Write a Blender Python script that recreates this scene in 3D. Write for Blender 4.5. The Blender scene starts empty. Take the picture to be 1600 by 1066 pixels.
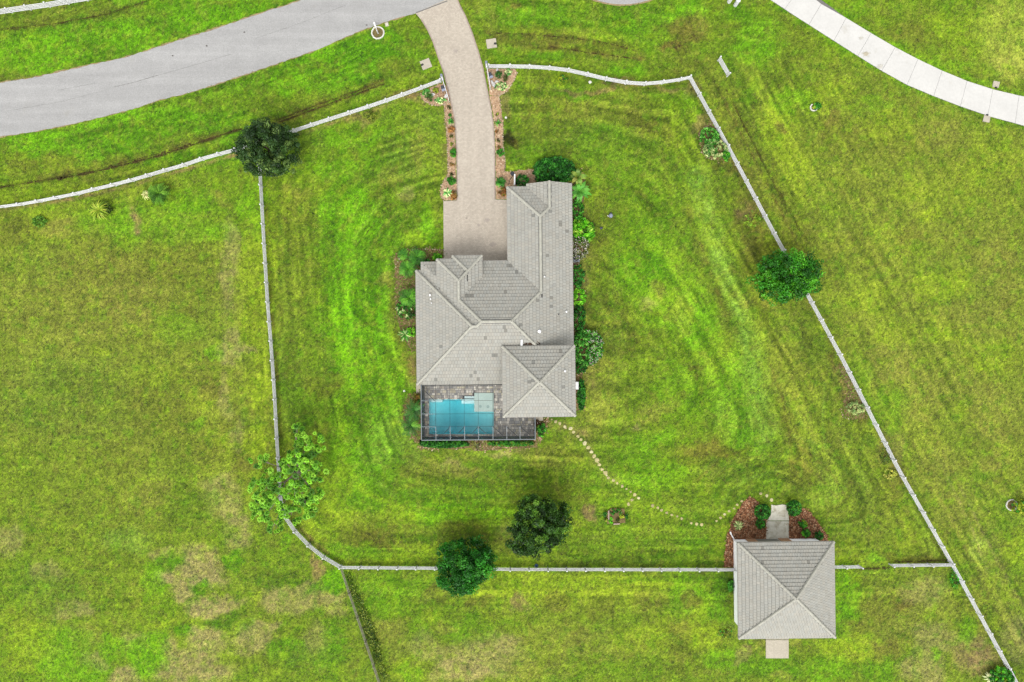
import bpy, math, random
import numpy as np
from mathutils import Vector, Matrix, Euler

random.seed(7)
RNG = np.random.default_rng(7)
SC = bpy.context.scene
COL = SC.collection

# ------------------------------------------------------------------ camera, sky, sun, exposure
H = 87.0            # drone height in metres
F = 1087.0          # focal length in photo pixels (1600 px wide)
cam_d = bpy.data.cameras.new('camera')
cam_d.sensor_width = 36.0
cam_d.lens = 36.0 * F / 1600.0
cam_d.clip_end = 1000.0
cam = bpy.data.objects.new('camera', cam_d)
cam.location = (0, 0, H)
COL.objects.link(cam)
SC.camera = cam

SUN_EL, SUN_AZ = math.radians(56), math.radians(188)     # azimuth clockwise from +y
world = bpy.data.worlds.new('World')
SC.world = world
world.use_nodes = True
wn, wl = world.node_tree.nodes, world.node_tree.links
wn.clear()
sky = wn.new('ShaderNodeTexSky')
sky.sky_type = 'NISHITA'
sky.sun_disc = False
sky.sun_elevation = SUN_EL
sky.sun_rotation = SUN_AZ
sky.dust_density = 3.0
hsv = wn.new('ShaderNodeHueSaturation')
hsv.inputs['Saturation'].default_value = 0.10
bg = wn.new('ShaderNodeBackground')
bg.inputs['Strength'].default_value = 0.15
wo = wn.new('ShaderNodeOutputWorld')
wl.new(sky.outputs[0], hsv.inputs['Color'])
wl.new(hsv.outputs[0], bg.inputs['Color'])
wl.new(bg.outputs[0], wo.inputs['Surface'])

sun_d = bpy.data.lights.new('sun', 'SUN')
sun_d.energy = 0.52
sun_d.angle = math.radians(28)
sun_d.color = (1.0, 0.95, 0.87)
sun = bpy.data.objects.new('sun', sun_d)
dirv = Vector((math.sin(SUN_AZ) * math.cos(SUN_EL), math.cos(SUN_AZ) * math.cos(SUN_EL), math.sin(SUN_EL)))
sun.rotation_euler = dirv.to_track_quat('Z', 'Y').to_euler()
sun.location = (0, 0, 60)
COL.objects.link(sun)

SC.view_settings.view_transform = 'Standard'
SC.view_settings.look = 'None'
SC.view_settings.gamma = 1.0
SC.view_settings.use_curve_mapping = False
SC.view_settings.exposure = 1.32
LUM = 2.2           # display-linear value of a white horizontal surface under this light and exposure

# ------------------------------------------------------------------ helpers
def W(px, py, z=0.0):
    k = (H - z) / F
    return ((px - 800.0) * k, -(py - 533.0) * k, z)

def W2(p, z=0.0):
    return W(p[0], p[1], z)

M_PX = H / F        # metres per pixel on the ground

def lin(c):
    c = c / 255.0
    return c / 12.92 if c <= 0.04045 else ((c + 0.055) / 1.055) ** 2.4

def S(r, g, b):
    """albedo of a thing that shows as this sRGB value on level ground in the photograph"""
    return (lin(r) / LUM, lin(g) / LUM, lin(b) / LUM)

class MB:
    def __init__(self):
        self.v, self.f, self.c = [], [], []
        self.col = (1, 1, 1)

    def face(self, pts, col=None):
        n = len(self.v)
        self.v.extend(pts)
        self.f.append(tuple(range(n, n + len(pts))))
        self.c.append(col or self.col)

    def mesh(self, vs, fs, col=None):
        n = len(self.v)
        self.v.extend(vs)
        for f in fs:
            self.f.append(tuple(i + n for i in f))
            self.c.append(col or self.col)

    def box(self, x0, y0, z0, x1, y1, z1, col=None):
        self.mesh([(x0, y0, z0), (x1, y0, z0), (x1, y1, z0), (x0, y1, z0), (x0, y0, z1), (x1, y0, z1), (x1, y1, z1), (x0, y1, z1)],
                  [(0, 3, 2, 1), (4, 5, 6, 7), (0, 1, 5, 4), (1, 2, 6, 5), (2, 3, 7, 6), (3, 0, 4, 7)], col)

    def cbox(self, x0, y0, z0, x1, y1, z1, b, col=None):
        """box with a bevelled top"""
        vs = [(x0, y0, z0), (x1, y0, z0), (x1, y1, z0), (x0, y1, z0), (x0, y0, z1 - b), (x1, y0, z1 - b), (x1, y1, z1 - b), (x0, y1, z1 - b),
              (x0 + b, y0 + b, z1), (x1 - b, y0 + b, z1), (x1 - b, y1 - b, z1), (x0 + b, y1 - b, z1)]
        fs = [(0, 3, 2, 1), (0, 1, 5, 4), (1, 2, 6, 5), (2, 3, 7, 6), (3, 0, 4, 7), (4, 5, 9, 8), (5, 6, 10, 9), (6, 7, 11, 10), (7, 4, 8, 11), (8, 9, 10, 11)]
        self.mesh(vs, fs, col)

    def bar(self, a, b, w, h, col=None):
        """bar of width w (level) and height h from a to b"""
        a, b = Vector(a), Vector(b)
        d = (b - a).normalized()
        up = Vector((0, 0, 1))
        if abs(d.z) > 0.95:
            up = Vector((0, 1, 0))
        s = d.cross(up).normalized()
        u = s.cross(d).normalized()
        vs = []
        for p in (a, b):
            for (i, j) in ((-1, -1), (1, -1), (1, 1), (-1, 1)):
                vs.append(tuple(p + s * (i * w / 2) + u * (j * h / 2)))
        self.mesh(vs, [(0, 1, 2, 3), (7, 6, 5, 4), (0, 4, 5, 1), (1, 5, 6, 2), (2, 6, 7, 3), (3, 7, 4, 0)], col)

    def tube(self, pts, rad, n=6, col=None):
        rings = []
        for i, p in enumerate(pts):
            p = Vector(p)
            a = Vector(pts[max(0, i - 1)]); b = Vector(pts[min(len(pts) - 1, i + 1)])
            d = (b - a).normalized()
            ref = Vector((0, 0, 1)) if abs(d.z) < 0.9 else Vector((1, 0, 0))
            s = d.cross(ref).normalized(); u = s.cross(d)
            r = rad[i] if isinstance(rad, (list, tuple)) else rad
            rings.append([tuple(p + s * (math.cos(t) * r) + u * (math.sin(t) * r)) for t in [2 * math.pi * k / n for k in range(n)]])
        vs = [v for r in rings for v in r]
        fs = []
        for i in range(len(pts) - 1):
            for k in range(n):
                fs.append((i * n + k, i * n + (k + 1) % n, (i + 1) * n + (k + 1) % n, (i + 1) * n + k))
        fs.append(tuple(reversed(range(n))))
        fs.append(tuple((len(pts) - 1) * n + k for k in range(n)))
        self.mesh(vs, fs, col)

    def lathe(self, cx, cy, prof, n=12, col=None):
        """prof: (radius, z) from bottom to top"""
        vs = [(cx + r * math.cos(2 * math.pi * k / n), cy + r * math.sin(2 * math.pi * k / n), z) for (r, z) in prof for k in range(n)]
        fs = []
        for i in range(len(prof) - 1):
            for k in range(n):
                fs.append((i * n + k, i * n + (k + 1) % n, (i + 1) * n + (k + 1) % n, (i + 1) * n + k))
        fs.append(tuple((len(prof) - 1) * n + k for k in range(n)))
        fs.append(tuple(reversed(range(n))))
        self.mesh(vs, fs, col)

    def prism(self, poly, z0, z1, col=None):
        """poly: plan outline (x, y)"""
        area = sum(poly[i][0] * poly[(i + 1) % len(poly)][1] - poly[(i + 1) % len(poly)][0] * poly[i][1] for i in range(len(poly)))
        if area < 0:
            poly = poly[::-1]
        n = len(poly)
        vs = [(x, y, z0) for x, y in poly] + [(x, y, z1) for x, y in poly]
        fs = [tuple(range(n, 2 * n)), tuple(reversed(range(n)))]
        fs += [(i, (i + 1) % n, n + (i + 1) % n, n + i) for i in range(n)]
        self.mesh(vs, fs, col)

    def data(self, name):
        me = bpy.data.meshes.new(name)
        me.from_pydata(self.v, [], self.f)
        at = me.color_attributes.new('Col', 'FLOAT_COLOR', 'CORNER')
        arr = []
        for f, c in zip(self.f, self.c):
            arr.extend([c[0], c[1], c[2], 1.0] * len(f))
        at.data.foreach_set('color', arr)
        me.update()
        return me

def np_mesh(name, V, FA, colv):
    """V (n,3), FA (m,k) faces, colv (m,3) colour of each face"""
    me = bpy.data.meshes.new(name)
    n, (m, k) = len(V), FA.shape
    me.vertices.add(n)
    me.vertices.foreach_set('co', np.ascontiguousarray(V, dtype=np.float32).ravel())
    me.loops.add(m * k)
    me.loops.foreach_set('vertex_index', np.ascontiguousarray(FA, dtype=np.int32).ravel())
    me.polygons.add(m)
    me.polygons.foreach_set('loop_start', np.arange(0, m * k, k, dtype=np.int32))
    me.polygons.foreach_set('loop_total', np.full(m, k, dtype=np.int32))
    me.update(calc_edges=True)
    at = me.color_attributes.new('Col', 'FLOAT_COLOR', 'CORNER')
    c4 = np.ones((m, k, 4), dtype=np.float32)
    c4[:, :, :3] = colv[:, None, :]
    at.data.foreach_set('color', c4.ravel())
    return me

def wloc(o):
    v = Vector((0, 0, 0))
    while o is not None:
        v += o.location
        o = o.parent
    return v

def link(name, me, mat, parent=None, loc=None, rot=None, scale=None):
    """one mesh object; without loc the mesh is in world coordinates"""
    o = bpy.data.objects.new(name, me)
    if mat is not None and len(me.materials) == 0:
        me.materials.append(mat)
    COL.objects.link(o)
    base = wloc(parent) if parent is not None else Vector((0, 0, 0))
    o.parent = parent
    o.location = (Vector(loc) if loc is not None else Vector((0, 0, 0))) - base
    if rot is not None:
        o.rotation_euler = rot
    if scale is not None:
        o.scale = scale
    return o

def obj(name, mb, mat, parent=None):
    return link(name, mb.data(name), mat, parent)

def tag(o, label, cat, group=None):
    o['label'] = label
    o['category'] = cat
    if group:
        o['group'] = group
    return o

def thing(name, label, cat, loc, group=None):
    o = bpy.data.objects.new(name, None)
    o.empty_display_size = 0.3
    COL.objects.link(o)
    o.location = loc
    return tag(o, label, cat, group)

def struct(o, label=None):
    o['kind'] = 'structure'
    if label:
        o['label'] = label
    return o

# ------------------------------------------------------------------ materials
def new_mat(name):
    m = bpy.data.materials.new(name)
    m.use_nodes = True
    nt = m.node_tree
    b = nt.nodes['Principled BSDF']
    b.inputs['Roughness'].default_value = 0.8
    b.inputs['Specular IOR Level'].default_value = 0.25
    return m, nt, b

def N(nt, typ, **kw):
    n = nt.nodes.new(typ)
    for k, v in kw.items():
        if k in n.inputs:
            n.inputs[k].default_value = v
        else:
            setattr(n, k, v)
    return n

def mix(nt, typ, fac, a, b):
    n = nt.nodes.new('ShaderNodeMix')
    n.data_type = 'RGBA'
    n.blend_type = typ
    for sock, v in ((n.inputs[0], fac), (n.inputs[6], a), (n.inputs[7], b)):
        if hasattr(v, 'is_output'):
            nt.links.new(v, sock)
        elif isinstance(v, (int, float)):
            sock.default_value = v
        else:
            sock.default_value = (v[0], v[1], v[2], 1)
    return n.outputs[2]

def ramp(nt, src, pts):
    r = nt.nodes.new('ShaderNodeValToRGB')
    e = r.color_ramp.elements
    while len(e) < len(pts):
        e.new(0.5)
    for el, (p, c) in zip(e, pts):
        el.position = p
        el.color = (c, c, c, 1) if isinstance(c, (int, float)) else (c[0], c[1], c[2], 1)
    nt.links.new(src, r.inputs[0])
    return r.outputs[0]

def coords(nt, obj_space=False):
    if obj_space:
        return nt.nodes.new('ShaderNodeTexCoord').outputs['Object']
    return nt.nodes.new('ShaderNodeNewGeometry').outputs['Position']

def noise(nt, co, scale, detail=3, rough=0.6, dist=0.0):
    n = N(nt, 'ShaderNodeTexNoise')
    n.inputs['Scale'].default_value = scale
    n.inputs['Detail'].default_value = detail
    n.inputs['Roughness'].default_value = rough
    n.inputs['Distortion'].default_value = dist
    nt.links.new(co, n.inputs['Vector'])
    return n.outputs[0]

def bump(nt, b, h, strength, dist):
    n = N(nt, 'ShaderNodeBump')
    n.inputs['Strength'].default_value = strength
    n.inputs['Distance'].default_value = dist
    nt.links.new(h, n.inputs['Height'])
    nt.links.new(n.outputs[0], b.inputs['Normal'])

def mat_mottled(name, base, amt=0.15, scales=(0.6, 5.0, 25.0), rough=0.85, attr=False, bump_d=0.004, spec=0.25, dirt=None):
    """a coloured surface with three sizes of mottling; attr multiplies by the colour attribute"""
    m, nt, b = new_mat(name)
    co = coords(nt)
    c = None
    g = (1 - amt) ** len(scales)          # keeps the mean colour at base
    base = tuple(x / g for x in base)
    if attr:
        at = N(nt, 'ShaderNodeAttribute')
        at.attribute_name = 'Col'
        c = mix(nt, 'MULTIPLY', 1.0, at.outputs['Color'], base)
    else:
        c = mix(nt, 'MIX', 0.0, base, base)
    last = None
    for i, s in enumerate(scales):
        last = noise(nt, co, s, 4, 0.65)
        k = ramp(nt, last, [(0.28, 1 - 2 * amt), (0.72, 1.0)])
        c = mix(nt, 'MULTIPLY', 1.0, c, k)
    if dirt:
        d = noise(nt, co, dirt[0], 5, 0.7, 0.6)
        f = ramp(nt, d, [(dirt[1], 0.0), (dirt[2], 1.0)])
        c = mix(nt, 'MIX', f, c, dirt[3])
    nt.links.new(c, b.inputs['Base Color'])
    b.inputs['Roughness'].default_value = rough
    b.inputs['Specular IOR Level'].default_value = spec
    if bump_d:
        bump(nt, b, last, 0.6, bump_d)
    return m

def mat_leaf(name, trans=0.25, rough=0.55, gain=(1, 1, 1)):
    m, nt, b = new_mat(name)
    at = N(nt, 'ShaderNodeAttribute')
    at.attribute_name = 'Col'
    co = coords(nt)
    k = ramp(nt, noise(nt, co, 3.0, 3), [(0.3, 0.8), (0.7, 1.15)])
    c = mix(nt, 'MULTIPLY', 1.0, at.outputs['Color'], k)
    c = mix(nt, 'MULTIPLY', 1.0, c, gain)
    nt.links.new(c, b.inputs['Base Color'])
    b.inputs['Roughness'].default_value = rough
    b.inputs['Specular IOR Level'].default_value = 0.3
    t = N(nt, 'ShaderNodeBsdfTranslucent')
    nt.links.new(c, t.inputs['Color'])
    ms = N(nt, 'ShaderNodeMixShader')
    ms.inputs[0].default_value = trans
    nt.links.new(b.outputs[0], ms.inputs[1])
    nt.links.new(t.outputs[0], ms.inputs[2])
    nt.links.new(ms.outputs[0], nt.nodes['Material Output'].inputs['Surface'])
    return m

MAT = {}
def mat_asphalt():
    m, nt, b = new_mat('worn asphalt')
    co = coords(nt)
    mp = N(nt, 'ShaderNodeMapping')
    mp.inputs['Rotation'].default_value = (0, 0, math.radians(-17))
    mp.inputs['Scale'].default_value = (.035, .75, 1)
    nt.links.new(co, mp.inputs['Vector'])
    lane = ramp(nt, noise(nt, mp.outputs[0], 1.0, 4, .6), [(.3, .80), (.7, 1.0)])
    c = mix(nt, 'MULTIPLY', 1.0, S(222, 221, 218), lane)
    c = mix(nt, 'MULTIPLY', 1.0, c, ramp(nt, noise(nt, co, .5, 5, .7), [(.3, .88), (.7, 1.0)]))
    g = noise(nt, co, 7.0, 4, .85)
    c = mix(nt, 'MULTIPLY', 1.0, c, ramp(nt, g, [(.3, .66), (.7, 1.06)]))
    d = ramp(nt, noise(nt, co, .35, 6, .75, .8), [(.60, 0), (.82, .55)])
    c = mix(nt, 'MIX', d, c, S(184, 180, 168))
    nt.links.new(c, b.inputs['Base Color'])
    b.inputs['Roughness'].default_value = .92
    bump(nt, b, g, .5, .01)
    return m
MAT['asphalt'] = mat_asphalt()
MAT['concrete_bright'] = mat_mottled('pale concrete', S(240, 238, 232), 0.05, (0.4, 3.0, 18.0), 0.85, dirt=(0.45, 0.60, 0.85, S(206, 200, 184)))
MAT['concrete_old'] = mat_mottled('old stained concrete', S(250, 246, 226), 0.10, (0.8, 3.0, 20.0), 0.9, dirt=(1.1, 0.48, 0.72, S(178, 168, 138)))
MAT['concrete'] = mat_mottled('concrete', S(215, 205, 185), 0.09, (0.8, 4.0, 20.0), 0.9)
MAT['sand_verge'] = mat_mottled('sandy edge', S(175, 155, 115), 0.22, (0.8, 5.0, 20.0), 0.95)
MAT['vinyl'] = mat_mottled('white vinyl', (0.49, 0.49, 0.50), 0.08, (0.5, 4.0, 20.0), 0.45, bump_d=0, spec=0.4)
MAT['white_metal'] = mat_mottled('white painted metal', (0.60, 0.60, 0.60), 0.04, (0.7, 4.0, 20.0), 0.4, bump_d=0, spec=0.5)
MAT['weathered_wood'] = mat_mottled('weathered fence wood', S(165, 160, 140), 0.2, (1.2, 6.0, 25.0), 0.9)
MAT['tile'] = mat_mottled('grey concrete roof tile', S(194, 192, 181), 0.04, (0.18, 1.2, 14.0), 0.9, attr=True, bump_d=0.004)
MAT['drip'] = mat_mottled('grey metal drip edge', S(188, 184, 174), 0.05, (0.7, 4, 20), 0.5, bump_d=0)
MAT['underlay'] = mat_mottled('dark roof underlay', (0.10, 0.098, 0.092), 0.1, (1, 6, 20), 0.95)  # dark tone paints the course shadows into the gaps between tiles
MAT['stucco'] = mat_mottled('white stucco wall', S(225, 222, 214), 0.05, (0.4, 4, 30), 0.9)
MAT['siding'] = mat_mottled('white wall siding', (0.86, 0.86, 0.85), 0.04, (0.4, 4, 30), 0.8)
MAT['brown_door'] = mat_mottled('brown timber door', S(236, 184, 138), 0.15, (2, 8, 30), 0.7)
MAT['dark'] = mat_mottled('dark opening', (0.02, 0.02, 0.022), 0.1, (1, 5, 20), 0.6)
MAT['glass'] = mat_mottled('dark window glass', (0.03, 0.035, 0.04), 0.1, (0.5, 3, 8), 0.08, bump_d=0, spec=0.6)
MAT['cage'] = mat_mottled('grey aluminium frame', S(128, 138, 142), 0.05, (1, 6, 20), 0.45, bump_d=0, spec=0.5)
MAT['cage_dark'] = mat_mottled('bronze aluminium brace', S(62, 66, 66), 0.05, (1, 6, 20), 0.5, bump_d=0)
MAT['plaster'] = mat_mottled('pale pool plaster', (0.68, 0.74, 0.72), 0.06, (0.6, 3, 15), 0.8)
MAT['deckstone'] = mat_mottled('stone paver', (1, 1, 1), 0.12, (0.8, 5, 22), 0.85, attr=True)
MAT['grout'] = mat_mottled('dark grout', (0.11, 0.105, 0.10), 0.1, (1, 5, 20), 0.95)
MAT['bark'] = mat_mottled('bark', S(120, 105, 90), 0.25, (2, 8, 25), 0.95)
MAT['leaf'] = mat_leaf('foliage', .3, .5, (2.35, 2.15, 1.25))
MAT['petal'] = mat_leaf('petals', 0.2, 0.7, (1.25, 1.25, 1.25))
MAT['chip'] = mat_mottled('bark mulch chips', (1, 1, 1), 0.2, (1, 6, 20), 0.95, attr=True)
MAT['mulch_red'] = mat_mottled('red brown mulch', S(150, 98, 66), 0.3, (0.8, 5, 18), 0.95, bump_d=0.02)
MAT['soil'] = mat_mottled('brown garden soil', S(138, 120, 76), 0.28, (0.8, 4, 16), 0.95, bump_d=0.015)
MAT['sandbed'] = mat_mottled('tan gravel bed', S(214, 178, 142), 0.2, (0.7, 5, 18), 0.95, bump_d=0.012)
MAT['rock'] = mat_mottled('pale stone', (1, 1, 1), 0.18, (1.5, 6, 20), 0.9, attr=True)
MAT['blue_plastic'] = mat_mottled('blue plastic', S(70, 120, 165), 0.08, (2, 6, 20), 0.5, bump_d=0)
MAT['bluegrey'] = mat_mottled('blue grey glaze', S(160, 168, 190), 0.1, (2, 6, 20), 0.5, bump_d=0)
MAT['dark_metal'] = mat_mottled('dark grey metal', S(80, 84, 92), 0.1, (2, 6, 20), 0.5, bump_d=0)
MAT['timber'] = mat_mottled('pale bare timber', S(205, 180, 165), 0.15, (2, 8, 25), 0.85)

def mat_paver():
    m, nt, b = new_mat('driveway pavers')
    co = coords(nt)
    mp = N(nt, 'ShaderNodeMapping')
    mp.inputs['Rotation'].default_value = (0, 0, math.radians(0.6))
    nt.links.new(co, mp.inputs['Vector'])
    br = N(nt, 'ShaderNodeTexBrick')
    br.inputs['Scale'].default_value = 1.0
    br.inputs['Brick Width'].default_value = 0.23
    br.inputs['Row Height'].default_value = 0.16
    br.inputs['Mortar Size'].default_value = 0.008
    br.inputs['Bias'].default_value = 0.0
    br.inputs['Color1'].default_value = (*S(238, 226, 206), 1)
    br.inputs['Color2'].default_value = (*S(220, 207, 188), 1)
    br.inputs['Mortar'].default_value = (*S(190, 178, 166), 1)
    nt.links.new(mp.outputs[0], br.inputs['Vector'])
    c = br.outputs['Color']
    c = mix(nt, 'MULTIPLY', 1.0, c, ramp(nt, noise(nt, co, 4.0, 4, 0.8), [(0.3, 0.9), (0.7, 1.1)]))
    c = mix(nt, 'MULTIPLY', 1.0, c, ramp(nt, noise(nt, co, 0.25, 4, 0.6), [(0.3, 0.93), (0.7, 1.0)]))
    mp2 = N(nt, 'ShaderNodeMapping')
    mp2.inputs['Scale'].default_value = (1.1, .07, 1)
    nt.links.new(co, mp2.inputs['Vector'])
    c = mix(nt, 'MULTIPLY', 1.0, c, ramp(nt, noise(nt, mp2.outputs[0], 1.0, 3, .6), [(.35, .93), (.65, 1.02)]))
    c = mix(nt, 'MULTIPLY', 1.0, c, ramp(nt, noise(nt, co, 9.0, 3, .9), [(.3, .86), (.7, 1.06)]))
    d = ramp(nt, noise(nt, co, 0.22, 5, 0.7, 0.5), [(0.58, 0.0), (0.8, 0.5)])
    c = mix(nt, 'MIX', d, c, S(188, 178, 158))
    nt.links.new(c, b.inputs['Base Color'])
    b.inputs['Roughness'].default_value = 0.9
    bump(nt, b, br.outputs['Fac'], -0.4, 0.006)
    return m
MAT['paver'] = mat_paver()

def mat_lawn():
    m, nt, b = new_mat('lawn turf')
    at = N(nt, 'ShaderNodeAttribute')
    at.attribute_name = 'Col'
    co = coords(nt)
    c = mix(nt, 'MULTIPLY', 1.0, at.outputs['Color'], (1.53, 1.55, 1.38))
    n1 = noise(nt, co, 2.6, 6, 0.75)
    n2 = noise(nt, co, 6.5, 3, 0.7)
    n3 = noise(nt, co, 5.0, 5, 0.8)
    c = mix(nt, 'MULTIPLY', 1.0, c, ramp(nt, n1, [(0.30, (0.70, 0.72, 0.66)), (0.70, (1.0, 1.0, 1.0))]))
    c = mix(nt, 'MULTIPLY', 1.0, c, ramp(nt, n2, [(0.34, (0.44, 0.48, 0.38)), (0.66, (1.0, 1.0, 1.0))]))
    c = mix(nt, 'MIX', ramp(nt, n3, [(0.56, 0.0), (0.78, 0.42)]), c, S(182, 178, 104))
    nt.links.new(c, b.inputs['Base Color'])
    b.inputs['Roughness'].default_value = 0.95
    b.inputs['Specular IOR Level'].default_value = 0.1
    bump(nt, b, n1, 0.5, 0.04)
    return m
MAT['lawn'] = mat_lawn()

def mat_screen(name, dens, col):
    m, nt, b = new_mat(name)
    b.inputs['Base Color'].default_value = (*col, 1)
    t = N(nt, 'ShaderNodeBsdfTransparent')
    lw = N(nt, 'ShaderNodeLayerWeight')
    lw.inputs['Blend'].default_value = 0.5
    f = ramp(nt, lw.outputs['Facing'], [(0.0, dens), (0.6, min(0.9, dens * 2.2)), (0.95, min(.9, .3 + dens))])
    ms = N(nt, 'ShaderNodeMixShader')
    nt.links.new(f, ms.inputs[0])
    nt.links.new(t.outputs[0], ms.inputs[1])
    nt.links.new(b.outputs[0], ms.inputs[2])
    nt.links.new(ms.outputs[0], nt.nodes['Material Output'].inputs['Surface'])
    return m
MAT['screen'] = mat_screen('insect screen', 0.03, (0.035, 0.045, 0.055))

def mat_water():
    m, nt, b = new_mat('pool water')
    co = coords(nt)
    h = noise(nt, co, 2.5, 3, 0.6, 0.4)
    g = N(nt, 'ShaderNodeBsdfGlossy')
    g.inputs['Roughness'].default_value = 0.05
    t = N(nt, 'ShaderNodeBsdfTransparent')
    fr = N(nt, 'ShaderNodeFresnel')
    fr.inputs['IOR'].default_value = 1.33
    bn = N(nt, 'ShaderNodeBump')
    bn.inputs['Strength'].default_value = 0.6
    bn.inputs['Distance'].default_value = 0.03
    nt.links.new(h, bn.inputs['Height'])
    nt.links.new(bn.outputs[0], g.inputs['Normal'])
    nt.links.new(bn.outputs[0], fr.inputs['Normal'])
    ms = N(nt, 'ShaderNodeMixShader')
    nt.links.new(fr.outputs[0], ms.inputs[0])
    nt.links.new(t.outputs[0], ms.inputs[1])
    nt.links.new(g.outputs[0], ms.inputs[2])
    out = nt.nodes['Material Output']
    nt.links.new(ms.outputs[0], out.inputs['Surface'])
    va = N(nt, 'ShaderNodeVolumeAbsorption')
    va.inputs['Color'].default_value = (0.05, 0.80, 0.87, 1)
    va.inputs['Density'].default_value = 0.66
    nt.links.new(va.outputs[0], out.inputs['Volume'])
    return m
MAT['water'] = mat_water()

# ------------------------------------------------------------------ plan outlines (photo pixels on the ground)
ROAD_TOP = [(-140, 155), (-60, 139), (0, 130), (50, 122), (100, 111), (150, 100), (200, 89), (225, 81), (275, 64.5), (325, 49), (400, 24), (472, 0), (560, -40), (700, -120), (830, -175)]
ROAD_BOT = [(-140, 235), (-60, 223), (0, 214), (50, 206), (112, 194), (175, 179), (212, 169), (250, 156), (300, 144), (350, 127.5), (415, 106), (490, 80), (565, 47.5), (605, 34), (649, 20.5), (700, 0.5), (770, -35), (860, -85)]
DRIVE = [(649, 20.5), (657, 30), (668, 48), (676, 66), (684, 90), (692, 112), (698, 135), (704, 160), (709, 185), (711.5, 210), (713, 240), (713.5, 271), (713.5, 313.5),
         (692.8, 314), (693.3, 405), (696, 418), (810, 418), (810, 313), (774.4, 312), (774, 252), (773, 215), (771, 190), (768, 170), (764, 150), (759, 125), (755, 105),
         (748, 80), (738, 50), (728, 25), (719, 8), (713, -7)]
CDRIVE_LO = [(1090, -75), (1150, -35), (1203.5, 0), (1233, 19.5), (1263.6, 39), (1302.6, 64), (1340, 87.7), (1377.4, 111), (1417, 133), (1458.6, 150.5), (1500.2, 166.4), (1545, 182), (1600, 197), (1660, 211), (1720, 222)]
CDRIVE_HI = [(1170, -75), (1225, -38), (1236, -30), (1283, 0), (1322, 28.3), (1361, 52), (1398.5, 74), (1434, 92.6), (1471.6, 110.5), (1510.6, 126.7), (1551, 139.7), (1600, 151), (1660, 163)]
JOINTS = [((1150, -35), (1190, -62)), ((1190, -8), (1236, -30)), ((1226, 14.5), (1251, -20)), ((1263.6, 39), (1283, 6.5)), ((1302.6, 64), (1322, 28.3)), ((1340, 87.7), (1361, 52)), ((1377.4, 111), (1398.5, 74)), ((1417, 133), (1434, 92.6)),
          ((1458.6, 150.5), (1471.6, 110.5)), ((1500.2, 166.4), (1510.6, 126.7)), ((1543, 181), (1551, 139.7)), ((1586, 193), (1592, 149.5)), ((1630, 204), (1636, 158.5)), ((1675, 214), (1680, 167))]
BED_BARN_W = [(1132, 886), (1133, 862), (1136, 840), (1142, 820), (1152, 800), (1162, 784), (1172, 776), (1184, 784), (1193, 798), (1198, 812), (1197, 843), (1148.5, 843.5), (1148.5, 886)]
BED_BARN_E = [(1233, 843.5), (1233, 806), (1254, 794), (1266, 800), (1280, 820), (1292, 838), (1293, 848)]
BED_DRIVE_W = [(694, 164), (696.6, 192), (699.4, 224), (700, 271), (690, 290), (687.8, 305), (692.5, 313), (713, 313), (712.5, 271), (711.5, 234), (710.5, 200), (707.5, 176), (703.5, 160)]
BED_GATE_W = [(657, 149), (664, 158), (675, 164), (688, 165.5), (703, 160), (698, 134), (691, 131), (672, 138)]
BED_DRIVE_E = [(765, 150), (772, 183), (774, 215), (774.5, 252), (775, 311), (793, 311), (800, 292), (836, 290), (840, 268), (834, 265), (820, 265.5), (803, 268), (788, 269), (789, 252), (785.5, 224), (786, 196), (783, 174), (780, 151)]
BED_GATE_E = [(761, 108), (765, 149), (780, 150), (791, 143), (802, 128), (808, 114), (805, 108)]
BED_WEST = [(616, 400), (628, 390), (650, 388.5), (692, 389), (692.5, 404), (686, 420), (655, 428), (655, 548), (644, 548), (634, 535), (622, 505), (618, 472), (617, 440)]
BED_EAST = [(885, 285), (900, 264), (914, 272), (916, 300), (906, 325), (908, 360), (912, 395), (903, 415), (909, 440), (908, 500), (914, 530), (914, 570), (908, 590), (912, 605), (911, 640), (885, 645)]
BED_SOUTH = [(655, 686), (655, 702), (735, 701), (745, 706), (765, 703), (838, 699), (850, 680), (858, 655), (836, 655), (836, 686)]
BED_PATIO_W = [(633, 625), (640, 615), (660, 612), (660, 690), (652, 692), (640, 680), (630, 655)]
BED_FENCE_A = [(1090, 210), (1102, 194), (1116, 192), (1143, 246), (1130, 251), (1112, 249), (1098, 240)]
BED_FENCE_B = [(1313, 572), (1320, 574), (1353, 640), (1351, 652), (1336, 656), (1320, 650), (1316, 632), (1325, 610)]
HOUSE_GROUND = [(651, 425), (683, 425), (683, 408), (755, 402), (755, 410), (794, 410), (796, 295), (890, 290), (893, 600), (892, 640), (836, 645), (836, 687), (660, 687), (657, 600)]
BARN_GROUND = [(1148, 843), (1292, 842), (1293, 975), (1149, 976)]
WALK_N = [(1197, 843), (1232.5, 843), (1232.5, 806), (1229, 789), (1205, 788), (1203, 800), (1197, 812)]
PAD_S = [(1196.5, 975), (1232, 975), (1232, 1028.5), (1196.5, 1028.5)]
CULDESAC = (973.0, -124.0, 131.0)

def inpoly(px, py, poly):
    r = np.zeros(px.shape, bool)
    n = len(poly)
    for i in range(n):
        x0, y0 = poly[i]; x1, y1 = poly[(i + 1) % n]
        if y0 == y1:
            continue
        c = ((y0 > py) != (y1 > py)) & (px < (x1 - x0) * (py - y0) / (y1 - y0) + x0)
        r ^= c
    return r

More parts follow.
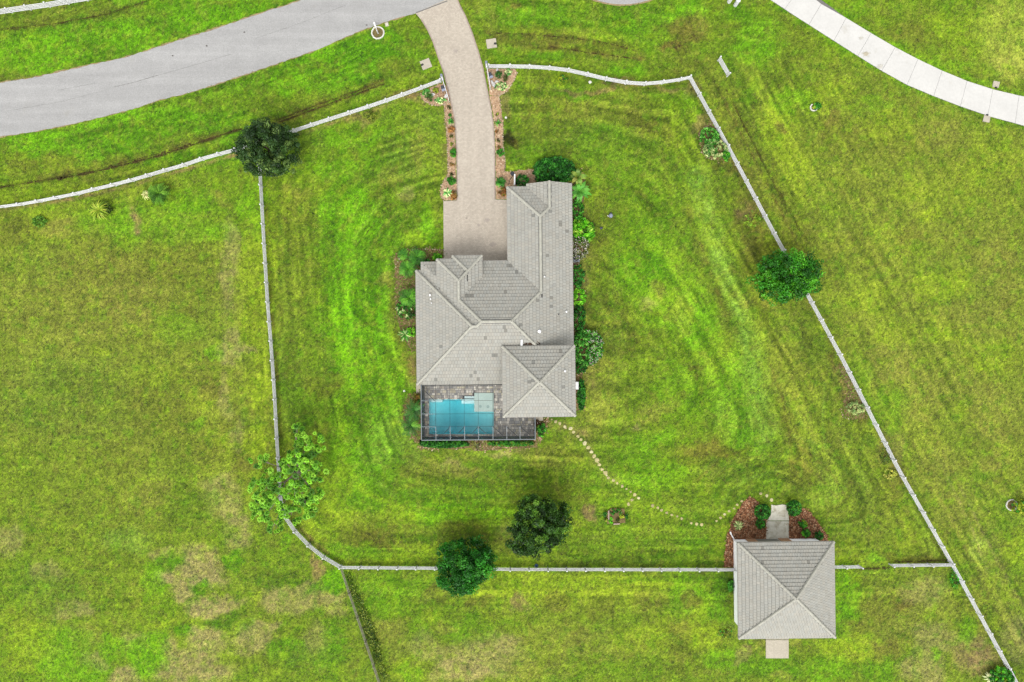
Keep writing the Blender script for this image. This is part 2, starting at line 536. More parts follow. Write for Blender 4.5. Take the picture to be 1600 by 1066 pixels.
# ------------------------------------------------------------------ lawn colour field: where the turf is lush, worn, dry or bare, with lens flare painted in one corner
def vnoise(px, py, cell, seed):
    """smooth value noise on photo-pixel coordinates, 0..1"""
    r = np.random.default_rng(seed)
    G = r.random((256, 256))
    x = px / cell + 91.3; y = py / cell + 47.7
    xi = np.floor(x).astype(int); yi = np.floor(y).astype(int)
    fx = x - xi; fy = y - yi
    fx = fx * fx * (3 - 2 * fx); fy = fy * fy * (3 - 2 * fy)
    a = G[xi % 256, yi % 256]; b = G[(xi + 1) % 256, yi % 256]; c = G[xi % 256, (yi + 1) % 256]; d = G[(xi + 1) % 256, (yi + 1) % 256]
    return (a * (1 - fx) + b * fx) * (1 - fy) + (c * (1 - fx) + d * fx) * fy

def fbm(px, py, cell, seed, octs=4):
    t = np.zeros(px.shape); w = 0.0; k = 1.0
    for o in range(octs):
        t += k * vnoise(px, py, cell / 2 ** o, seed + o); w += k; k *= 0.55
    return t / w

P_ = {'lush': (100, 160, 18), 'bright': (124, 190, 16), 'yel': (160, 192, 36), 'olive': (124, 138, 44), 'tan': (176, 170, 100), 'dk': (80, 124, 24), 'brown': (122, 108, 54),
      'dry': (150, 158, 62), 'pale': (150, 190, 66), 'dirt': (168, 138, 98), 'rut': (50, 47, 18), 'base': (126, 156, 38), 'corner': (205, 214, 90), 'mid': (112, 152, 30), 'dull': (116, 144, 48)}
PA = {k: np.array(S(*v)) for k, v in P_.items()}

# ellipse patches: x, y, rx, ry, colour, opacity
PATCH = [
 # roadside strips
 (300, 60, 330, 90, 'lush', .75), (60, 85, 80, 30, 'bright', .6), (220, 60, 50, 18, 'bright', .5), (320, 30, 60, 18, 'bright', .45), (120, 20, 140, 14, 'olive', .5), (60, 5, 80, 8, 'dry', .6),
 (250, 215, 240, 55, 'lush', .7), (60, 225, 45, 24, 'bright', .75), (130, 190, 36, 14, 'bright', .7), (215, 182, 30, 14, 'bright', .6), (310, 190, 16, 14, 'bright', .6), (130, 262, 130, 18, 'olive', .6), (300, 225, 70, 16, 'olive', .4),
 (560, 95, 110, 50, 'lush', .75), (505, 85, 26, 18, 'bright', .7), (440, 135, 14, 14, 'bright', .7), (470, 132, 14, 16, 'bright', .7), (535, 110, 12, 12, 'bright', .6), (445, 152, 10, 10, 'bright', .6), (600, 70, 40, 20, 'lush', .6), (625, 110, 30, 22, 'olive', .6), (655, 70, 20, 40, 'mid', .5),
 (60, 300, 110, 12, 'yel', .35), (200, 262, 140, 10, 'yel', .3),
 # west paddock
 (200, 560, 260, 260, 'dry', .30), (210, 430, 150, 70, 'olive', .55), (120, 470, 140, 90, 'dry', .35), (200, 470, 60, 40, 'dry', .5), (110, 620, 140, 80, 'dull', .3), (250, 640, 80, 40, 'olive', .45), (320, 590, 50, 50, 'olive', .35),
 (60, 345, 60, 30, 'yel', .35), (10, 360, 45, 26, 'olive', .65), (90, 352, 30, 12, 'dry', .7), (250, 350, 110, 40, 'bright', .45), (180, 345, 60, 30, 'bright', .35), (330, 330, 60, 40, 'mid', .6), (345, 315, 30, 14, 'dry', .5), (340, 365, 30, 14, 'bright', .45), (290, 320, 40, 20, 'bright', .35),
 (150, 555, 14, 10, 'yel', .5), (280, 515, 34, 26, 'bright', .3), (340, 550, 14, 12, 'bright', .5), (240, 590, 60, 22, 'yel', .25), (310, 625, 26, 20, 'yel', .45), (305, 665, 20, 12, 'bright', .5), (355, 692, 16, 12, 'yel', .7),
 (360, 420, 15, 75, 'tan', .42), (362, 545, 18, 26, 'tan', .5), (352, 620, 14, 40, 'tan', .38), (372, 680, 14, 30, 'tan', .4), (325, 610, 20, 16, 'brown', .35),
 (402, 400, 26, 110, 'yel', .50), (400, 510, 22, 60, 'yel', .60), (408, 600, 24, 60, 'yel', .65), (400, 690, 20, 26, 'yel', .7), (395, 330, 20, 40, 'bright', .5), (386, 548, 12, 8, 'tan', .6),
 (60, 730, 110, 60, 'base', .5), (260, 700, 120, 40, 'olive', .35), (240, 780, 46, 24, 'dry', .5), (350, 780, 34, 40, 'tan', .5), (370, 830, 26, 30, 'tan', .55), (300, 795, 46, 30, 'mid', .5), (330, 830, 40, 20, 'mid', .6), (380, 730, 18, 20, 'brown', .35), (200, 845, 40, 22, 'pale', .4),
 (15, 850, 24, 26, 'tan', .45), (75, 895, 26, 16, 'tan', .5), (120, 955, 34, 16, 'tan', .5), (130, 1000, 34, 20, 'dry', .6), (75, 925, 60, 40, 'dull', .4),
 (300, 888, 52, 26, 'tan', .75), (262, 902, 22, 10, 'tan', .85), (330, 905, 34, 14, 'tan', .7), (285, 920, 20, 18, 'tan', .7), (335, 945, 40, 16, 'tan', .8), (250, 870, 18, 14, 'tan', .55), (310, 917, 18, 13, 'lush', .9), (262, 878, 24, 14, 'lush', .85), (240, 905, 20, 24, 'bright', .6),
 (345, 972, 26, 18, 'dk', .7), (280, 985, 30, 14, 'lush', .8), (385, 985, 22, 12, 'lush', .7), (365, 872, 16, 14, 'lush', .85), (425, 903, 44, 16, 'dk', .55), (470, 912, 20, 12, 'dk', .6), (395, 935, 10, 12, 'yel', .7),
 (445, 935, 44, 22, 'tan', .65), (505, 940, 40, 24, 'tan', .75), (480, 915, 16, 10, 'tan', .6), (320, 1005, 30, 30, 'tan', .75), (300, 1045, 60, 26, 'tan', .75), (395, 1000, 40, 24, 'tan', .6), (420, 980, 24, 10, 'tan', .6), (260, 1030, 18, 26, 'tan', .6), (490, 1000, 24, 20, 'tan', .45), (195, 1055, 30, 16, 'tan', .7), (145, 1030, 20, 12, 'tan', .5), (80, 1025, 16, 12, 'dry', .7), (205, 1000, 24, 18, 'tan', .4),
 (228, 1020, 30, 36, 'bright', .75), (180, 1015, 30, 20, 'bright', .6), (90, 1010, 60, 26, 'bright', .55), (110, 1050, 60, 26, 'bright', .6), (40, 1010, 40, 50, 'yel', .45), (255, 975, 30, 12, 'yel', .6), (450, 1020, 30, 20, 'lush', .6), (520, 1010, 26, 36, 'lush', .6), (480, 1030, 40, 20, 'dull', .5), (520, 905, 26, 18, 'bright', .8), (505, 920, 30, 10, 'lush', .7), (492, 885, 10, 22, 'dirt', .7), (445, 850, 14, 12, 'bright', .5), (430, 870, 40, 14, 'mid', .6),
 # yard west of the house
 (540, 300, 120, 140, 'mid', .55), (560, 420, 90, 120, 'lush', .55), (560, 600, 100, 160, 'lush', .55), (455, 200, 40, 40, 'olive', .35), (470, 310, 40, 30, 'olive', .55), (455, 290, 20, 10, 'dry', .5), (445, 370, 20, 80, 'olive', .5), (480, 400, 20, 80, 'olive', .4),
 (545, 215, 80, 16, 'bright', .4), (520, 260, 50, 16, 'bright', .45), (490, 225, 20, 20, 'dull', .4), (600, 170, 40, 20, 'dull', .35), (630, 250, 40, 50, 'dull', .5), (650, 235, 16, 30, 'dry', .5), (610, 280, 20, 16, 'dry', .5), (640, 300, 14, 14, 'tan', .5), (670, 190, 24, 30, 'dull', .5), (640, 155, 40, 8, 'dirt', .55), (565, 180, 30, 10, 'dirt', .4), (585, 175, 12, 12, 'olive', .8),
 (545, 330, 46, 36, 'bright', .7), (560, 350, 40, 30, 'bright', .6), (650, 365, 26, 12, 'yel', .65), (670, 345, 16, 26, 'bright', .5), (540, 470, 22, 110, 'bright', .75), (545, 560, 26, 60, 'bright', .7), (520, 500, 14, 70, 'bright', .5), (590, 470, 30, 50, 'lush', .6), (600, 440, 14, 8, 'dry', .6), (590, 520, 30, 60, 'bright', .35),
 (475, 560, 40, 50, 'olive', .35), (505, 600, 34, 26, 'olive', .6), (450, 600, 16, 80, 'dk', .35), (500, 680, 20, 24, 'brown', .35), (465, 660, 30, 14, 'dk', .4), (500, 640, 26, 14, 'brown', .25),
 (560, 720, 60, 60, 'bright', .45), (535, 750, 20, 30, 'yel', .45), (600, 690, 30, 40, 'pale', .35), (620, 660, 20, 40, 'pale', .35), (620, 620, 26, 36, 'bright', .4), (480, 750, 40, 40, 'base', .4), (530, 800, 50, 24, 'yel', .35), (500, 830, 40, 20, 'yel', .4),
 (690, 735, 70, 14, 'dry', .55), (705, 728, 20, 14, 'tan', .55), (745, 735, 60, 10, 'dry', .5), (660, 725, 26, 8, 'dry', .45), (725, 706, 40, 8, 'dry', .5), (800, 707, 40, 6, 'tan', .6), (790, 725, 40, 12, 'dull', .4), (850, 712, 40, 14, 'dry', .5), (880, 705, 20, 18, 'olive', .55), (655, 705, 14, 14, 'dry', .4), (640, 705, 20, 30, 'pale', .4),
 (640, 785, 120, 24, 'lush', .5), (700, 800, 70, 18, 'bright', .5), (620, 805, 40, 12, 'yel', .45), (760, 795, 60, 14, 'bright', .4), (590, 835, 56, 26, 'olive', .65), (590, 840, 30, 12, 'brown', .3), (720, 838, 50, 18, 'olive', .5), (780, 855, 30, 18, 'brown', .4), (790, 835, 20, 14, 'dirt', .3), (640, 865, 90, 12, 'yel', .4), (700, 860, 90, 10, 'yel', .3), (560, 862, 60, 12, 'lush', .5), (850, 750, 50, 22, 'dk', .35), (875, 760, 6, 36, 'dry', .5),
 # north yard and front verge
 (900, 30, 160, 46, 'mid', .6), (830, 25, 90, 26, 'lush', .5), (760, 20, 20, 30, 'dry', .4), (798, 10, 8, 8, 'brown', .6), (860, 62, 110, 12, 'brown', .4), (960, 60, 60, 40, 'lush', .35), (985, 28, 40, 30, 'lush', .45), (1060, 25, 30, 18, 'bright', .6), (1090, 18, 20, 10, 'bright', .5), (1075, 50, 30, 24, 'brown', .65), (1055, 75, 24, 8, 'brown', .75), (1095, 40, 16, 16, 'dry', .4), (950, 70, 30, 14, 'yel', .35), (860, 85, 60, 10, 'lush', .6), (975, 118, 30, 8, 'bright', .6), (1010, 100, 50, 20, 'mid', .5), (1060, 105, 30, 30, 'olive', .4),
 (900, 190, 120, 80, 'dull', .35), (870, 150, 60, 40, 'olive', .45), (840, 200, 40, 50, 'olive', .3), (825, 240, 40, 26, 'lush', .45), (905, 180, 60, 30, 'dry', .25), (980, 170, 60, 40, 'olive', .35), (1015, 195, 40, 26, 'brown', .28), (900, 140, 60, 12, 'lush', .5), (880, 122, 14, 10, 'yel', .5), (1090, 160, 30, 20, 'bright', .35), (950, 250, 60, 60, 'mid', .35), (1005, 300, 60, 70, 'mid', .35), (790, 165, 8, 30, 'dirt', .4), (797, 218, 10, 13, 'rut', .75), (1085, 135, 14, 20, 'dirt', .4), (970, 136, 110, 5, 'dirt', .55),
 # yard east of the house
 (940, 400, 36, 120, 'olive', .45), (945, 560, 40, 100, 'dry', .4), (930, 620, 30, 70, 'dry', .55), (940, 350, 30, 30, 'olive', .5), (1000, 410, 50, 60, 'bright', .4), (990, 360, 40, 50, 'mid', .4), (1060, 480, 60, 80, 'bright', .35), (1090, 510, 40, 40, 'bright', .5), (1040, 600, 90, 80, 'base', .4), (1080, 620, 60, 60, 'bright', .3), (1030, 450, 14, 12, 'dry', .6), (1012, 470, 12, 10, 'tan', .4), (1000, 530, 50, 30, 'olive', .35), (1060, 495, 20, 30, 'dry', .35), (1020, 645, 40, 14, 'dry', .6), (993, 668, 12, 9, 'tan', .7), (1030, 720, 60, 50, 'bright', .45), (960, 700, 40, 40, 'mid', .5), (980, 760, 70, 30, 'bright', .3), (1085, 582, 8, 6, 'brown', .5),
 (1170, 640, 50, 70, 'pale', .3), (1150, 600, 30, 50, 'bright', .4), (1160, 680, 30, 40, 'bright', .45), (1210, 720, 40, 40, 'bright', .3), (1105, 715, 70, 26, 'olive', .65), (1100, 705, 40, 20, 'brown', .35), (1140, 740, 60, 20, 'dull', .5), (1250, 620, 50, 80, 'olive', .45), (1230, 560, 40, 60, 'olive', .5), (1240, 520, 30, 40, 'dry', .3), (1270, 700, 60, 50, 'olive', .45), (1250, 740, 50, 22, 'brown', .35), (1300, 770, 60, 40, 'dull', .3), (1350, 800, 60, 50, 'olive', .35), (1285, 640, 12, 60, 'yel', .3), (1340, 750, 40, 24, 'base', .4),
 (1175, 350, 26, 46, 'brown', .55), (1165, 330, 14, 20, 'dirt', .5), (1185, 400, 36, 24, 'olive', .6), (1165, 290, 26, 40, 'olive', .55), (1180, 475, 40, 10, 'brown', .4), (1245, 480, 40, 12, 'dry', .4), (1130, 255, 26, 14, 'brown', .5), (1105, 190, 16, 14, 'dirt', .5),
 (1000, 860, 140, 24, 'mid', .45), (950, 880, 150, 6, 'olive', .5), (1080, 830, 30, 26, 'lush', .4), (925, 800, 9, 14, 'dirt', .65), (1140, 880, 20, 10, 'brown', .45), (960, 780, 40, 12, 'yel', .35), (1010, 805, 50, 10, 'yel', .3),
 (1395, 740, 20, 30, 'brown', .45), (1390, 700, 20, 30, 'dirt', .4), (1385, 705, 8, 12, 'dk', .5), (1430, 870, 50, 10, 'brown', .5), (1300, 870, 60, 10, 'yel', .4), (1370, 872, 16, 8, 'bright', .5),
 # east field
 (1450, 500, 260, 420, 'dry', .30), (1190, 60, 46, 30, 'bright', .55), (1180, 85, 30, 20, 'bright', .5), (1150, 20, 30, 24, 'lush', .6), (1140, 70, 20, 20, 'dk', .3), (1240, 60, 40, 40, 'olive', .45), (1220, 200, 30, 70, 'yel', .5), (1240, 160, 40, 20, 'bright', .5), (1300, 150, 40, 20, 'yel', .4), (1245, 270, 26, 50, 'yel', .5), (1395, 200, 40, 26, 'yel', .45), (1370, 165, 30, 16, 'bright', .35), (1297, 190, 16, 14, 'brown', .5), (1222, 205, 8, 14, 'brown', .55), (1300, 220, 60, 30, 'olive', .5), (1400, 230, 70, 30, 'olive', .4), (1470, 210, 40, 24, 'dry', .5), (1560, 250, 40, 40, 'yel', .3), (1330, 290, 40, 30, 'olive', .3), (1260, 345, 30, 16, 'brown', .3), (1290, 330, 40, 30, 'mid', .3),
 (1455, 330, 20, 12, 'yel', .6), (1420, 300, 30, 20, 'yel', .35), (1500, 290, 60, 40, 'yel', .3), (1435, 370, 30, 16, 'brown', .3), (1320, 400, 60, 40, 'olive', .35), (1360, 470, 40, 30, 'yel', .35), (1450, 450, 40, 24, 'yel', .5), (1500, 440, 26, 24, 'yel', .55), (1400, 520, 40, 24, 'yel', .3), (1380, 570, 60, 40, 'dry', .5), (1490, 520, 40, 20, 'yel', .5), (1550, 560, 50, 30, 'yel', .4), (1520, 500, 60, 30, 'dry', .4), (1560, 430, 40, 60, 'dry', .4), (1340, 590, 24, 40, 'bright', .45), (1385, 640, 36, 34, 'bright', .45), (1308, 530, 8, 6, 'yel', .8), (1536, 576, 9, 7, 'yel', .9), (1506, 642, 9, 9, 'yel', .8), (1500, 640, 40, 30, 'base', .3),
 (1560, 650, 50, 50, 'dry', .45), (1440, 620, 40, 40, 'dry', .4), (1460, 740, 40, 40, 'dry', .35), (1535, 740, 30, 16, 'lush', .35), (1510, 690, 30, 20, 'mid', .3), (1560, 720, 30, 14, 'dry', .5), (1480, 800, 30, 30, 'dry', .45), (1540, 880, 40, 60, 'dry', .4), (1500, 860, 20, 26, 'base', .4), (1590, 860, 30, 30, 'yel', .5), (1530, 860, 10, 24, 'pale', .35), (1550, 960, 40, 40, 'dry', .45), (1590, 1000, 24, 40, 'tan', .45), (1566, 790, 16, 16, 'lush', .35), (1500, 600, 60, 24, 'dry', .3),
 (1400, 40, 100, 30, 'olive', .35), (1440, 60, 60, 20, 'brown', .25), (1380, 30, 40, 20, 'base', .4), (1330, 18, 40, 16, 'bright', .4), (1500, 40, 60, 30, 'yel', .5), (1570, 50, 50, 60, 'corner', .4), (1590, 100, 40, 30, 'corner', .35), (1480, 105, 50, 12, 'bright', .45),  # the 'corner' patches paint bright lens flare into the grass colour
 # south paddock
 (900, 920, 190, 26, 'yel', .55), (800, 915, 80, 18, 'yel', .4), (1000, 910, 120, 16, 'yel', .5), (620, 920, 60, 30, 'bright', .45), (590, 945, 40, 30, 'lush', .5), (680, 950, 60, 30, 'mid', .5), (676, 972, 14, 10, 'yel', .7), (660, 985, 40, 20, 'lush', .4), (740, 990, 50, 26, 'lush', .5), (690, 930, 26, 14, 'brown', .3), (745, 938, 20, 12, 'brown', .4), (815, 945, 16, 14, 'dirt', .45), (870, 938, 24, 20, 'brown', .35), (940, 945, 30, 26, 'olive', .5), (1010, 940, 30, 16, 'brown', .3), (820, 985, 80, 30, 'base', .5), (870, 1000, 60, 30, 'dry', .3), (930, 1010, 80, 30, 'dry', .3),
 (770, 1030, 60, 40, 'tan', .5), (720, 1050, 50, 20, 'tan', .65), (700, 1030, 30, 20, 'tan', .4), (780, 1010, 40, 14, 'tan', .4), (660, 1010, 26, 24, 'tan', .4), (600, 985, 30, 20, 'dry', .5), (620, 1010, 20, 30, 'dry', .35), (615, 1045, 26, 14, 'yel', .5), (640, 1055, 20, 14, 'bright', .5), (850, 1050, 60, 20, 'dry', .4), (700, 985, 20, 10, 'dry', .5), (1000, 1000, 50, 26, 'yel', .4), (1040, 980, 40, 20, 'yel', .5), (1000, 1050, 60, 20, 'mid', .5), (1060, 1030, 30, 26, 'olive', .4), (920, 1050, 40, 20, 'mid', .4),
 (1075, 930, 40, 40, 'bright', .55), (1095, 960, 26, 30, 'yel', .5), (1080, 940, 18, 12, 'brown', .5), (1065, 985, 24, 20, 'brown', .35), (1125, 930, 20, 46, 'lush', .7), (1140, 920, 10, 30, 'dk', .5), (1100, 1000, 30, 26, 'yel', .6), (1130, 1030, 40, 20, 'bright', .6), (1145, 985, 16, 16, 'dull', .5), (1160, 1025, 16, 12, 'dirt', .4), (1210, 1045, 60, 20, 'lush', .6), (1190, 1015, 8, 12, 'dry', .6), (1240, 1010, 12, 16, 'dry', .5), (1220, 1058, 20, 8, 'dry', .5),
 (1320, 930, 20, 60, 'bright', .7), (1318, 980, 18, 50, 'lush', .6), (1340, 900, 14, 14, 'yel', .6), (1320, 1020, 30, 26, 'yel', .75), (1350, 1010, 26, 30, 'yel', .6), (1300, 1050, 40, 20, 'bright', .6), (1370, 1050, 30, 20, 'lush', .6), (1400, 960, 60, 50, 'dry', .5), (1410, 940, 40, 14, 'olive', .6), (1420, 945, 18, 12, 'brown', .5), (1370, 950, 20, 24, 'olive', .5), (1450, 920, 40, 26, 'tan', .4), (1390, 1010, 26, 18, 'brown', .4), (1460, 1000, 40, 26, 'tan', .45), (1440, 1045, 40, 24, 'tan', .5), (1520, 1020, 30, 30, 'dirt', .45), (1540, 1030, 26, 24, 'dirt', .4), (1510, 985, 16, 24, 'bright', .5), (1465, 1025, 8, 12, 'bright', .6), (1500, 910, 14, 26, 'lush', .5), (1480, 960, 20, 20, 'dry', .4), (1335, 980, 20, 14, 'olive', .5), (1345, 960, 14, 30, 'olive', .45),
]
# soft strokes: points, half width, colour, opacity
STROKE = [
 ([(-60, 303), (0, 293), (60, 283), (150, 268), (250, 243), (340, 213), (372, 203)], 3.0, 'rut', .85), ([(60, 280), (150, 263), (250, 239), (340, 209)], 6, 'brown', .5),
 ([(440, 190), (500, 168), (590, 135)], 1.6, 'rut', .85), ([(440, 184), (500, 162), (570, 137), (600, 125)], 1.6, 'rut', .7), ([(430, 190), (520, 158), (600, 128)], 9, 'brown', .45), ([(520, 175), (600, 148), (640, 132)], 6, 'yel', .3),
 ([(0, 47), (90, 37), (170, 22), (240, -2)], 1.6, 'rut', .6), ([(0, 42), (120, 30), (220, 6)], 9, 'brown', .3),
 ([(760, 55), (820, 52), (900, 60), (990, 80)], 10, 'brown', .45), ([(860, 72), (930, 84), (1000, 92)], 6, 'brown', .55), ([(780, 47), (880, 50), (960, 62)], 3, 'yel', .5), ([(830, 75), (900, 77), (980, 88)], 2, 'rut', .35),
 ([(1092, 270), (1105, 340), (1130, 430), (1165, 520), (1185, 600), (1195, 680)], 17, 'pale', .75), ([(1100, 300), (1120, 400), (1150, 470)], 8, 'pale', .5), ([(1075, 330), (1095, 400), (1125, 470), (1150, 520)], 7, 'olive', .6), ([(1095, 380), (1112, 430), (1138, 500)], 3.5, 'brown', .5), ([(1120, 300), (1150, 380), (1180, 450), (1210, 540)], 8, 'olive', .45), ([(1155, 260), (1175, 330), (1178, 440)], 8, 'brown', .3),
 ([(1100, 100), (1150, 200), (1230, 340), (1270, 420)], 28, 'olive', .55), ([(1135, 140), (1180, 230), (1250, 360)], 1.6, 'rut', .55), ([(1150, 170), (1190, 250), (1230, 330)], 1.3, 'rut', .45), ([(1128, 150), (1190, 270), (1240, 370)], 1.3, 'brown', .6), ([(1168, 190), (1220, 300), (1262, 380)], 1.3, 'rut', .35), ([(1112, 120), (1160, 215), (1225, 340)], 1.3, 'rut', .4),
 ([(1300, 480), (1400, 680), (1500, 880), (1590, 1050)], 14, 'base', .4), ([(1290, 440), (1340, 540), (1400, 640)], 1.5, 'yel', .4), ([(1420, 680), (1480, 800), (1560, 960)], 1.6, 'dry', .6), ([(1500, 760), (1560, 880), (1600, 950)], 1.6, 'tan', .4), ([(1460, 700), (1520, 830), (1545, 900)], 1.4, 'tan', .35), ([(1440, 640), (1500, 760)], 1.4, 'brown', .3),
 ([(530, 360), (560, 330), (590, 300), (625, 255)], 4, 'olive', .45), ([(560, 370), (585, 340), (605, 315)], 3, 'rut', .35), ([(565, 395), (590, 365), (615, 330)], 2, 'dk', .45), ([(545, 410), (575, 350), (610, 310)], 2, 'dk', .35), ([(570, 400), (602, 352), (622, 330)], 2, 'dry', .4), ([(550, 375), (580, 335), (600, 310)], 2, 'pale', .35),
 ([(470, 300), (490, 270), (530, 240), (590, 215)], 3, 'dk', .35), ([(440, 320), (465, 280), (520, 235), (580, 205)], 3, 'yel', .35), ([(500, 300), (520, 280), (560, 250)], 3, 'yel', .3),
 ([(560, 640), (565, 700), (590, 745), (650, 775), (760, 785)], 6, 'dk', .35), ([(530, 640), (540, 720), (570, 770), (640, 800)], 5, 'yel', .35), ([(640, 770), (720, 778), (800, 775)], 3, 'dk', .4), ([(620, 790), (720, 800), (800, 790)], 2.5, 'yel', .45), ([(560, 700), (580, 745), (620, 780)], 3, 'pale', .35),
 ([(1110, 790), (1125, 760), (1160, 735), (1215, 720)], 2.5, 'dk', .5), ([(1120, 800), (1138, 770), (1170, 748), (1215, 735)], 2.2, 'pale', .4), ([(1100, 770), (1120, 745), (1160, 720), (1210, 705)], 2.2, 'olive', .5), ([(1135, 800), (1150, 780), (1185, 758), (1225, 750)], 2, 'dk', .35), ([(1090, 750), (1130, 715), (1200, 690)], 2.2, 'brown', .35),
 ([(1225, 690), (1260, 705), (1300, 740), (1330, 790)], 2.2, 'brown', .45), ([(1235, 720), (1275, 740), (1310, 780)], 2, 'brown', .35), ([(1240, 680), (1290, 700), (1330, 745)], 2, 'pale', .3), ([(1260, 690), (1310, 720), (1345, 770)], 2, 'dk', .3),
 ([(1290, 600), (1285, 660), (1290, 700)], 2, 'pale', .4), ([(1300, 570), (1296, 620), (1304, 660)], 2, 'dk', .35), ([(1255, 560), (1262, 620), (1275, 670)], 2, 'yel', .3), ([(1200, 560), (1222, 620), (1235, 690)], 2, 'brown', .4), ([(1170, 540), (1210, 610), (1225, 680)], 3, 'olive', .4),
 ([(1060, 300), (1085, 380)], 3, 'dk', .3), ([(960, 300), (955, 400), (965, 500)], 4, 'dull', .3), ([(1155, 600), (1160, 660), (1150, 700)], 2.5, 'lush', .6), ([(1120, 560), (1135, 620)], 2.5, 'lush', .4),
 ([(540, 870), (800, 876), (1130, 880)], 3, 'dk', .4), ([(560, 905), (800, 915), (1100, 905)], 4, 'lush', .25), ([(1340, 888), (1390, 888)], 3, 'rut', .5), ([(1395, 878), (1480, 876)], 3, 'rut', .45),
 ([(0, 328), (124, 309), (210, 288), (293, 264), (372, 240)], 3.0, 'dirt', .6), ([(463, 211), (548, 184), (630, 156), (690, 134)], 3.0, 'dirt', .5), ([(416, 320), (424, 480), (436, 620), (440, 700)], 2.0, 'brown', .45), ([(470, 828), (490, 848), (512, 864)], 3, 'dirt', .6),
 ([(1078, 130), (1140, 245), (1206, 368)], 2, 'dirt', .35), ([(1240, 430), (1320, 580), (1400, 740), (1485, 890)], 2, 'brown', .3), ([(1490, 900), (1530, 980), (1575, 1055)], 4, 'brown', .3), ([(1300, 556), (1330, 640), (1350, 655)], 7, 'brown', .6),
 ([(1312, 575), (1330, 640)], 8, 'dirt', .5), ([(0, 132), (100, 113), (200, 91), (325, 51), (472, 2)], 3.5, 'dirt', .5), ([(0, 214), (112, 195), (250, 157), (415, 107), (605, 35)], 2.5, 'dry', .5),
 ([(206, 325), (217, 345), (214, 362)], 5, 'dirt', .75), ([(205, 335), (217, 350)], 3, 'dirt', .6), ([(1205, 3), (1303, 66), (1417, 136), (1545, 185), (1600, 199)], 6, 'lush', .6), ([(1285, 0), (1361, 50), (1471, 108), (1600, 150)], 5, 'bright', .5),
 ([(545, 905), (570, 990), (595, 1066)], 7, 'dk', .5), ([(560, 950), (585, 1030)], 3, 'rut', .4), ([(905, 300), (915, 400), (912, 520), (925, 600)], 9, 'dirt', .35), ([(615, 440), (620, 500), (632, 545), (648, 590)], 10, 'brown', .5), ([(645, 540), (648, 600)], 7, 'dirt', .4),
 ([(700, 170), (697, 225), (700, 270)], 6, 'dirt', .3), ([(900, 660), (930, 720), (975, 770)], 9, 'dirt', .18),
 ([(845, 660), (890, 668), (910, 680)], 8, 'dirt', .45),
]

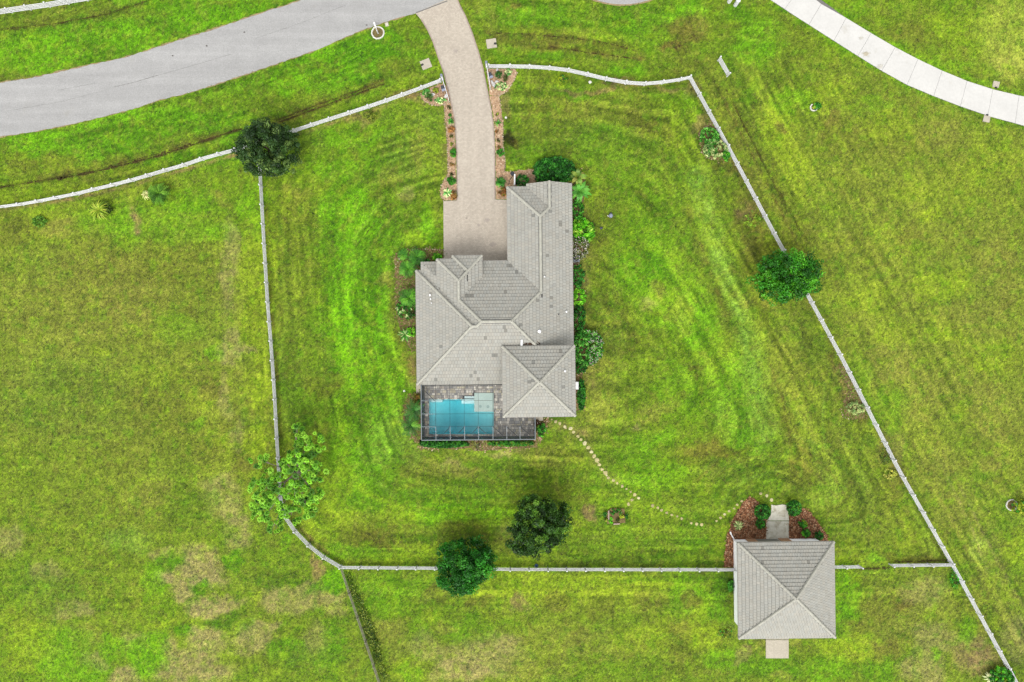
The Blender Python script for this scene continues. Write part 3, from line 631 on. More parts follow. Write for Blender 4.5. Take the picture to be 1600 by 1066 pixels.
def lawn_colour(px, py):
    wx = (fbm(px, py, 34, 11, 3) - 0.5) * 34; wy = (fbm(px, py, 34, 21, 3) - 0.5) * 34
    sx = (fbm(px, py, 9, 31, 2) - 0.5) * 10; sy = (fbm(px, py, 9, 41, 2) - 0.5) * 10
    c = np.tile(PA['base'], (len(px), 1))
    def blend(col, a):
        nonlocal c
        c += (PA[col] - c) * a[:, None]
    # broad natural variation
    blend('olive', np.clip((fbm(px, py, 120, 101) - 0.50) * 4, 0, 1) * 0.40)
    blend('yel', np.clip((fbm(px, py, 90, 111) - 0.54) * 5, 0, 1) * 0.4)
    blend('lush', np.clip((fbm(px, py, 100, 121) - 0.54) * 5, 0, 1) * 0.5)
    qx, qy = px + wx + sx, py + wy + sy
    for (x, y, rx, ry, col, op) in PATCH:
        d = np.hypot((qx - x) / (rx * 1.25), (qy - y) / (ry * 1.25))
        m = d < 1
        if m.any():
            a = np.zeros(len(px)); t = 1 - d[m]; t = np.clip(t * 1.9, 0, 1)
            a[m] = np.minimum(.97, t * t * (3 - 2 * t) * op * 1.2)
            blend(col, a)
    ux, uy = px + sx * 0.25 + wx * 0.06, py + sy * 0.25 + wy * 0.06
    brk = fbm(px, py, 14, 301, 3)
    for (pts, hw, col, op) in STROKE:
        xs = [p[0] for p in pts]; ys = [p[1] for p in pts]
        g = hw * 2 + 6
        m = (ux > min(xs) - g) & (ux < max(xs) + g) & (uy > min(ys) - g) & (uy < max(ys) + g)
        if not m.any():
            continue
        X, Y = ux[m], uy[m]
        d = np.full(X.shape, 1e9)
        for (x0, y0), (x1, y1) in zip(pts[:-1], pts[1:]):
            L = (x1 - x0) ** 2 + (y1 - y0) ** 2
            t = np.clip(((X - x0) * (x1 - x0) + (Y - y0) * (y1 - y0)) / L, 0, 1)
            d = np.minimum(d, np.hypot(X - x0 - t * (x1 - x0), Y - y0 - t * (y1 - y0)))
        a = np.zeros(len(px))
        a[m] = np.exp(-(d / (hw * 1.05)) ** 2) * min(1, op * 1.3) * np.clip(0.35 + (brk[m] - 0.3) * 2.2, 0.62 if col == 'rut' else 0.15, 1.15)
        blend(col, np.clip(a, 0, 1))
    # mower streaks: bands stretched along the driving direction
    def edge_dist(poly, closed=True):
        n = len(poly)
        best = np.full(len(px), 1e9); arc = np.zeros(len(px)); run = 0.0
        for i in range(n if closed else n - 1):
            (x0, y0), (x1, y1) = poly[i], poly[(i + 1) % n]
            L = math.hypot(x1 - x0, y1 - y0)
            t = np.clip(((px - x0) * (x1 - x0) + (py - y0) * (y1 - y0)) / L ** 2, 0, 1)
            d = np.hypot(px - x0 - t * (x1 - x0), py - y0 - t * (y1 - y0))
            m = d < best
            best = np.where(m, d, best); arc = np.where(m, run + t * L, arc)
            run += L
        return best, arc
    def mow(d, arc, w, cell, amt, seed, tint=(1.15, 1.0, 1.1), brk_len=90):
        dd = d + (wx * .07 + sx * .10)
        band = vnoise(dd, arc / brk_len * cell, cell, seed) * .55 + vnoise(dd, arc / (brk_len * .5) * cell, cell * .5, seed + 1) * .45 - .5
        gate = np.clip(fbm(px, py, 70, seed + 2, 3) * 2.6 - .70, .12, 1.15)
        nonlocal c
        band = np.tanh(band * 5) * .42
        c *= (1 + (band * amt * w * gate)[:, None] * np.array(tint)[None, :])
    YARD = [(409, 262), (426, 540), (436, 700), (446, 801), (486, 851), (535, 884), (800, 887), (1147, 887), (1486, 885), (1396, 726), (1202, 358), (1076, 124), (1006, 134), (900, 114), (764, 107), (700, 150), (690, 130), (605, 160), (463, 207)]
    inside = inpoly(px, py, YARD).astype(float)
    acc = np.zeros(len(px))
    for seg in ([(409, 262), (426, 540), (436, 700)], [(436, 700), (446, 801), (486, 851), (535, 884)], [(535, 884), (1147, 887), (1486, 885)], [(1486, 885), (1202, 358), (1076, 124)], [(1076, 124), (1006, 134), (900, 114), (764, 107)], [(690, 130), (605, 160), (463, 207), (409, 262)]):
        acc += (edge_dist(seg, False)[0] + 1.0) ** -3.2
    d = acc ** (-1 / 3.2)
    arc = np.arctan2(py - 520, (px - 830) * .8) * 420
    mow(d, arc, inside, 4.6, .80, 500, brk_len=190)
    mow(d, arc, inside, 8.5, .70, 505, brk_len=260)
    mow(d, arc, inside, 17, .40, 510, (1.5, .85, 1.0), brk_len=150)
    EF = [(1076, 124), (1202, 358), (1396, 726), (1486, 885), (1612, 1118)]
    east = ((px - 1076) * (1118 - 124) - (py - 124) * (1612 - 1076) > 0).astype(float) * (py > 90)
    d2, arc2 = edge_dist(EF, False)
    mow(d2, arc2, east * np.clip(1.25 - d2 / 260, .35, 1), 4.6, .95, 520, (1.2, 1.0, 1.1), 260)
    mow(d2, arc2, east * np.clip(1.25 - d2 / 260, .35, 1), 10, .5, 525, (1.3, 1.0, 1.1), 260)
    d3, arc3 = edge_dist([(x, y) for x, y in ROAD_BOT], False)
    verge = ((py < 330) & (inside < .5) & (px < 700)).astype(float)
    mow(d3, arc3, verge, 5, .7, 530, (1.2, 1.0, 1.1), 200)
    south = ((py > 888) & (px > 540) & (east < .5)).astype(float)
    mow(py, px, south * np.clip(1.6 - (py - 888) / 70, .35, 1), 5.5, .85, 540, (1.2, 1.0, 1.1), 200)
    west = ((px < 440) & (py > 300) & (verge < .5) & (inside < .5)).astype(float)
    mow(py + px * .02, px, west * .8, 8, .4, 550, (1.1, 1.0, 1.0), 150)
    mow(np.abs(px - (411 + (py - 300) * .062)), py, west * np.clip((px - 340) / 40, 0, 1), 7, .6, 560, (1.15, 1.0, 1.1), 110)
    north = ((py < 130) & (px > 715) & (px < 1210) & (inside < .5)).astype(float)
    mow(py - (px - 800) * .12, px, north, 5.5, .7, 570, (1.2, 1.0, 1.1), 130)
    # the open paddocks are drier and paler than the watered yard
    outer = np.clip(west + east + south, 0, 1)
    c *= 1 + outer[:, None] * np.array([.07, -.01, .22])
    # circling passes by the outbuilding walk and the garage turn
    for (ox, oy, rr, ww, am, sd_) in ((1205, 800, 75, 45, .85, 581), (640, 420, 105, 50, .8, 583), (1235, 780, 80, 40, .6, 585)):
        q = np.hypot(px - ox, (py - oy) * 1.05)
        mow(q, np.arctan2(py - oy, px - ox) * rr, inside * np.clip(1.4 - np.abs(q - rr) / ww * 1.2, 0, 1) * ((py < oy) if ox > 1000 else (px < ox)), 4.6, am, sd_, brk_len=160)
    # fine clumping
    f1 = fbm(px, py, 13, 601, 4) - 0.5
    f2 = vnoise(px, py, 3.4, 611) - 0.5
    blend('dry', np.clip((fbm(px, py, 9, 631, 4) - 0.55) * 7, 0, 1) * 0.36)
    blend('brown', np.clip((fbm(px, py, 10, 651, 4) - 0.60) * 7, 0, 1) * 0.28)
    blend('lush', np.clip((fbm(px, py, 11, 641, 4) - 0.58) * 7, 0, 1) * 0.38)
    blend('yel', np.clip((fbm(px, py, 11, 661, 4) - 0.60) * 7, 0, 1) * 0.4)
    c *= (1 + f1[:, None] * np.array([0.62, 0.52, 0.5]) + f2[:, None] * np.array([0.5, 0.45, 0.4]))
    c *= 1 + np.random.default_rng(671).normal(size=len(px))[:, None] * np.array([.20, .18, .16])
    c = c * 0.97 + c.mean(1)[:, None] * 0.03
    return np.clip(c, 0.004, 0.6)

X0, X1, Y0, Y1, STEP = -76.0, 76.0, -53.0, 53.0, 0.18
gx = np.arange(X0, X1 + 1e-6, STEP); gy = np.arange(Y0, Y1 + 1e-6, STEP)
GX, GY = np.meshgrid(gx, gy)
LPX, LPY = 800 + GX.ravel() / M_PX, 533 - GY.ravel() / M_PX
LC = lawn_colour(LPX, LPY)
relief = (fbm(LPX, LPY, 60, 701, 3) - 0.5) * 0.03 - 0.02
POOL = (671, 624, 771, 679)
pool_hole = (LPX > 667) & (LPX < 775) & (LPY > 610) & (LPY < 683)

def build_lawn():
    ny, nx = len(gy), len(gx)
    V = np.column_stack([GX.ravel(), GY.ravel(), relief])
    idx = np.arange(nx * ny).reshape(ny, nx)
    FA = np.stack([idx[:-1, :-1], idx[:-1, 1:], idx[1:, 1:], idx[1:, :-1]], -1).reshape(-1, 4)
    FA = FA[~pool_hole[FA].any(1)]
    # surround out to the horizon, butting the inner sheet
    me = bpy.data.meshes.new('lawn')
    B = 600.0
    ring = np.array([(X0, Y0), (X1 - (X1 - X0) % STEP, Y0), (gx[-1], gy[-1]), (X0, gy[-1]), (-B, -B), (B, -B), (B, B), (-B, B)])
    ring[1] = (gx[-1], Y0)
    Vr = np.column_stack([ring, np.full(8, -0.02)])
    n0 = len(V)
    V = np.vstack([V, Vr])
    Fr = np.array([(4, 5, 1, 0), (5, 6, 2, 1), (6, 7, 3, 2), (7, 4, 0, 3)]) + n0
    FA = np.vstack([FA, Fr])
    m = len(FA)
    me.vertices.add(len(V)); me.vertices.foreach_set('co', V.astype(np.float32).ravel())
    me.loops.add(m * 4); me.loops.foreach_set('vertex_index', FA.astype(np.int32).ravel())
    me.polygons.add(m)
    me.polygons.foreach_set('loop_start', np.arange(0, m * 4, 4, dtype=np.int32))
    me.polygons.foreach_set('loop_total', np.full(m, 4, dtype=np.int32))
    me.polygons.foreach_set('use_smooth', np.ones(m, dtype=bool))
    me.update(calc_edges=True)
    at = me.color_attributes.new('Col', 'FLOAT_COLOR', 'POINT')
    c4 = np.ones((len(V), 4), dtype=np.float32)
    c4[:n0, :3] = LC
    c4[n0:, :3] = PA['base'] * 0.95
    at.data.foreach_set('color', c4.ravel())
    struct(link('lawn', me, MAT['lawn']), 'mown grass lawn and paddocks with worn and yellow patches')
build_lawn()

# ------------------------------------------------------------------ roads, driveways, pads
def jitter_line(pts, step, amp, seed):
    r = random.Random(seed)
    out = []
    for (x0, y0), (x1, y1) in zip(pts[:-1], pts[1:]):
        L = math.hypot(x1 - x0, y1 - y0)
        n = max(1, int(L / step))
        nx_, ny_ = -(y1 - y0) / L, (x1 - x0) / L
        for k in range(n):
            t = k / n
            j = r.uniform(-amp, amp)
            out.append((x0 + (x1 - x0) * t + nx_ * j, y0 + (y1 - y0) * t + ny_ * j))
    out.append(pts[-1])
    return out

def smooth_closed(poly, step, amp, seed):
    return jitter_line(poly + [poly[0]], step, amp, seed)[:-1]

def sheet(name, poly, z0, z1, mat, parent=None):
    mb = MB()
    mb.prism([W2(p)[:2] for p in poly], z0, z1)
    return obj(name, mb, mat, parent)

def stone(mb, x, y, z, rx, ry, rz, col, n=7):
    """a rounded uneven stone sitting at z"""
    a0 = random.uniform(0, 6.28)
    rows = [(1.0, 0.0), (1.02, 0.45), (0.8, 0.85), (0.35, 1.0)]
    vs = []
    jit = [random.uniform(.82, 1.15) for _ in range(n)]
    for (r, h) in rows:
        for k in range(n):
            t = a0 + 2 * math.pi * k / n
            vs.append((x + rx * r * jit[k] * math.cos(t), y + ry * r * jit[k] * math.sin(t), z + rz * h * random.uniform(.93, 1.07)))
    fs = []
    for i in range(len(rows) - 1):
        for k in range(n):
            fs.append((i * n + k, i * n + (k + 1) % n, (i + 1) * n + (k + 1) % n, (i + 1) * n + k))
    fs.append(tuple((len(rows) - 1) * n + k for k in range(n)))
    mb.mesh(vs, fs, col)

rt, rb = jitter_line(ROAD_TOP, 5, 0.9, 1), jitter_line(ROAD_BOT, 5, 0.8, 2)
road = struct(sheet('road', rt + rb[::-1], -0.10, 0.030, MAT['asphalt']), 'worn pale grey asphalt lane along the front verge')
def crack(pts, w, seed):
    mb = MB()
    P = [Vector(W2(p, .034)) for p in jitter_line(pts, 3, .35, seed)]
    P = [Vector((p.x, p.y, .034)) for p in P]
    for a, b in zip(P[:-1], P[1:]):
        d = (b - a).normalized(); n = Vector((-d.y, d.x, 0)) * w * random.uniform(.4, 1.2) / 2
        mb.face([tuple(a - n), tuple(b - n), tuple(b + n), tuple(a + n)])
    struct(obj('crack', mb, MAT['grout'], road))
crack([(178, 136), (205, 130), (246, 118)], .07, 61); crack([(246, 118), (300, 103), (360, 85)], .035, 62); crack([(20, 172), (100, 158), (160, 142)], .03, 63)
crack([(90, 141), (150, 130)], .03, 64); crack([(400, 60), (470, 36), (540, 8)], .03, 65)
for (px, py) in ((270, 87.5), (382, 50.5), (573, 39.5), (323, 72)):
    mb = MB(); x, y, _ = W(px, py); stone(mb, x, y, .031, .12, .10, .01, S(110, 105, 100)); struct(obj('patch', mb, MAT['rock'], road))
# sandy broken edge just under the asphalt
rt2 = [(x, y - 1.6) for x, y in jitter_line(ROAD_TOP, 6, 1.3, 3)]; rb2 = [(x, y + 0.9) for x, y in jitter_line(ROAD_BOT, 6, 1.0, 4)]
struct(sheet('road_shoulder', rt2 + rb2[::-1], -0.12, 0.012, MAT['sand_verge']))
cx, cy, cr = CULDESAC
circ = [(cx + cr * math.cos(t), cy + cr * math.sin(t)) for t in np.linspace(0, 2 * math.pi, 90)[:-1]]
struct(sheet('turning_circle', circ, -0.10, 0.026, MAT['asphalt']), 'grey asphalt turning circle at the end of the lane')
circ2 = [(cx + (cr + 2.2 + random.uniform(-.6, .6)) * math.cos(t), cy + (cr + 2.2 + random.uniform(-.6, .6)) * math.sin(t)) for t in np.linspace(0, 2 * math.pi, 120)[:-1]]
struct(sheet('turning_circle_shoulder', circ2, -0.12, 0.008, MAT['sand_verge']))
drv = struct(sheet('driveway', DRIVE, -0.10, 0.045, MAT['paver']), 'pale pink brick paved driveway from the road to the garage')
# a darker soldier course along both driveway edges
mb = MB()
DL = DRIVE[1:13]; DR = DRIVE[18:31]
def ribbon(mb, pts, w, z, side):
    P = [Vector(W2(p)) for p in pts]
    L = []
    for i, p in enumerate(P):
        d = (P[min(i + 1, len(P) - 1)] - P[max(i - 1, 0)]).normalized()
        n = Vector((-d.y, d.x, 0)) * side
        L.append((p, p + n * w))
    for (a, b), (c, d) in zip(L[:-1], L[1:]):
        q = [(a.x, a.y, z), (c.x, c.y, z), (d.x, d.y, z), (b.x, b.y, z)]
        if side > 0:
            mb.face(q)
        else:
            mb.face(q[::-1])
MAT['border'] = mat_mottled('border paver', S(190, 172, 158), 0.15, (1, 6, 18), 0.9)
ribbon(mb, DL, 0.16, 0.049, 1)
ribbon(mb, DR, 0.16, 0.049, 1)
struct(obj('driveway_border', mb, MAT['border'], drv))
# dark joint where the pavers meet the asphalt
mb = MB()
a, b = Vector(W(650, 20.2, 0.05)), Vector(W(699, 1.5, 0.05))
mb.bar(a, b, 0.12, 0.012)
struct(obj('driveway_joint', mb, MAT['grout'], drv))

cd = bpy.data.objects.new('concrete_drive', None)
COL.objects.link(cd)
struct(cd, 'bright white concrete driveway of the neighbouring plot, cast in slabs')
def along(line, a, b):
    """points of a polyline strictly between a and b, by x"""
    return [p for p in line if a[0] + 1 < p[0] < b[0] - 1]
for (l0, h0), (l1, h1) in zip(JOINTS[:-1], JOINTS[1:]):
    poly = [l0] + along(CDRIVE_LO, l0, l1) + [l1, h1] + along(CDRIVE_HI, h0, h1)[::-1] + [h0]
    q = [Vector(W2(p)[:2]) for p in poly]
    c = sum(q, Vector((0, 0))) / len(q)
    q = [tuple(c + (p - c) * 0.991) for p in q]
    mb = MB()
    mb.prism([(p[0] - c.x, p[1] - c.y) for p in q], -0.10, 0.05)
    struct(link('slab', mb.data('slab'), MAT['concrete_bright'], cd, (c.x, c.y, random.uniform(-0.004, 0.004))))
def stain(parent, px, py, r_, mat, z, n=26):
    x, y, _ = W(px, py)
    mb = MB()
    mb.face([(x + r_ * random.uniform(.45, 1.1) * math.cos(t), y + .75 * r_ * random.uniform(.45, 1.1) * math.sin(t), z) for t in [2 * math.pi * k / n for k in range(n)]])
    return struct(obj('stain', mb, mat, parent))
MAT['stain'] = mat_mottled('brown stain', S(206, 196, 172), .12, (1, 5, 18), .9, bump_d=0)
MAT['stain_faint'] = mat_mottled('faint grey stain', S(224, 220, 208), .08, (1, 5, 18), .9, bump_d=0)
stain(cd, 1353, 85, .62, MAT['stain_faint'], .060); stain(cd, 1353, 84.5, .40, MAT['stain'], .063)
stain(cd, 1375, 104, .5, MAT['stain_faint'], .060); stain(cd, 1345, 60, .35, MAT['stain_faint'], .060)
MAT['oil'] = mat_mottled('oil mark', S(176, 164, 150), .12, (1, 5, 18), .8, bump_d=0)
MAT['tyre'] = mat_mottled('tyre scuff', S(196, 184, 171), .12, (1, 5, 18), .9, bump_d=0)
stain(drv, 729, 341, .16, MAT['oil'], .052); stain(drv, 761, 344, .45, MAT['tyre'], .050); stain(drv, 748, 352, .3, MAT['tyre'], .051); stain(drv, 770, 382, .5, MAT['tyre'], .0505); stain(drv, 712, 80, .4, MAT['tyre'], .0515)
mb = MB()
mb.prism([W2(p)[:2] for p in CDRIVE_LO + CDRIVE_HI[::-1]], -0.12, 0.018)
struct(obj('joint_filler', mb, MAT['grout'], cd))

def pad_pieces(name, polys, mat, label, z=0.06):
    e = bpy.data.objects.new(name, None)
    COL.objects.link(e)
    struct(e, label)
    for poly in polys:
        mb = MB()
        q = [W2(p)[:2] for p in poly]
        mb.prism(q, -0.10, z + random.uniform(-0.006, 0.006))
        struct(obj('slab', mb, mat, e))
    return e
pad_pieces('front_walk', [[(1197, 843.2), (1232.5, 843.2), (1232.5, 814.4), (1197, 814.4)],
                          [(1198.5, 813.4), (1232.5, 813.4), (1232, 806), (1229, 789.5), (1222, 788.3), (1212, 790), (1205, 788.6), (1205, 797), (1204, 805)]],
           MAT['concrete_old'], 'stained concrete walk between two round bushes at the outbuilding door')
pad_pieces('rear_pad', [[(1196.5, 970), (1232, 970), (1232, 999), (1196.5, 999)], [(1196.5, 1000), (1232, 1000), (1232, 1028.5), (1196.5, 1028.5)]], MAT['concrete'], 'concrete pad at the back of the outbuilding')
pad_pieces('side_pad', [[(650, 598), (661, 598), (661, 614.5), (650.5, 614.5)]], MAT['concrete'], 'small pale concrete pad at the house corner beside the pool screen')
pad_pieces('back_step', [[(835.7, 645), (848.5, 645), (848.5, 657.5), (835.7, 657.5)]], MAT['concrete'], 'pale concrete step outside the pool screen door')

MAT['mud'] = mat_mottled('dark bare soil', S(84, 74, 34), 0.3, (0.8, 4, 14), 0.95, bump_d=0.015)
def rut(pts, w, seed, keep=.85):
    r = random.Random(seed)
    mb = MB()
    P = [Vector(W2(p)) for p in jitter_line(pts, 2.2, .5, seed)]
    ph = r.uniform(0, 6)
    for i, (a, b) in enumerate(zip(P[:-1], P[1:])):
        if r.random() > keep:
            continue
        d = (b - a).normalized(); n = Vector((-d.y, d.x, 0))
        w0 = w * r.uniform(.25, 1.1) * (.7 + .4 * math.sin(i * .35 + ph)); w1 = w * r.uniform(.25, 1.1) * (.7 + .4 * math.sin(i * .35 + .35 + ph))
        z = .012
        mb.face([(a.x - n.x * w0, a.y - n.y * w0, z), (b.x - n.x * w1 + d.x * .05, b.y - n.y * w1, z), (b.x + n.x * w1 + d.x * .05, b.y + n.y * w1, z), (a.x + n.x * w0, a.y + n.y * w0, z)])
    return struct(obj('wheel_rut', mb, MAT['mud']))
rut([(-20, 296), (0, 293), (60, 283), (110, 276)], .11, 81, .8)
rut([(90, 280), (150, 268), (250, 243), (340, 213), (378, 201)], .20, 82, .95)
rut([(150, 265), (250, 239.5), (300, 224)], .10, 83, .7)
rut([(430, 193), (500, 168), (560, 146), (600, 131)], .13, 84, .9)
rut([(435, 187), (500, 162.5), (570, 138)], .11, 85, .85)
rut([(0, 46), (90, 36.5), (170, 21.5), (240, -2)], .08, 86, .6)
rut([(775, 52), (830, 54), (900, 60), (960, 70), (1000, 82)], .10, 87, .45)
rut([(860, 73), (930, 84), (985, 91)], .12, 88, .55)
rut([(1050, 78), (1072, 66), (1090, 50)], .22, 89, .5)
rut([(1135, 142), (1180, 232), (1250, 362)], .06, 90, .55)
rut([(1150, 172), (1190, 252), (1230, 332)], .05, 91, .5)
rut([(1341, 888), (1365, 888.5), (1390, 887)], .16, 92, .9)
rut([(1395, 879), (1440, 877), (1480, 875)], .13, 93, .75)
rut([(560, 381), (588, 345), (612, 318)], .06, 94, .5)

# ------------------------------------------------------------------ planting beds
def bed(name, poly, mat, z, label, edging=None, chips=None, seed=5):
    poly = smooth_closed(poly, 4, 1.5 if name == 'soil_bed' else 0.7, seed)
    o = struct(sheet(name, poly, -0.08, z, mat), label)
    r = np.random.default_rng(seed)
    P = np.array([W2(p)[:2] for p in poly])
    if chips:
        n, size, cols = chips
        lo, hi = P.min(0), P.max(0)
        q = r.random((n * 3, 2)) * (hi - lo) + lo
        m = inpoly(q[:, 0], q[:, 1], [tuple(p) for p in P])
        q = q[m][:n] + r.normal(size=(min(n, int(m.sum())), 2)) * (.10 if name != 'soil_bed' else .22)
        k = len(q)
        a = r.random(k) * math.pi * 2; L = size * (0.5 + r.random(k)); w = L * (0.3 + 0.3 * r.random(k))
        d = np.column_stack([np.cos(a), np.sin(a)]); e = np.column_stack([-d[:, 1], d[:, 0]])
        zz = z + 0.004 + r.random(k) * 0.05
        V = np.zeros((k, 4, 3))
        for i, (s, t) in enumerate(((-1, -1), (1, -1), (1, 1), (-1, 1))):
            V[:, i, :2] = q + d * (L * s / 2)[:, None] + e * (w * t / 2)[:, None]
            V[:, i, 2] = zz + (r.random(k) - 0.3) * 0.06 * s + (r.random(k) - 0.5) * 0.03 * t
        V[:, :, 2] = np.maximum(V[:, :, 2], z + 0.002)
        FA = np.arange(k * 4).reshape(k, 4)
        cc = np.array(cols)[r.integers(0, len(cols), k)] * (0.7 + 0.6 * r.random((k, 1)))
        s = link('mulch_chips', np_mesh('mulch_chips', V.reshape(-1, 3), FA, cc), MAT['chip'], o)
        s['kind'] = 'stuff'
    if edging:
        mb = MB()
        for seg in edging:
            pts = jitter_line(seg, 3.4, 0.5, seed + 1)
            for p in pts:
                x, y, _ = W2(p)
                s = random.uniform(0.07, 0.13)
                stone(mb, x, y, z - 0.03, s, s * random.uniform(.7, 1.2), s * random.uniform(.6, .9), random.choice([S(200, 182, 150), S(176, 156, 122), S(216, 202, 176), S(160, 142, 112)]))
        s = obj('edging_stones', mb, MAT['rock'], o)
        s['kind'] = 'stuff'
    return o

RED = [S(170, 112, 76), S(136, 90, 60), S(196, 142, 102), S(110, 78, 54), S(208, 168, 130)]
TANC = [S(226, 190, 152), S(204, 164, 126), S(238, 214, 182), S(176, 142, 108)]
BRN = [S(150, 128, 84), S(120, 104, 64), S(176, 154, 112), S(116, 140, 44), S(104, 136, 36), S(130, 156, 54)]
bed('mulch_bed', BED_BARN_W, MAT['mulch_red'], 0.035, 'red brown bark mulch bed beside the outbuilding walk', chips=(2600, .17, RED), seed=31)
bed('mulch_bed', BED_BARN_E, MAT['mulch_red'], 0.036, 'red brown bark mulch bed at the fence gap side of the walk', chips=(1300, .17, RED), seed=32)
bed('gravel_bed', BED_DRIVE_W, MAT['sandbed'], 0.020, 'tan gravel bed along the lawn side of the driveway', edging=[BED_DRIVE_W[:7]], chips=(900, .13, TANC), seed=33)
bed('gravel_bed', BED_GATE_W, MAT['sandbed'], 0.026, 'tan gravel corner bed inside the open gate', edging=[BED_GATE_W[:5]], chips=(500, .13, TANC), seed=34)
bed('gravel_bed', BED_DRIVE_E, MAT['sandbed'], 0.020, 'tan gravel bed along the garage side of the driveway', edging=[BED_DRIVE_E[12:]], chips=(1300, .13, TANC), seed=35)
bed('gravel_bed', BED_GATE_E, MAT['sandbed'], 0.026, 'tan gravel corner bed with clipped round bushes inside the gate', edging=[BED_GATE_E[2:6]], chips=(500, .13, TANC), seed=36)
bed('soil_bed', BED_WEST, MAT['soil'], 0.020, 'brown soil bed with feathery plants beside the house', edging=[[(645, 390), (661, 389.5), (676, 390), (691, 391)], [(624, 405), (619, 413), (617.5, 422)]], chips=(2600, .17, BRN), seed=37)
bed('soil_bed', BED_EAST, MAT['soil'], 0.022, 'brown mulch bed along the garden side of the house', chips=(1900, .15, TANC + BRN), seed=38)
bed('soil_bed', BED_SOUTH, MAT['soil'], 0.022, 'soil bed along the outside of the pool screen', chips=(1200, .15, TANC + BRN), seed=39)
bed('soil_bed', BED_PATIO_W, MAT['soil'], 0.022, 'soil bed with spiky palms at the pool screen corner', chips=(900, .16, BRN), seed=40)
bed('soil_bed', BED_FENCE_A, MAT['soil'], 0.018, 'soil bed of bushy plants against the white fence', edging=[[(1092, 212), (1100, 200), (1110, 194)], [(1096, 238), (1104, 246), (1116, 250)]], chips=(700, .16, BRN), seed=41)
bed('soil_bed', BED_FENCE_B, MAT['soil'], 0.018, 'bare brown soil bed around a silver shrub by the fence', edging=[[(1314, 640), (1317, 652), (1330, 655)]], chips=(700, .16, BRN), seed=42)

# ------------------------------------------------------------------ houses: hipped roofs over rectangles in house coordinates
SLOPE = 0.5
class Frame:
    """house coordinates in metres (u to the photo's side, v towards the photo's bottom) about a pivot pixel at height z"""
    def __init__(self, ppx, ppy, z, theta):
        self.o = Vector(W(ppx, ppy, z)[:2]); self.k = (H - z) / F; self.t = theta
    def P(self, u, v):
        """pixel offsets to world xy"""
        x = u * math.cos(self.t) + v * math.sin(self.t); y = -u * math.sin(self.t) + v * math.cos(self.t)
        return (self.o.x + x * self.k, self.o.y - y * self.k)

def clip(poly, a, b, c):
    """keep a*x+b*y+c >= 0"""
    out = []
    for i in range(len(poly)):
        p, q = poly[i], poly[(i + 1) % len(poly)]
        dp, dq = a * p[0] + b * p[1] + c, a * q[0] + b * q[1] + c
        if dp >= 0:
            out.append(p)
        if (dp >= 0) != (dq >= 0):
            t = dp / (dp - dq)
            out.append((p[0] + (q[0] - p[0]) * t, p[1] + (q[1] - p[1]) * t))
    return out

class Hip:
    """planes: list of (a,b,c): height in pixel units = a*u+b*v+c ; box: u0,v0,u1,v1 limits"""
    def __init__(self, u0, v0, u1, v1, sides, lift=0.0):
        self.box = (u0, v0, u1, v1)
        self.planes = []
        if 'w' in sides: self.planes.append((1, 0, -u0 + lift, 'w'))
        if 'e' in sides: self.planes.append((-1, 0, u1 + lift, 'e'))
        if 'n' in sides: self.planes.append((0, 1, -v0 + lift, 'n'))
        if 's' in sides: self.planes.append((0, -1, v1 + lift, 's'))
        self.lift = lift
    def h(self, u, v):
        if not (self.box[0] - .01 <= u <= self.box[2] + .01 and self.box[1] - .01 <= v <= self.box[3] + .01):
            return -1
        return min(a * u + b * v + c for a, b, c, _ in self.planes)

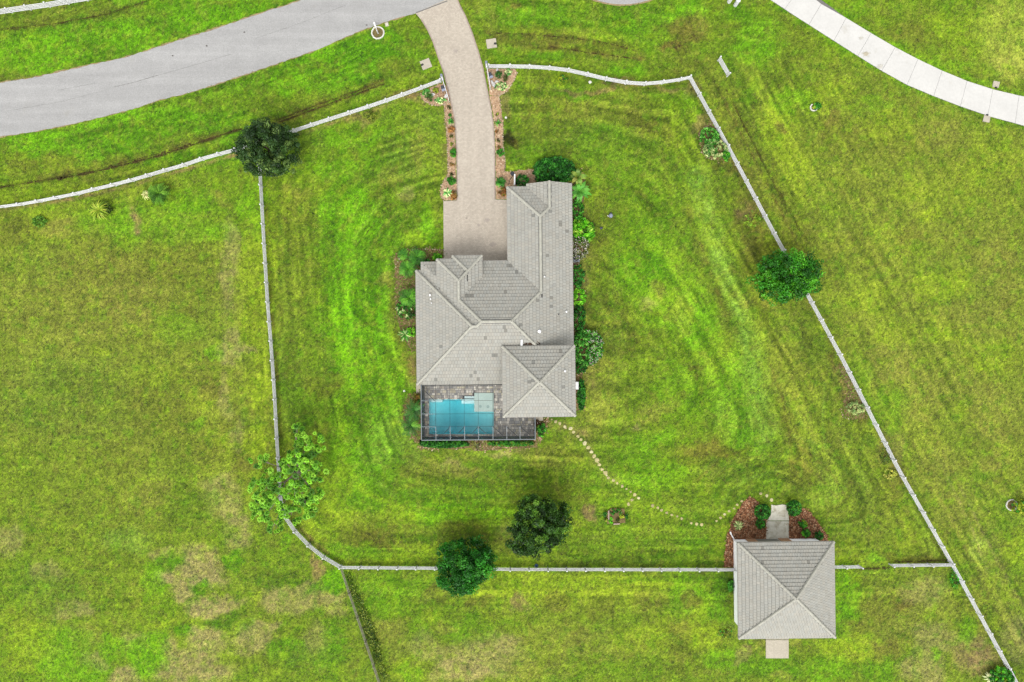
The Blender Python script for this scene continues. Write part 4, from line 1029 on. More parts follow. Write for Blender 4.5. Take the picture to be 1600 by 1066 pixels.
def build_roof(fr, hips, z_eave, parent, spots, ridges, tile=(0.41, 0.34), seed=1):
    k = fr.k
    r = random.Random(seed)
    Z = lambda h: z_eave + h * k * SLOPE
    deck, tiles = MB(), MB()
    e, wd = tile[0] / k, tile[1] / k
    spot_xy = [(W(p[0], p[1], z_eave + 1.2)[:2], p[2] * k) for p in spots]
    for hi, hip in enumerate(hips):
        u0, v0, u1, v1 = hip.box
        for pi, (a, b, c, s) in enumerate(hip.planes):
            poly = [(u0, v0), (u1, v0), (u1, v1), (u0, v1)]
            for pj, (a2, b2, c2, s2) in enumerate(hip.planes):
                if pj != pi:
                    poly = clip(poly, a2 - a, b2 - b, c2 - c)
            if len(poly) < 3:
                continue
            pts = [(*fr.P(u, v), Z(a * u + b * v + c)) for u, v in poly]
            deck.face(pts[::-1] if Vector(pts[1]).__sub__(Vector(pts[0])).cross(Vector(pts[2]) - Vector(pts[0])).z < 0 else pts)
            # tiles laid in courses from the eave up
            span_t = (u1 - u0) if s in 'we' else (v1 - v0)
            span_l = (v1 - v0) if s in 'we' else (u1 - u0)
            nt_ = int(span_t / e) + 1; nl = int(span_l / wd) + 1
            for ct in range(nt_):
                t0 = ct * e; t1 = t0 + e * 0.95
                off = (ct % 2) * 0.5
                for cl in range(-1, nl + 1):
                    l0 = (cl + off) * wd + wd * 0.03; l1 = (cl + 1 + off) * wd - wd * 0.03
                    l0c, l1c = max(l0, 0), min(l1, span_l)
                    if l1c - l0c < wd * .2:
                        continue
                    def uv(t, l):
                        if s == 'w': return (u0 + t, v0 + l)
                        if s == 'e': return (u1 - t, v0 + l)
                        if s == 'n': return (u0 + l, v0 + t)
                        return (u0 + l, v1 - t)
                    poly = [uv(t0, l0c), uv(t0, l1c), uv(t1, l1c), uv(t1, l0c)]
                    for pj, (a2, b2, c2, s2) in enumerate(hip.planes):
                        if pj != pi and len(poly) > 2:
                            poly = clip(poly, a2 - a, b2 - b, c2 - c)
                    if len(poly) < 3:
                        continue
                    for hj, h2 in enumerate(hips):
                        if hj == hi or len(poly) < 3:
                            continue
                        um, vm = sum(p[0] for p in poly) / len(poly), sum(p[1] for p in poly) / len(poly)
                        if h2.h(um, vm) < 0:
                            continue
                        a2, b2, c2, s2 = min(h2.planes, key=lambda q: q[0] * um + q[1] * vm + q[2])
                        if (a2, b2) == (a, b) and abs(c2 - c) < .05:
                            inside = all(h2.h(u, v) > -.5 and abs(min(q[0] * u + q[1] * v + q[2] for q in h2.planes) - (a * u + b * v + c)) < .06 for u, v in poly)
                            if hj < hi and inside:
                                poly = []
                            continue
                        poly = clip(poly, a - a2, b - b2, c - c2)
                    if len(poly) < 3:
                        continue
                    ar = abs(sum(poly[i][0] * poly[(i + 1) % len(poly)][1] - poly[(i + 1) % len(poly)][0] * poly[i][1] for i in range(len(poly)))) / 2
                    if ar < .8:
                        continue
                    um, vm = sum(p[0] for p in poly) / len(poly), sum(p[1] for p in poly) / len(poly)
                    jz = r.uniform(-.006, .008) + .002 * hi
                    tone = r.gauss(1.0, 0.035)
                    tint = r.uniform(-.02, .02)
                    cx_, cy_ = fr.P(um, vm)
                    for (sp, sr) in spot_xy:
                        if (cx_ - sp[0]) ** 2 + (cy_ - sp[1]) ** 2 < sr * sr:
                            tone *= 0.62
                    col = (tone * (1 + tint), tone, tone * (1 - tint))
                    topv, bot = [], []
                    for (u, v) in poly:
                        t = {'w': u - u0, 'e': u1 - u, 'n': v - v0, 's': v1 - v}[s]
                        f_ = (t - t0) / (t1 - t0)
                        x, y = fr.P(u, v)
                        zz = Z(a * u + b * v + c)
                        topv.append((x, y, zz + .080 - .055 * f_ + jz)); bot.append((x, y, zz - .01))
                    n = len(topv)
                    if sum(topv[i][0] * topv[(i + 1) % n][1] - topv[(i + 1) % n][0] * topv[i][1] for i in range(n)) < 0:
                        topv, bot = topv[::-1], bot[::-1]
                    tiles.mesh(topv + bot, [tuple(range(n))] + [(i, n + i, n + (i + 1) % n, (i + 1) % n) for i in range(n)], col)
    d = obj('roof', deck, MAT['underlay'], parent)
    t = obj('roof_tiles', tiles, MAT['tile'], d)
    t['kind'] = 'stuff'
    # ridge and hip caps: short overlapping half-round pieces
    for (A, B_, w) in ridges:
        a3 = Vector((*fr.P(A[0], A[1]), Z(A[2]) + .06)); b3 = Vector((*fr.P(B_[0], B_[1]), Z(B_[2]) + .06))
        mb, bed_ = MB(), MB()
        L = (b3 - a3).length
        n = max(1, round(L / 0.42))
        dirn = (b3 - a3).normalized()
        side = dirn.cross(Vector((0, 0, 1))).normalized()
        up = side.cross(dirn).normalized()
        for i in range(n):
            p = a3 + dirn * (L * i / n); q = a3 + dirn * (L * (i + 1.05) / n)
            tone = r.gauss(1.14, .05)
            hw0, hw1 = w, w * .9
            vs = []
            for (pt, hw, lift) in ((p, hw0, .045), (q, hw1, .02)):
                for (sx, sz) in ((-1, -.08), (-.6, .07), (0, .10), (.6, .07), (1, -.08)):
                    vs.append(tuple(pt + side * (hw * sx) + up * (sz + lift)))
            fs = [(i2, i2 + 1, i2 + 6, i2 + 5) for i2 in range(4)] + [(0, 1, 2, 3, 4), (9, 8, 7, 6, 5)]
            f0 = vs
            if (Vector(vs[1]) - Vector(vs[0])).cross(Vector(vs[6]) - Vector(vs[0])).z < 0:
                fs = [tuple(reversed(f)) for f in fs]
            mb.mesh(vs, fs, (tone, tone, tone * .97))
        for sx in (-1, 1):
            o_ = side * (w * 1.3 * sx)
            p, q, p2, q2 = a3 - up * .02, b3 - up * .02, a3 + o_ - up * .10, b3 + o_ - up * .10
            f4 = [tuple(p), tuple(q), tuple(q2), tuple(p2)]
            bed_.face(f4 if (q - p).cross(q2 - p).z > 0 else f4[::-1])
        rc = obj('ridge_cap', mb, MAT['tile'], d)
        obj('mortar_bed', bed_, MAT['underlay'], rc)
    return d

def gutter(fr, pts, z, parent, closed=True, name='gutter'):
    mb = MB()
    P = [Vector((*fr.P(*p), z)) for p in pts]
    n = len(P)
    for i in range(n if closed else n - 1):
        a, b = P[i], P[(i + 1) % n]
        mb.bar(a, b, 0.08, 0.13)
    return obj(name, mb, MAT['drip'], parent)

def inset(poly, d):
    """shrink an orthogonal outline"""
    area = sum(poly[i][0] * poly[(i + 1) % len(poly)][1] - poly[(i + 1) % len(poly)][0] * poly[i][1] for i in range(len(poly)))
    sg = 1 if area > 0 else -1
    out = []
    n = len(poly)
    for i in range(n):
        p0, p1, p2 = Vector(poly[i - 1]), Vector(poly[i]), Vector(poly[(i + 1) % n])
        d0 = (p1 - p0).normalized(); d1 = (p2 - p1).normalized()
        n0 = Vector((-d0.y, d0.x)) * sg; n1 = Vector((-d1.y, d1.x)) * sg
        out.append(tuple(p1 + n0 * d + n1 * d))
    return out

house = thing('house', 'large house with a grey tiled hipped roof and a raised square wing beside the pool', 'house', (*W(772, 500)[:2], 0))
fh = Frame(772, 500, 3.0, 0.011)
R26 = 26.6
hipsH = [Hip(-113.6, -92, 123, 99.7, 'wens'), Hip(-121.1, -78.3, -18, 99.7, 'wns'),
         Hip(22.65, -207.2, 123, -34, 'wen'), Hip(52.3, -212, 123, -163, 'we'),
         Hip(-87, -94, -17.6, -22, 'wen', R26), Hip(-63, -99, -17.6, -60, 'wen', R26)]
spotsH = [(820, 409, 2.6), (796, 414, 2.6), (688, 449, 2.4), (664, 461, 2.4), (731, 465, 2.6), (735, 465, 2.6), (739, 465, 2.4), (790, 456, 2.6), (839, 472, 2.6), (860, 466, 2.6), (860, 478, 2.6), (811, 507, 2.6), (789, 512, 2.4), (791, 516, 2.6),
          (688, 540.5, 2.8), (774, 552, 2.4), (772, 556, 3.4), (665, 568, 2.6), (734, 586, 2.8), (743.5, 583, 2.6), (679, 595, 2.6), (746, 594, 2.6), (819.6, 336.6, 2.8), (832, 337, 2.6), (875, 345, 2.8), (875, 350, 2.8), (858, 332, 2.4), (887, 360, 2.4), (806, 425, 2.4), (698, 520, 2.0), (760, 530, 2.0), (855, 400, 1.8)]
ridgesH = [((-121.1, -78.3, 0), (-32.1, 10.7, 89), .19), ((-121.1, 99.7, 0), (-32.1, 10.7, 89), .19), ((-32.1, 10.7, 89), (-24.6, 10.7, 89), .19),
           ((-24.6, 10.7, 89), (-17.75, 3.85, 95.85), .19), ((-17.75, 3.85, 95.85), (27.15, 3.85, 95.85), .19), ((27.15, 3.85, 95.85), (72.8, -41.8, 50.2), .19),
           ((27.15, 3.85, 95.85), (66, 42.7, 57), .19), ((72.8, -41.8, 50.2), (72.8, -157, 50.2), .19), ((22.65, -207.2, 0), (72.8, -157, 50.2), .19),
           ((72.8, -157, 50.2), (87.65, -171.8, 35.35), .19), ((87.65, -171.8, 35.35), (87.65, -212, 35.35), .19),
           ((-87, -94, R26), (-52.3, -59.3, R26 + 34.7), .19), ((-52.3, -59.3, R26 + 34.7), (-52.3, -30.5, R26 + 34.7), .19), ((-52.3, -30.5, R26 + 34.7), (-17.75, 3.85, 95.85), .19),
           ((-52.3, -59.3, R26 + 34.7), (-17.6, -99, R26), .19), ((-63, -99, R26), (-40.3, -76.3, R26 + 22.7), .19)]
build_roof(fh, hipsH, 3.0, house, spotsH, ridgesH, seed=3)
outline = [(-121.1, -78.3), (-87, -78.3), (-87, -94), (-63, -94), (-63, -99), (-17.6, -99), (-17.6, -92), (22.65, -92), (22.65, -207.2), (52.3, -207.2), (52.3, -212), (123, -212), (123, 99.7), (-121.1, 99.7)]
ow = [fh.P(*p) for p in outline]
mb = MB()
iw = inset(ow, 0.6)
mb.prism(iw, -0.05, 2.93)
wall = obj('wall', mb, MAT['stucco'], house)
mb = MB()
mb.prism(inset([fh.P(-87, -94), fh.P(-17.6, -94), fh.P(-17.6, -35), fh.P(-87, -35)], 0.6), 2.94, 3.98)
obj('entry_wall', mb, MAT['stucco'], house)
# soffit under the eaves, a ring a little below the roof edge
mb = MB()
mb.prism(ow, 2.86, 2.94)
obj('soffit', mb, MAT['white_metal'], house)
mb = MB()
mb.prism([fh.P(-87, -94), fh.P(-63, -94), fh.P(-63, -99), fh.P(-17.6, -99), fh.P(-17.6, -60), fh.P(-87, -60)], 3.88, 3.97)
obj('soffit', mb, MAT['white_metal'], house)
gutter(fh, [(-121.6, 100.2), (-121.6, -78.8), (-88, -78.8)], 2.95, house, False)
gutter(fh, [(-17, -92.6), (22.1, -92.6), (22.1, -207.8), (51.8, -207.8)], 2.95, house, False)
gutter(fh, [(123.6, -212.4), (123.6, 52)], 2.95, house, False)
gutter(fh, [(-121.6, 100.2), (14, 100.2)], 2.95, house, False)
gutter(fh, [(-87.6, -60), (-87.6, -94.6), (-63.6, -94.6), (-63.6, -99.6), (-17, -99.6), (-17, -66)], 3.98, house, False)

# raised square wing
fp = Frame(842.0, 596.0, 5.6, 0.014)
hipsP = [Hip(-56.3, -55, 56.3, 55, 'wens')]
spotsP = [(835, 564, 2.6), (829, 595, 2.6), (831.5, 595, 2.4), (880, 605, 2.6), (862, 597, 1.8), (876, 547, 2.4), (881, 546, 2.2), (870, 593, 1.6)]
build_roof(fp, hipsP, 5.6, house, spotsP, [((-56.3, -55, 0), (-.6, 0, 55), .19), ((56.3, -55, 0), (.6, 0, 55), .19), ((-56.3, 55, 0), (-.6, 0, 55), .19), ((56.3, 55, 0), (.6, 0, 55), .19)], seed=5)
pw = [fp.P(-56.3, -55), fp.P(56.3, -55), fp.P(56.3, 55), fp.P(-56.3, 55)]
mb = MB()
mb.prism(inset(pw, 0.64), -0.05, 5.5)
obj('wing_wall', mb, MAT['stucco'], house)
mb = MB()
mb.prism(pw, 5.46, 5.54)
obj('soffit', mb, MAT['white_metal'], house)
gutter(fp, [(-56.8, -55.5), (56.8, -55.5), (56.8, 55.5), (-56.8, 55.5)], 5.55, house)

# roof pipes and vents
def roof_pipe(px, py, z, r_, h, mat, name='vent_pipe'):
    x, y, _ = W(px, py, z + h)
    mb = MB()
    mb.lathe(x, y, [(r_ * 1.5, z - .3), (r_ * 1.5, z + .05), (r_, z + .09), (r_, z + h - .03), (r_ * .8, z + h)], 10)
    return obj(name, mb, mat, house)
def roofz(fr, hips, z_e, px, py):
    z = z_e + 1.5
    for _ in range(4):
        x, y, _z = W(px, py, z)
        dx, dy = (x - fr.o.x) / fr.k, -(y - fr.o.y) / fr.k
        u = dx * math.cos(fr.t) - dy * math.sin(fr.t); v = dx * math.sin(fr.t) + dy * math.cos(fr.t)
        z = z_e + max(hh.h(u, v) for hh in hips) * fr.k * SLOPE
    return z
for (px, py, r_, h) in ((851, 432, .07, .45), (842.4, 517.8, .17, .40), (885, 487, .10, .35), (672, 461, .10, .35), (672.7, 467, .08, .3), (674, 473.5, .06, .3)):
    roof_pipe(px, py, roofz(fh, hipsH, 3.0, px, py), r_, h, MAT['white_metal'])
roof_pipe(882.8, 580, roofz(fp, hipsP, 5.6, 882.8, 580), .11, .35, MAT['white_metal'])
roof_pipe(873, 491.5, roofz(fh, hipsH, 3.0, 873, 491.5), .06, .3, MAT['dark_metal'])
# metal flashing and a heap of leaf litter where the wing meets the roof
mb = MB()
za = roofz(fh, hipsH, 3.0, 815, 532)
a = Vector(W(815, 531, za + .12)); b = Vector(W(815, 540, za + .12))
mb.bar(a, b, 0.22, 0.03)
obj('flashing', mb, MAT['white_metal'], house)
mb = MB()
for i in range(70):
    px, py = random.gauss(833, 5.5), random.gauss(537.5, 1.6)
    zz = roofz(fh, hipsH, 3.0, px, py) + .08
    x, y, _ = W(px, py, zz)
    s = random.uniform(.05, .14); t = random.uniform(0, 6.28)
    d = Vector((math.cos(t), math.sin(t), 0)); e_ = Vector((-d.y, d.x, random.uniform(-.3, .3)))
    c = Vector((x, y, zz))
    mb.face([tuple(c - d * s - e_ * s * .5), tuple(c + d * s - e_ * s * .5), tuple(c + d * s + e_ * s * .5), tuple(c - d * s + e_ * s * .5)], random.choice([S(60, 45, 50), S(80, 62, 52), S(42, 36, 30)]))
ll = obj('leaf_litter', mb, MAT['leaf'], house)
ll['kind'] = 'stuff'
# garage doors facing the drive, front door, and windows under the eaves
def wall_panel(a, b, z0, z1, out, mat, name, parent, depth=.05):
    """panel standing proud of a wall from plan point a to b; out: plan direction"""
    a, b, o = Vector(a), Vector(b), Vector(out)
    mb = MB()
    pa, pb = a + o * .004, b + o * .004
    mb.prism([tuple(pa), tuple(pb), tuple(pb + o * depth), tuple(pa + o * depth)], z0, z1)
    return obj(name, mb, mat, parent)
gw = [fh.P(22.65 + .6 / fh.k, v) for v in (-190, -158, -150, -118)]
outw = Vector(fh.P(0, 0)) - Vector(fh.P(1, 0)); outw.normalize()
wall_panel(gw[0], gw[1], 0.05, 2.3, outw, MAT['siding'], 'garage_door', house)
wall_panel(gw[2], gw[3], 0.05, 2.3, outw, MAT['siding'], 'garage_door', house)
oute = -outw
for (v0, v1) in ((-180, -160), (-120, -100), (-60, -40), (0, 24)):
    f_ = wall_panel(fh.P(123 - .6 / fh.k, v0), fh.P(123 - .6 / fh.k, v1), 0.9, 2.2, oute, MAT['white_metal'], 'window', house, .03)
    wall_panel(fh.P(123 - .6 / fh.k, v0 + 1.2), fh.P(123 - .6 / fh.k, v1 - 1.2), 1.0, 2.1, oute, MAT['glass'], 'pane', f_, .04)

# outbuilding
barn = thing('outbuilding', 'square white outbuilding with a grey tiled pyramid roof beside the back fence', 'outbuilding', (*W(1222, 912)[:2], 0))
ZB = 3.6
fb = Frame(1228.6, 922.2, ZB, 0.012)
hb, vb = 75.2, 74.8
hipsB = [Hip(-hb, -vb, hb, vb, 'wens')]
spotsB = [(1197, 861, 2.0), (1193, 880, 2.4), (1263, 878, 2.4), (1284.5, 881, 1.8), (1295, 938, 2.0), (1229, 945, 1.6), (1193, 890, 1.6)]
build_roof(fb, hipsB, ZB, barn, spotsB, [((-hb, -vb, 0), (-.4, 0, vb), .19), ((hb, -vb, 0), (.4, 0, vb), .19), ((-hb, vb, 0), (-.4, 0, vb), .19), ((hb, vb, 0), (.4, 0, vb), .19)], tile=(0.375, 0.32), seed=9)
bwl = [fb.P(-hb, -vb), fb.P(hb, -vb), fb.P(hb, vb), fb.P(-hb, vb)]
ins = 0.62
mb = MB()
bw_in = inset(bwl, ins)
mb.prism(bw_in, -0.05, ZB - .12)
obj('wall', mb, MAT['siding'], barn)
mb = MB()
mb.prism(bwl, ZB - .16, ZB - .07)
obj('soffit', mb, MAT['white_metal'], barn)
gutter(fb, [(-hb - .5, -vb - .5), (hb + .5, -vb - .5), (hb + .5, vb + .5), (-hb - .5, vb + .5)], ZB - .05, barn)
# openings on the walk side: open doorway painted as a flat shade-grey panel, sliding timber door each side
nW = lambda u: fb.P(u, -vb + ins / fb.k)
outn = (Vector(fb.P(0, -1)) - Vector(fb.P(0, 0))).normalized()
MAT['doorway_shade'] = mat_mottled('shaded doorway grey', S(150, 150, 136), .1, (1, 5, 20), .7)
wall_panel(nW(-32), nW(4), 0.02, 2.7, outn, MAT['doorway_shade'], 'open_doorway', barn, .02)
for (ua, ub) in ((-48, -33), (5, 22)):
    dd = wall_panel(nW(ua), nW(ub), 0.05, 3.0, outn, MAT['brown_door'], 'sliding_door', barn, .08)
    u = ua
    mb = MB()
    while u < ub - .5:
        p = Vector(nW(u)) + outn * .09
        mb.bar((p.x, p.y, .1), (p.x, p.y, 2.95), .03, .03)
        u += 3
    obj('batten', mb, MAT['dark_metal'], dd)
for u in (-58, 45):
    p = Vector(nW(u)) + outn * .08
    mb = MB()
    mb.lathe(p.x, p.y, [(.05, 2.35), (.09, 2.4), (.09, 2.62), (.03, 2.72)], 8)
    obj('wall_lantern', mb, MAT['dark_metal'], barn)
wW = lambda v: fb.P(-hb + ins / fb.k, v)
outw2 = (Vector(fb.P(-1, 0)) - Vector(fb.P(0, 0))).normalized()
for v in (-57, -37, -16.5, 5, 28):
    f_ = wall_panel(wW(v - 4), wW(v + 4), 1.7, 2.9, outw2, MAT['white_metal'], 'window', barn, .03)
    wall_panel(wW(v - 3.4), wW(v + 3.4), 1.78, 2.82, outw2, MAT['glass'], 'pane', f_, .045)
mb = MB()
p = Vector(fb.P(-hb + ins / fb.k - 1, -vb + ins / fb.k - 1))
mb.tube([(p.x, p.y, ZB - .2), (p.x, p.y, .12)], .05, 8)
obj('downspout', mb, MAT['white_metal'], barn)

# ------------------------------------------------------------------ pool, deck and screen enclosure
deck = bpy.data.objects.new('pool_deck', None)
COL.objects.link(deck)
struct(deck, 'mottled grey stone paved deck round the pool')
DECK = [(657.5, 598), (836, 598), (836, 682.5), (662, 682.5), (662, 598)]
DX0, DX1, DY0, DY1 = 661.0, 836.0, 596.0, 682.8
mb = MB()
holes = [(669.5, 622.5, 772, 679.5), (737, 611, 772, 623), (724, 617, 738, 623)]
# base slab as strips round the pool hole
for (x0, y0, x1, y1) in ((DX0, DY0, DX1, 613.6), (DX0, 613.6, 670.6, DY1), (771.4, 613.6, DX1, DY1), (670.6, 678.6, 771.4, DY1), (670.6, 613.6, 723.8, 624.4), (723.8, 613.6, 739.8, 619.2)):
    a = W(x0, y1); b = W(x1, y0)
    mb.box(a[0] + .001, a[1] + .001, -.08, b[0] - .001, b[1] - .001, .03)
struct(obj('deck_base', mb, MAT['grout'], deck))
def pave():
    """random ashlar: rows of varying height, stones of varying length"""
    mb = MB()
    r = random.Random(77)
    COLS = [S(126, 124, 118), S(114, 113, 110), S(136, 133, 126), S(120, 117, 110), S(108, 108, 107), S(142, 138, 130), S(160, 156, 146), S(104, 103, 100), S(126, 120, 112)]
    y = DY0
    while y < DY1 - .5:
        rh = r.choice([2.6, 3.4, 4.4])
        y1 = min(y + rh, DY1)
        x = DX0 + r.uniform(-4, 0)
        while x < DX1 - .3:
            w = r.choice([2.8, 3.6, 4.6, 6])
            xa, xb = max(x, DX0), min(x + w, DX1)
            x += w
            if xb - xa < .8:
                continue
            cxm, cym = (xa + xb) / 2, (y + y1) / 2
            # cut stones at the pool edge
            for (hx0, hy0, hx1, hy1) in ((670.6, 624.4, 771.4, 678.6), (739.8, 613.6, 771.4, 624.4), (723.8, 619.2, 739.8, 624.4)):
                if xa < hx1 and xb > hx0 and y < hy1 and y1 > hy0:
                    if cxm < hx0: xb = min(xb, hx0)
                    elif cxm > hx1: xa = max(xa, hx1)
                    elif cym < hy0 or cym > hy1:
                        pass
                    else:
                        xb = xa
            if xb - xa < .8:
                continue
            ya, yb = y, y1
            for (hx0, hy0, hx1, hy1) in ((670.6, 624.4, 771.4, 678.6), (739.8, 613.6, 771.4, 624.4), (723.8, 619.2, 739.8, 624.4)):
                if xa < hx1 - .1 and xb > hx0 + .1:
                    if ya < hy0 < yb: yb = hy0
                    if ya < hy1 < yb: ya = hy1
            if yb - ya < .6:
                continue
            c = r.choice(COLS); k = r.uniform(.95, 1.3) * 2.5
            if r.random() < .13:
                c, k = S(205, 198, 175), r.uniform(1.0, 1.4)
            a = W(xa + .2, yb - .2); b = W(xb - .2, ya + .2)
            z = .05 + r.uniform(-.004, .006)
            mb.cbox(a[0], a[1], .02, b[0], b[1], z, .012, (c[0] * k, c[1] * k, c[2] * k))
        y = y1
    o = obj('stone_paving', mb, MAT['deckstone'], deck)
    o['kind'] = 'stuff'
pave()
pool = bpy.data.objects.new('swimming_pool', None)
COL.objects.link(pool)
pool.location = W(721, 652)
tag(pool, 'rectangular turquoise swimming pool with a pale raised spa shelf, inside the screen enclosure', 'swimming pool')
mb = MB()
def basin_quad(mb, x0, y0, x1, y1, zt, zb):
    a = W(x0, y1); b = W(x1, y0)
    X0_, Y0_, X1_, Y1_ = a[0], a[1], b[0], b[1]
    mb.face([(X0_, Y0_, zt), (X0_, Y1_, zt), (X0_, Y1_, zb), (X0_, Y0_, zb)])
    mb.face([(X1_, Y1_, zt), (X1_, Y0_, zt), (X1_, Y0_, zb), (X1_, Y1_, zb)])
    mb.face([(X0_, Y1_, zt), (X1_, Y1_, zt), (X1_, Y1_, zb), (X0_, Y1_, zb)])
    mb.face([(X1_, Y0_, zt), (X0_, Y0_, zt), (X0_, Y0_, zb), (X1_, Y0_, zb)])
# basin walls and sloping floor: deep towards the middle
x0, y0, x1, y1 = 670.6, 624.4, 771.4, 678.6
basin_quad(mb, x0, y0, x1, y1, .03, -2.2)
a = W(x0, y1); b = W(x1, y0)
nseg = 10
zs = [-1.2, -1.35, -1.55, -1.8, -2.0, -1.8, -1.6, -1.4, -1.25, -1.15, -1.1]
for i in range(nseg):
    xa = a[0] + (b[0] - a[0]) * i / nseg; xb = a[0] + (b[0] - a[0]) * (i + 1) / nseg
    mb.face([(xa, a[1], zs[i]), (xb, a[1], zs[i + 1]), (xb, b[1], zs[i + 1]), (xa, b[1], zs[i])])
obj('basin', mb, MAT['plaster'], pool)
def pbox(name, x0, y0, x1, y1, z0, z1, mat, parent=pool):
    a = W(x0, y1); b = W(x1, y0)
    mb = MB()
    mb.cbox(a[0], a[1], z0, b[0], b[1], z1, .02)
    return obj(name, mb, mat, parent)
MAT['shelf'] = mat_mottled('pale aqua plaster', S(212, 236, 226), 0.05, (0.8, 4, 15), 0.7)
MAT['shelf_wet'] = mat_mottled('wet aqua plaster', (0.62, 0.66, 0.64), 0.05, (0.8, 4, 15), 0.7)
MAT['bubbler'] = mat_mottled('aqua grey fitting', S(176, 205, 198), .05, (1, 4, 15), .6)
sp = pbox('spa_shelf', 741, 614, 771.2, 643.5, -1.1, .055, MAT['shelf'])
for (px, py) in ((750.5, 635), (762.5, 635.5)):
    x, y, _ = W(px, py)
    mb = MB()
    mb.lathe(x, y, [(.19, .05), (.19, .07), (.15, .075), (.14, .058)], 14)
    obj('bubbler', mb, MAT['bubbler'], sp)
pbox('step', 725, 619.5, 740.9, 626, -1.3, -.24, MAT['shelf_wet'])
pbox('step', 725, 626, 740.9, 631.5, -1.3, -.42, MAT['shelf_wet'])
pbox('step', 720.5, 624.8, 724.9, 631.5, -1.3, -.42, MAT['shelf_wet'])
pbox('bench', 673, 625, 691, 629, -1.4, -.40, MAT['shelf_wet'])
a = W(670.6, 678.6); b = W(771.4, 624.4)
mb = MB()
zw = -.06
mb.prism([W(*p)[:2] for p in ((670.0, 679.2), (772.0, 679.2), (772.0, 623.8), (741.5, 623.8), (741.5, 618.6), (723.2, 618.6), (723.2, 623.8), (670.0, 623.8))], -2.6, zw)
struct(obj('water', mb, MAT['water'], pool))

cage = thing('pool_enclosure', 'dark screened pool enclosure with pale metal beams, attached to the back of the house', 'enclosure', W(747, 645))
ZC = 3.3
fc = Frame(747.0, 645.0, ZC, 0.008)
kx = fc.k
U = lambda px: px - 747.0
V_ = lambda py: py - 645.0
L_, R_, T_, B_ = U(658.3), U(836), V_(600.5), V_(687.3)
wingL, wingB = U(788), V_(651.5)
def c3(u, v, z):
    x, y = fc.P(u, v)
    return (x, y, z)
def beam(u0, v0, u1, v1, z0=ZC, z1=ZC, w=.07, h=.10, name='beam', mat='cage'):
    mb = MB()
    mb.bar(c3(u0, v0, z0), c3(u1, v1, z1), w, h)
    return obj(name, mb, MAT[mat], cage)
ZR = 3.55
beam(L_, T_ + 1.2, wingL - 1, T_ + 1.2, 2.9, 2.9, .14, .12, name='gutter', mat='cage_dark')
bays = [U(681), U(703.3), U(725.8), U(747.5), U(770), U(791.6), U(812.3)]
vP = V_(666.2)
beam(L_, B_, R_, B_, w=.10, h=.12); beam(L_, T_, L_, B_, w=.10, h=.12); beam(R_, V_(653), R_, B_, w=.10, h=.12)
for u in bays:
    top = T_ - 1 if u < wingL else wingB
    beam(u, top, u, vP, ZR, ZR, .03, .08, mat='cage_dark')
    beam(u, vP, u, B_, ZR, ZC, .06, .10)
for (v, ue) in ((V_(625.8), U(770)), (V_(646.2), U(786)), (vP, U(813))):
    beam(L_, v, bays[0], v, ZC, ZR, .07, .10)
    beam(bays[0], v, ue, v, ZR, ZR, .03, .07, mat='cage_dark')
def brace(px0, py0, px1, py1):
    mb = MB()
    mb.bar(c3(U(px0), V_(py0), ZR - .1), c3(U(px1), V_(py1), ZR - .12), .07, .06)
    obj('brace', mb, MAT['cage_dark'], cage)
for (q) in ((664, 610, 679.5, 625.5), (694.5, 676, 703, 667), (716.5, 676, 725.5, 667), (738.5, 676, 747, 667), (747.5, 667, 760, 678), (770.5, 667, 787, 682), (791.5, 667, 808, 682), (812.5, 667, 828, 680)):
    brace(*q)
# posts, rails and screens of the walls
def post(u, v):
    mb = MB()
    mb.bar(c3(u, v, .03), c3(u, v, ZC), .07, .07)
    obj('post', mb, MAT['cage'], cage)
scol = MAT['screen']
def screen_wall(u0, v0, u1, v1):
    mb = MB()
    mb.face([c3(u0, v0, .06), c3(u1, v1, .06), c3(u1, v1, ZC - .06), c3(u0, v0, ZC - .06)])
    obj('screen_panel', mb, MAT['screen_wall'], cage)
MAT['screen_wall'] = mat_screen('dense wall screen', 0.58, (0.045, 0.060, 0.072))
us = [L_] + bays + [R_]
for ua, ub in zip(us[:-1], us[1:]):
    screen_wall(ua, B_, ub, B_)
for u in us:
    post(u, B_)
vs_ = [T_ + 1, V_(625.8), V_(646.2), vP, B_]
for va, vb_ in zip(vs_[:-1], vs_[1:]):
    screen_wall(L_, va, L_, vb_)
for v in vs_[:-1]:
    post(L_, v)
screen_wall(R_, V_(653), R_, B_)
post(R_, V_(653))
def roof_screen(pts):
    mb = MB()
    mb.face([c3(*p) for p in pts])
    obj('screen_panel', mb, MAT['screen'], cage)
us2 = [L_] + bays + [R_]
for i, (ua, ub) in enumerate(zip(us2[:-1], us2[1:])):
    za = ZC if i == 0 else ZR; zb = ZC if i == len(us2) - 2 else ZR
    if ub <= wingL:
        roof_screen([(ua, vP, za), (ub, vP, zb), (ub, T_, zb), (ua, T_, za)])
    else:
        roof_screen([(ua, vP, za), (ub, vP, zb), (ub, wingB + 1, zb), (ua, wingB + 1, za)])
    roof_screen([(ua, B_, ZC), (ub, B_, ZC), (ub, vP, zb), (ua, vP, za)])

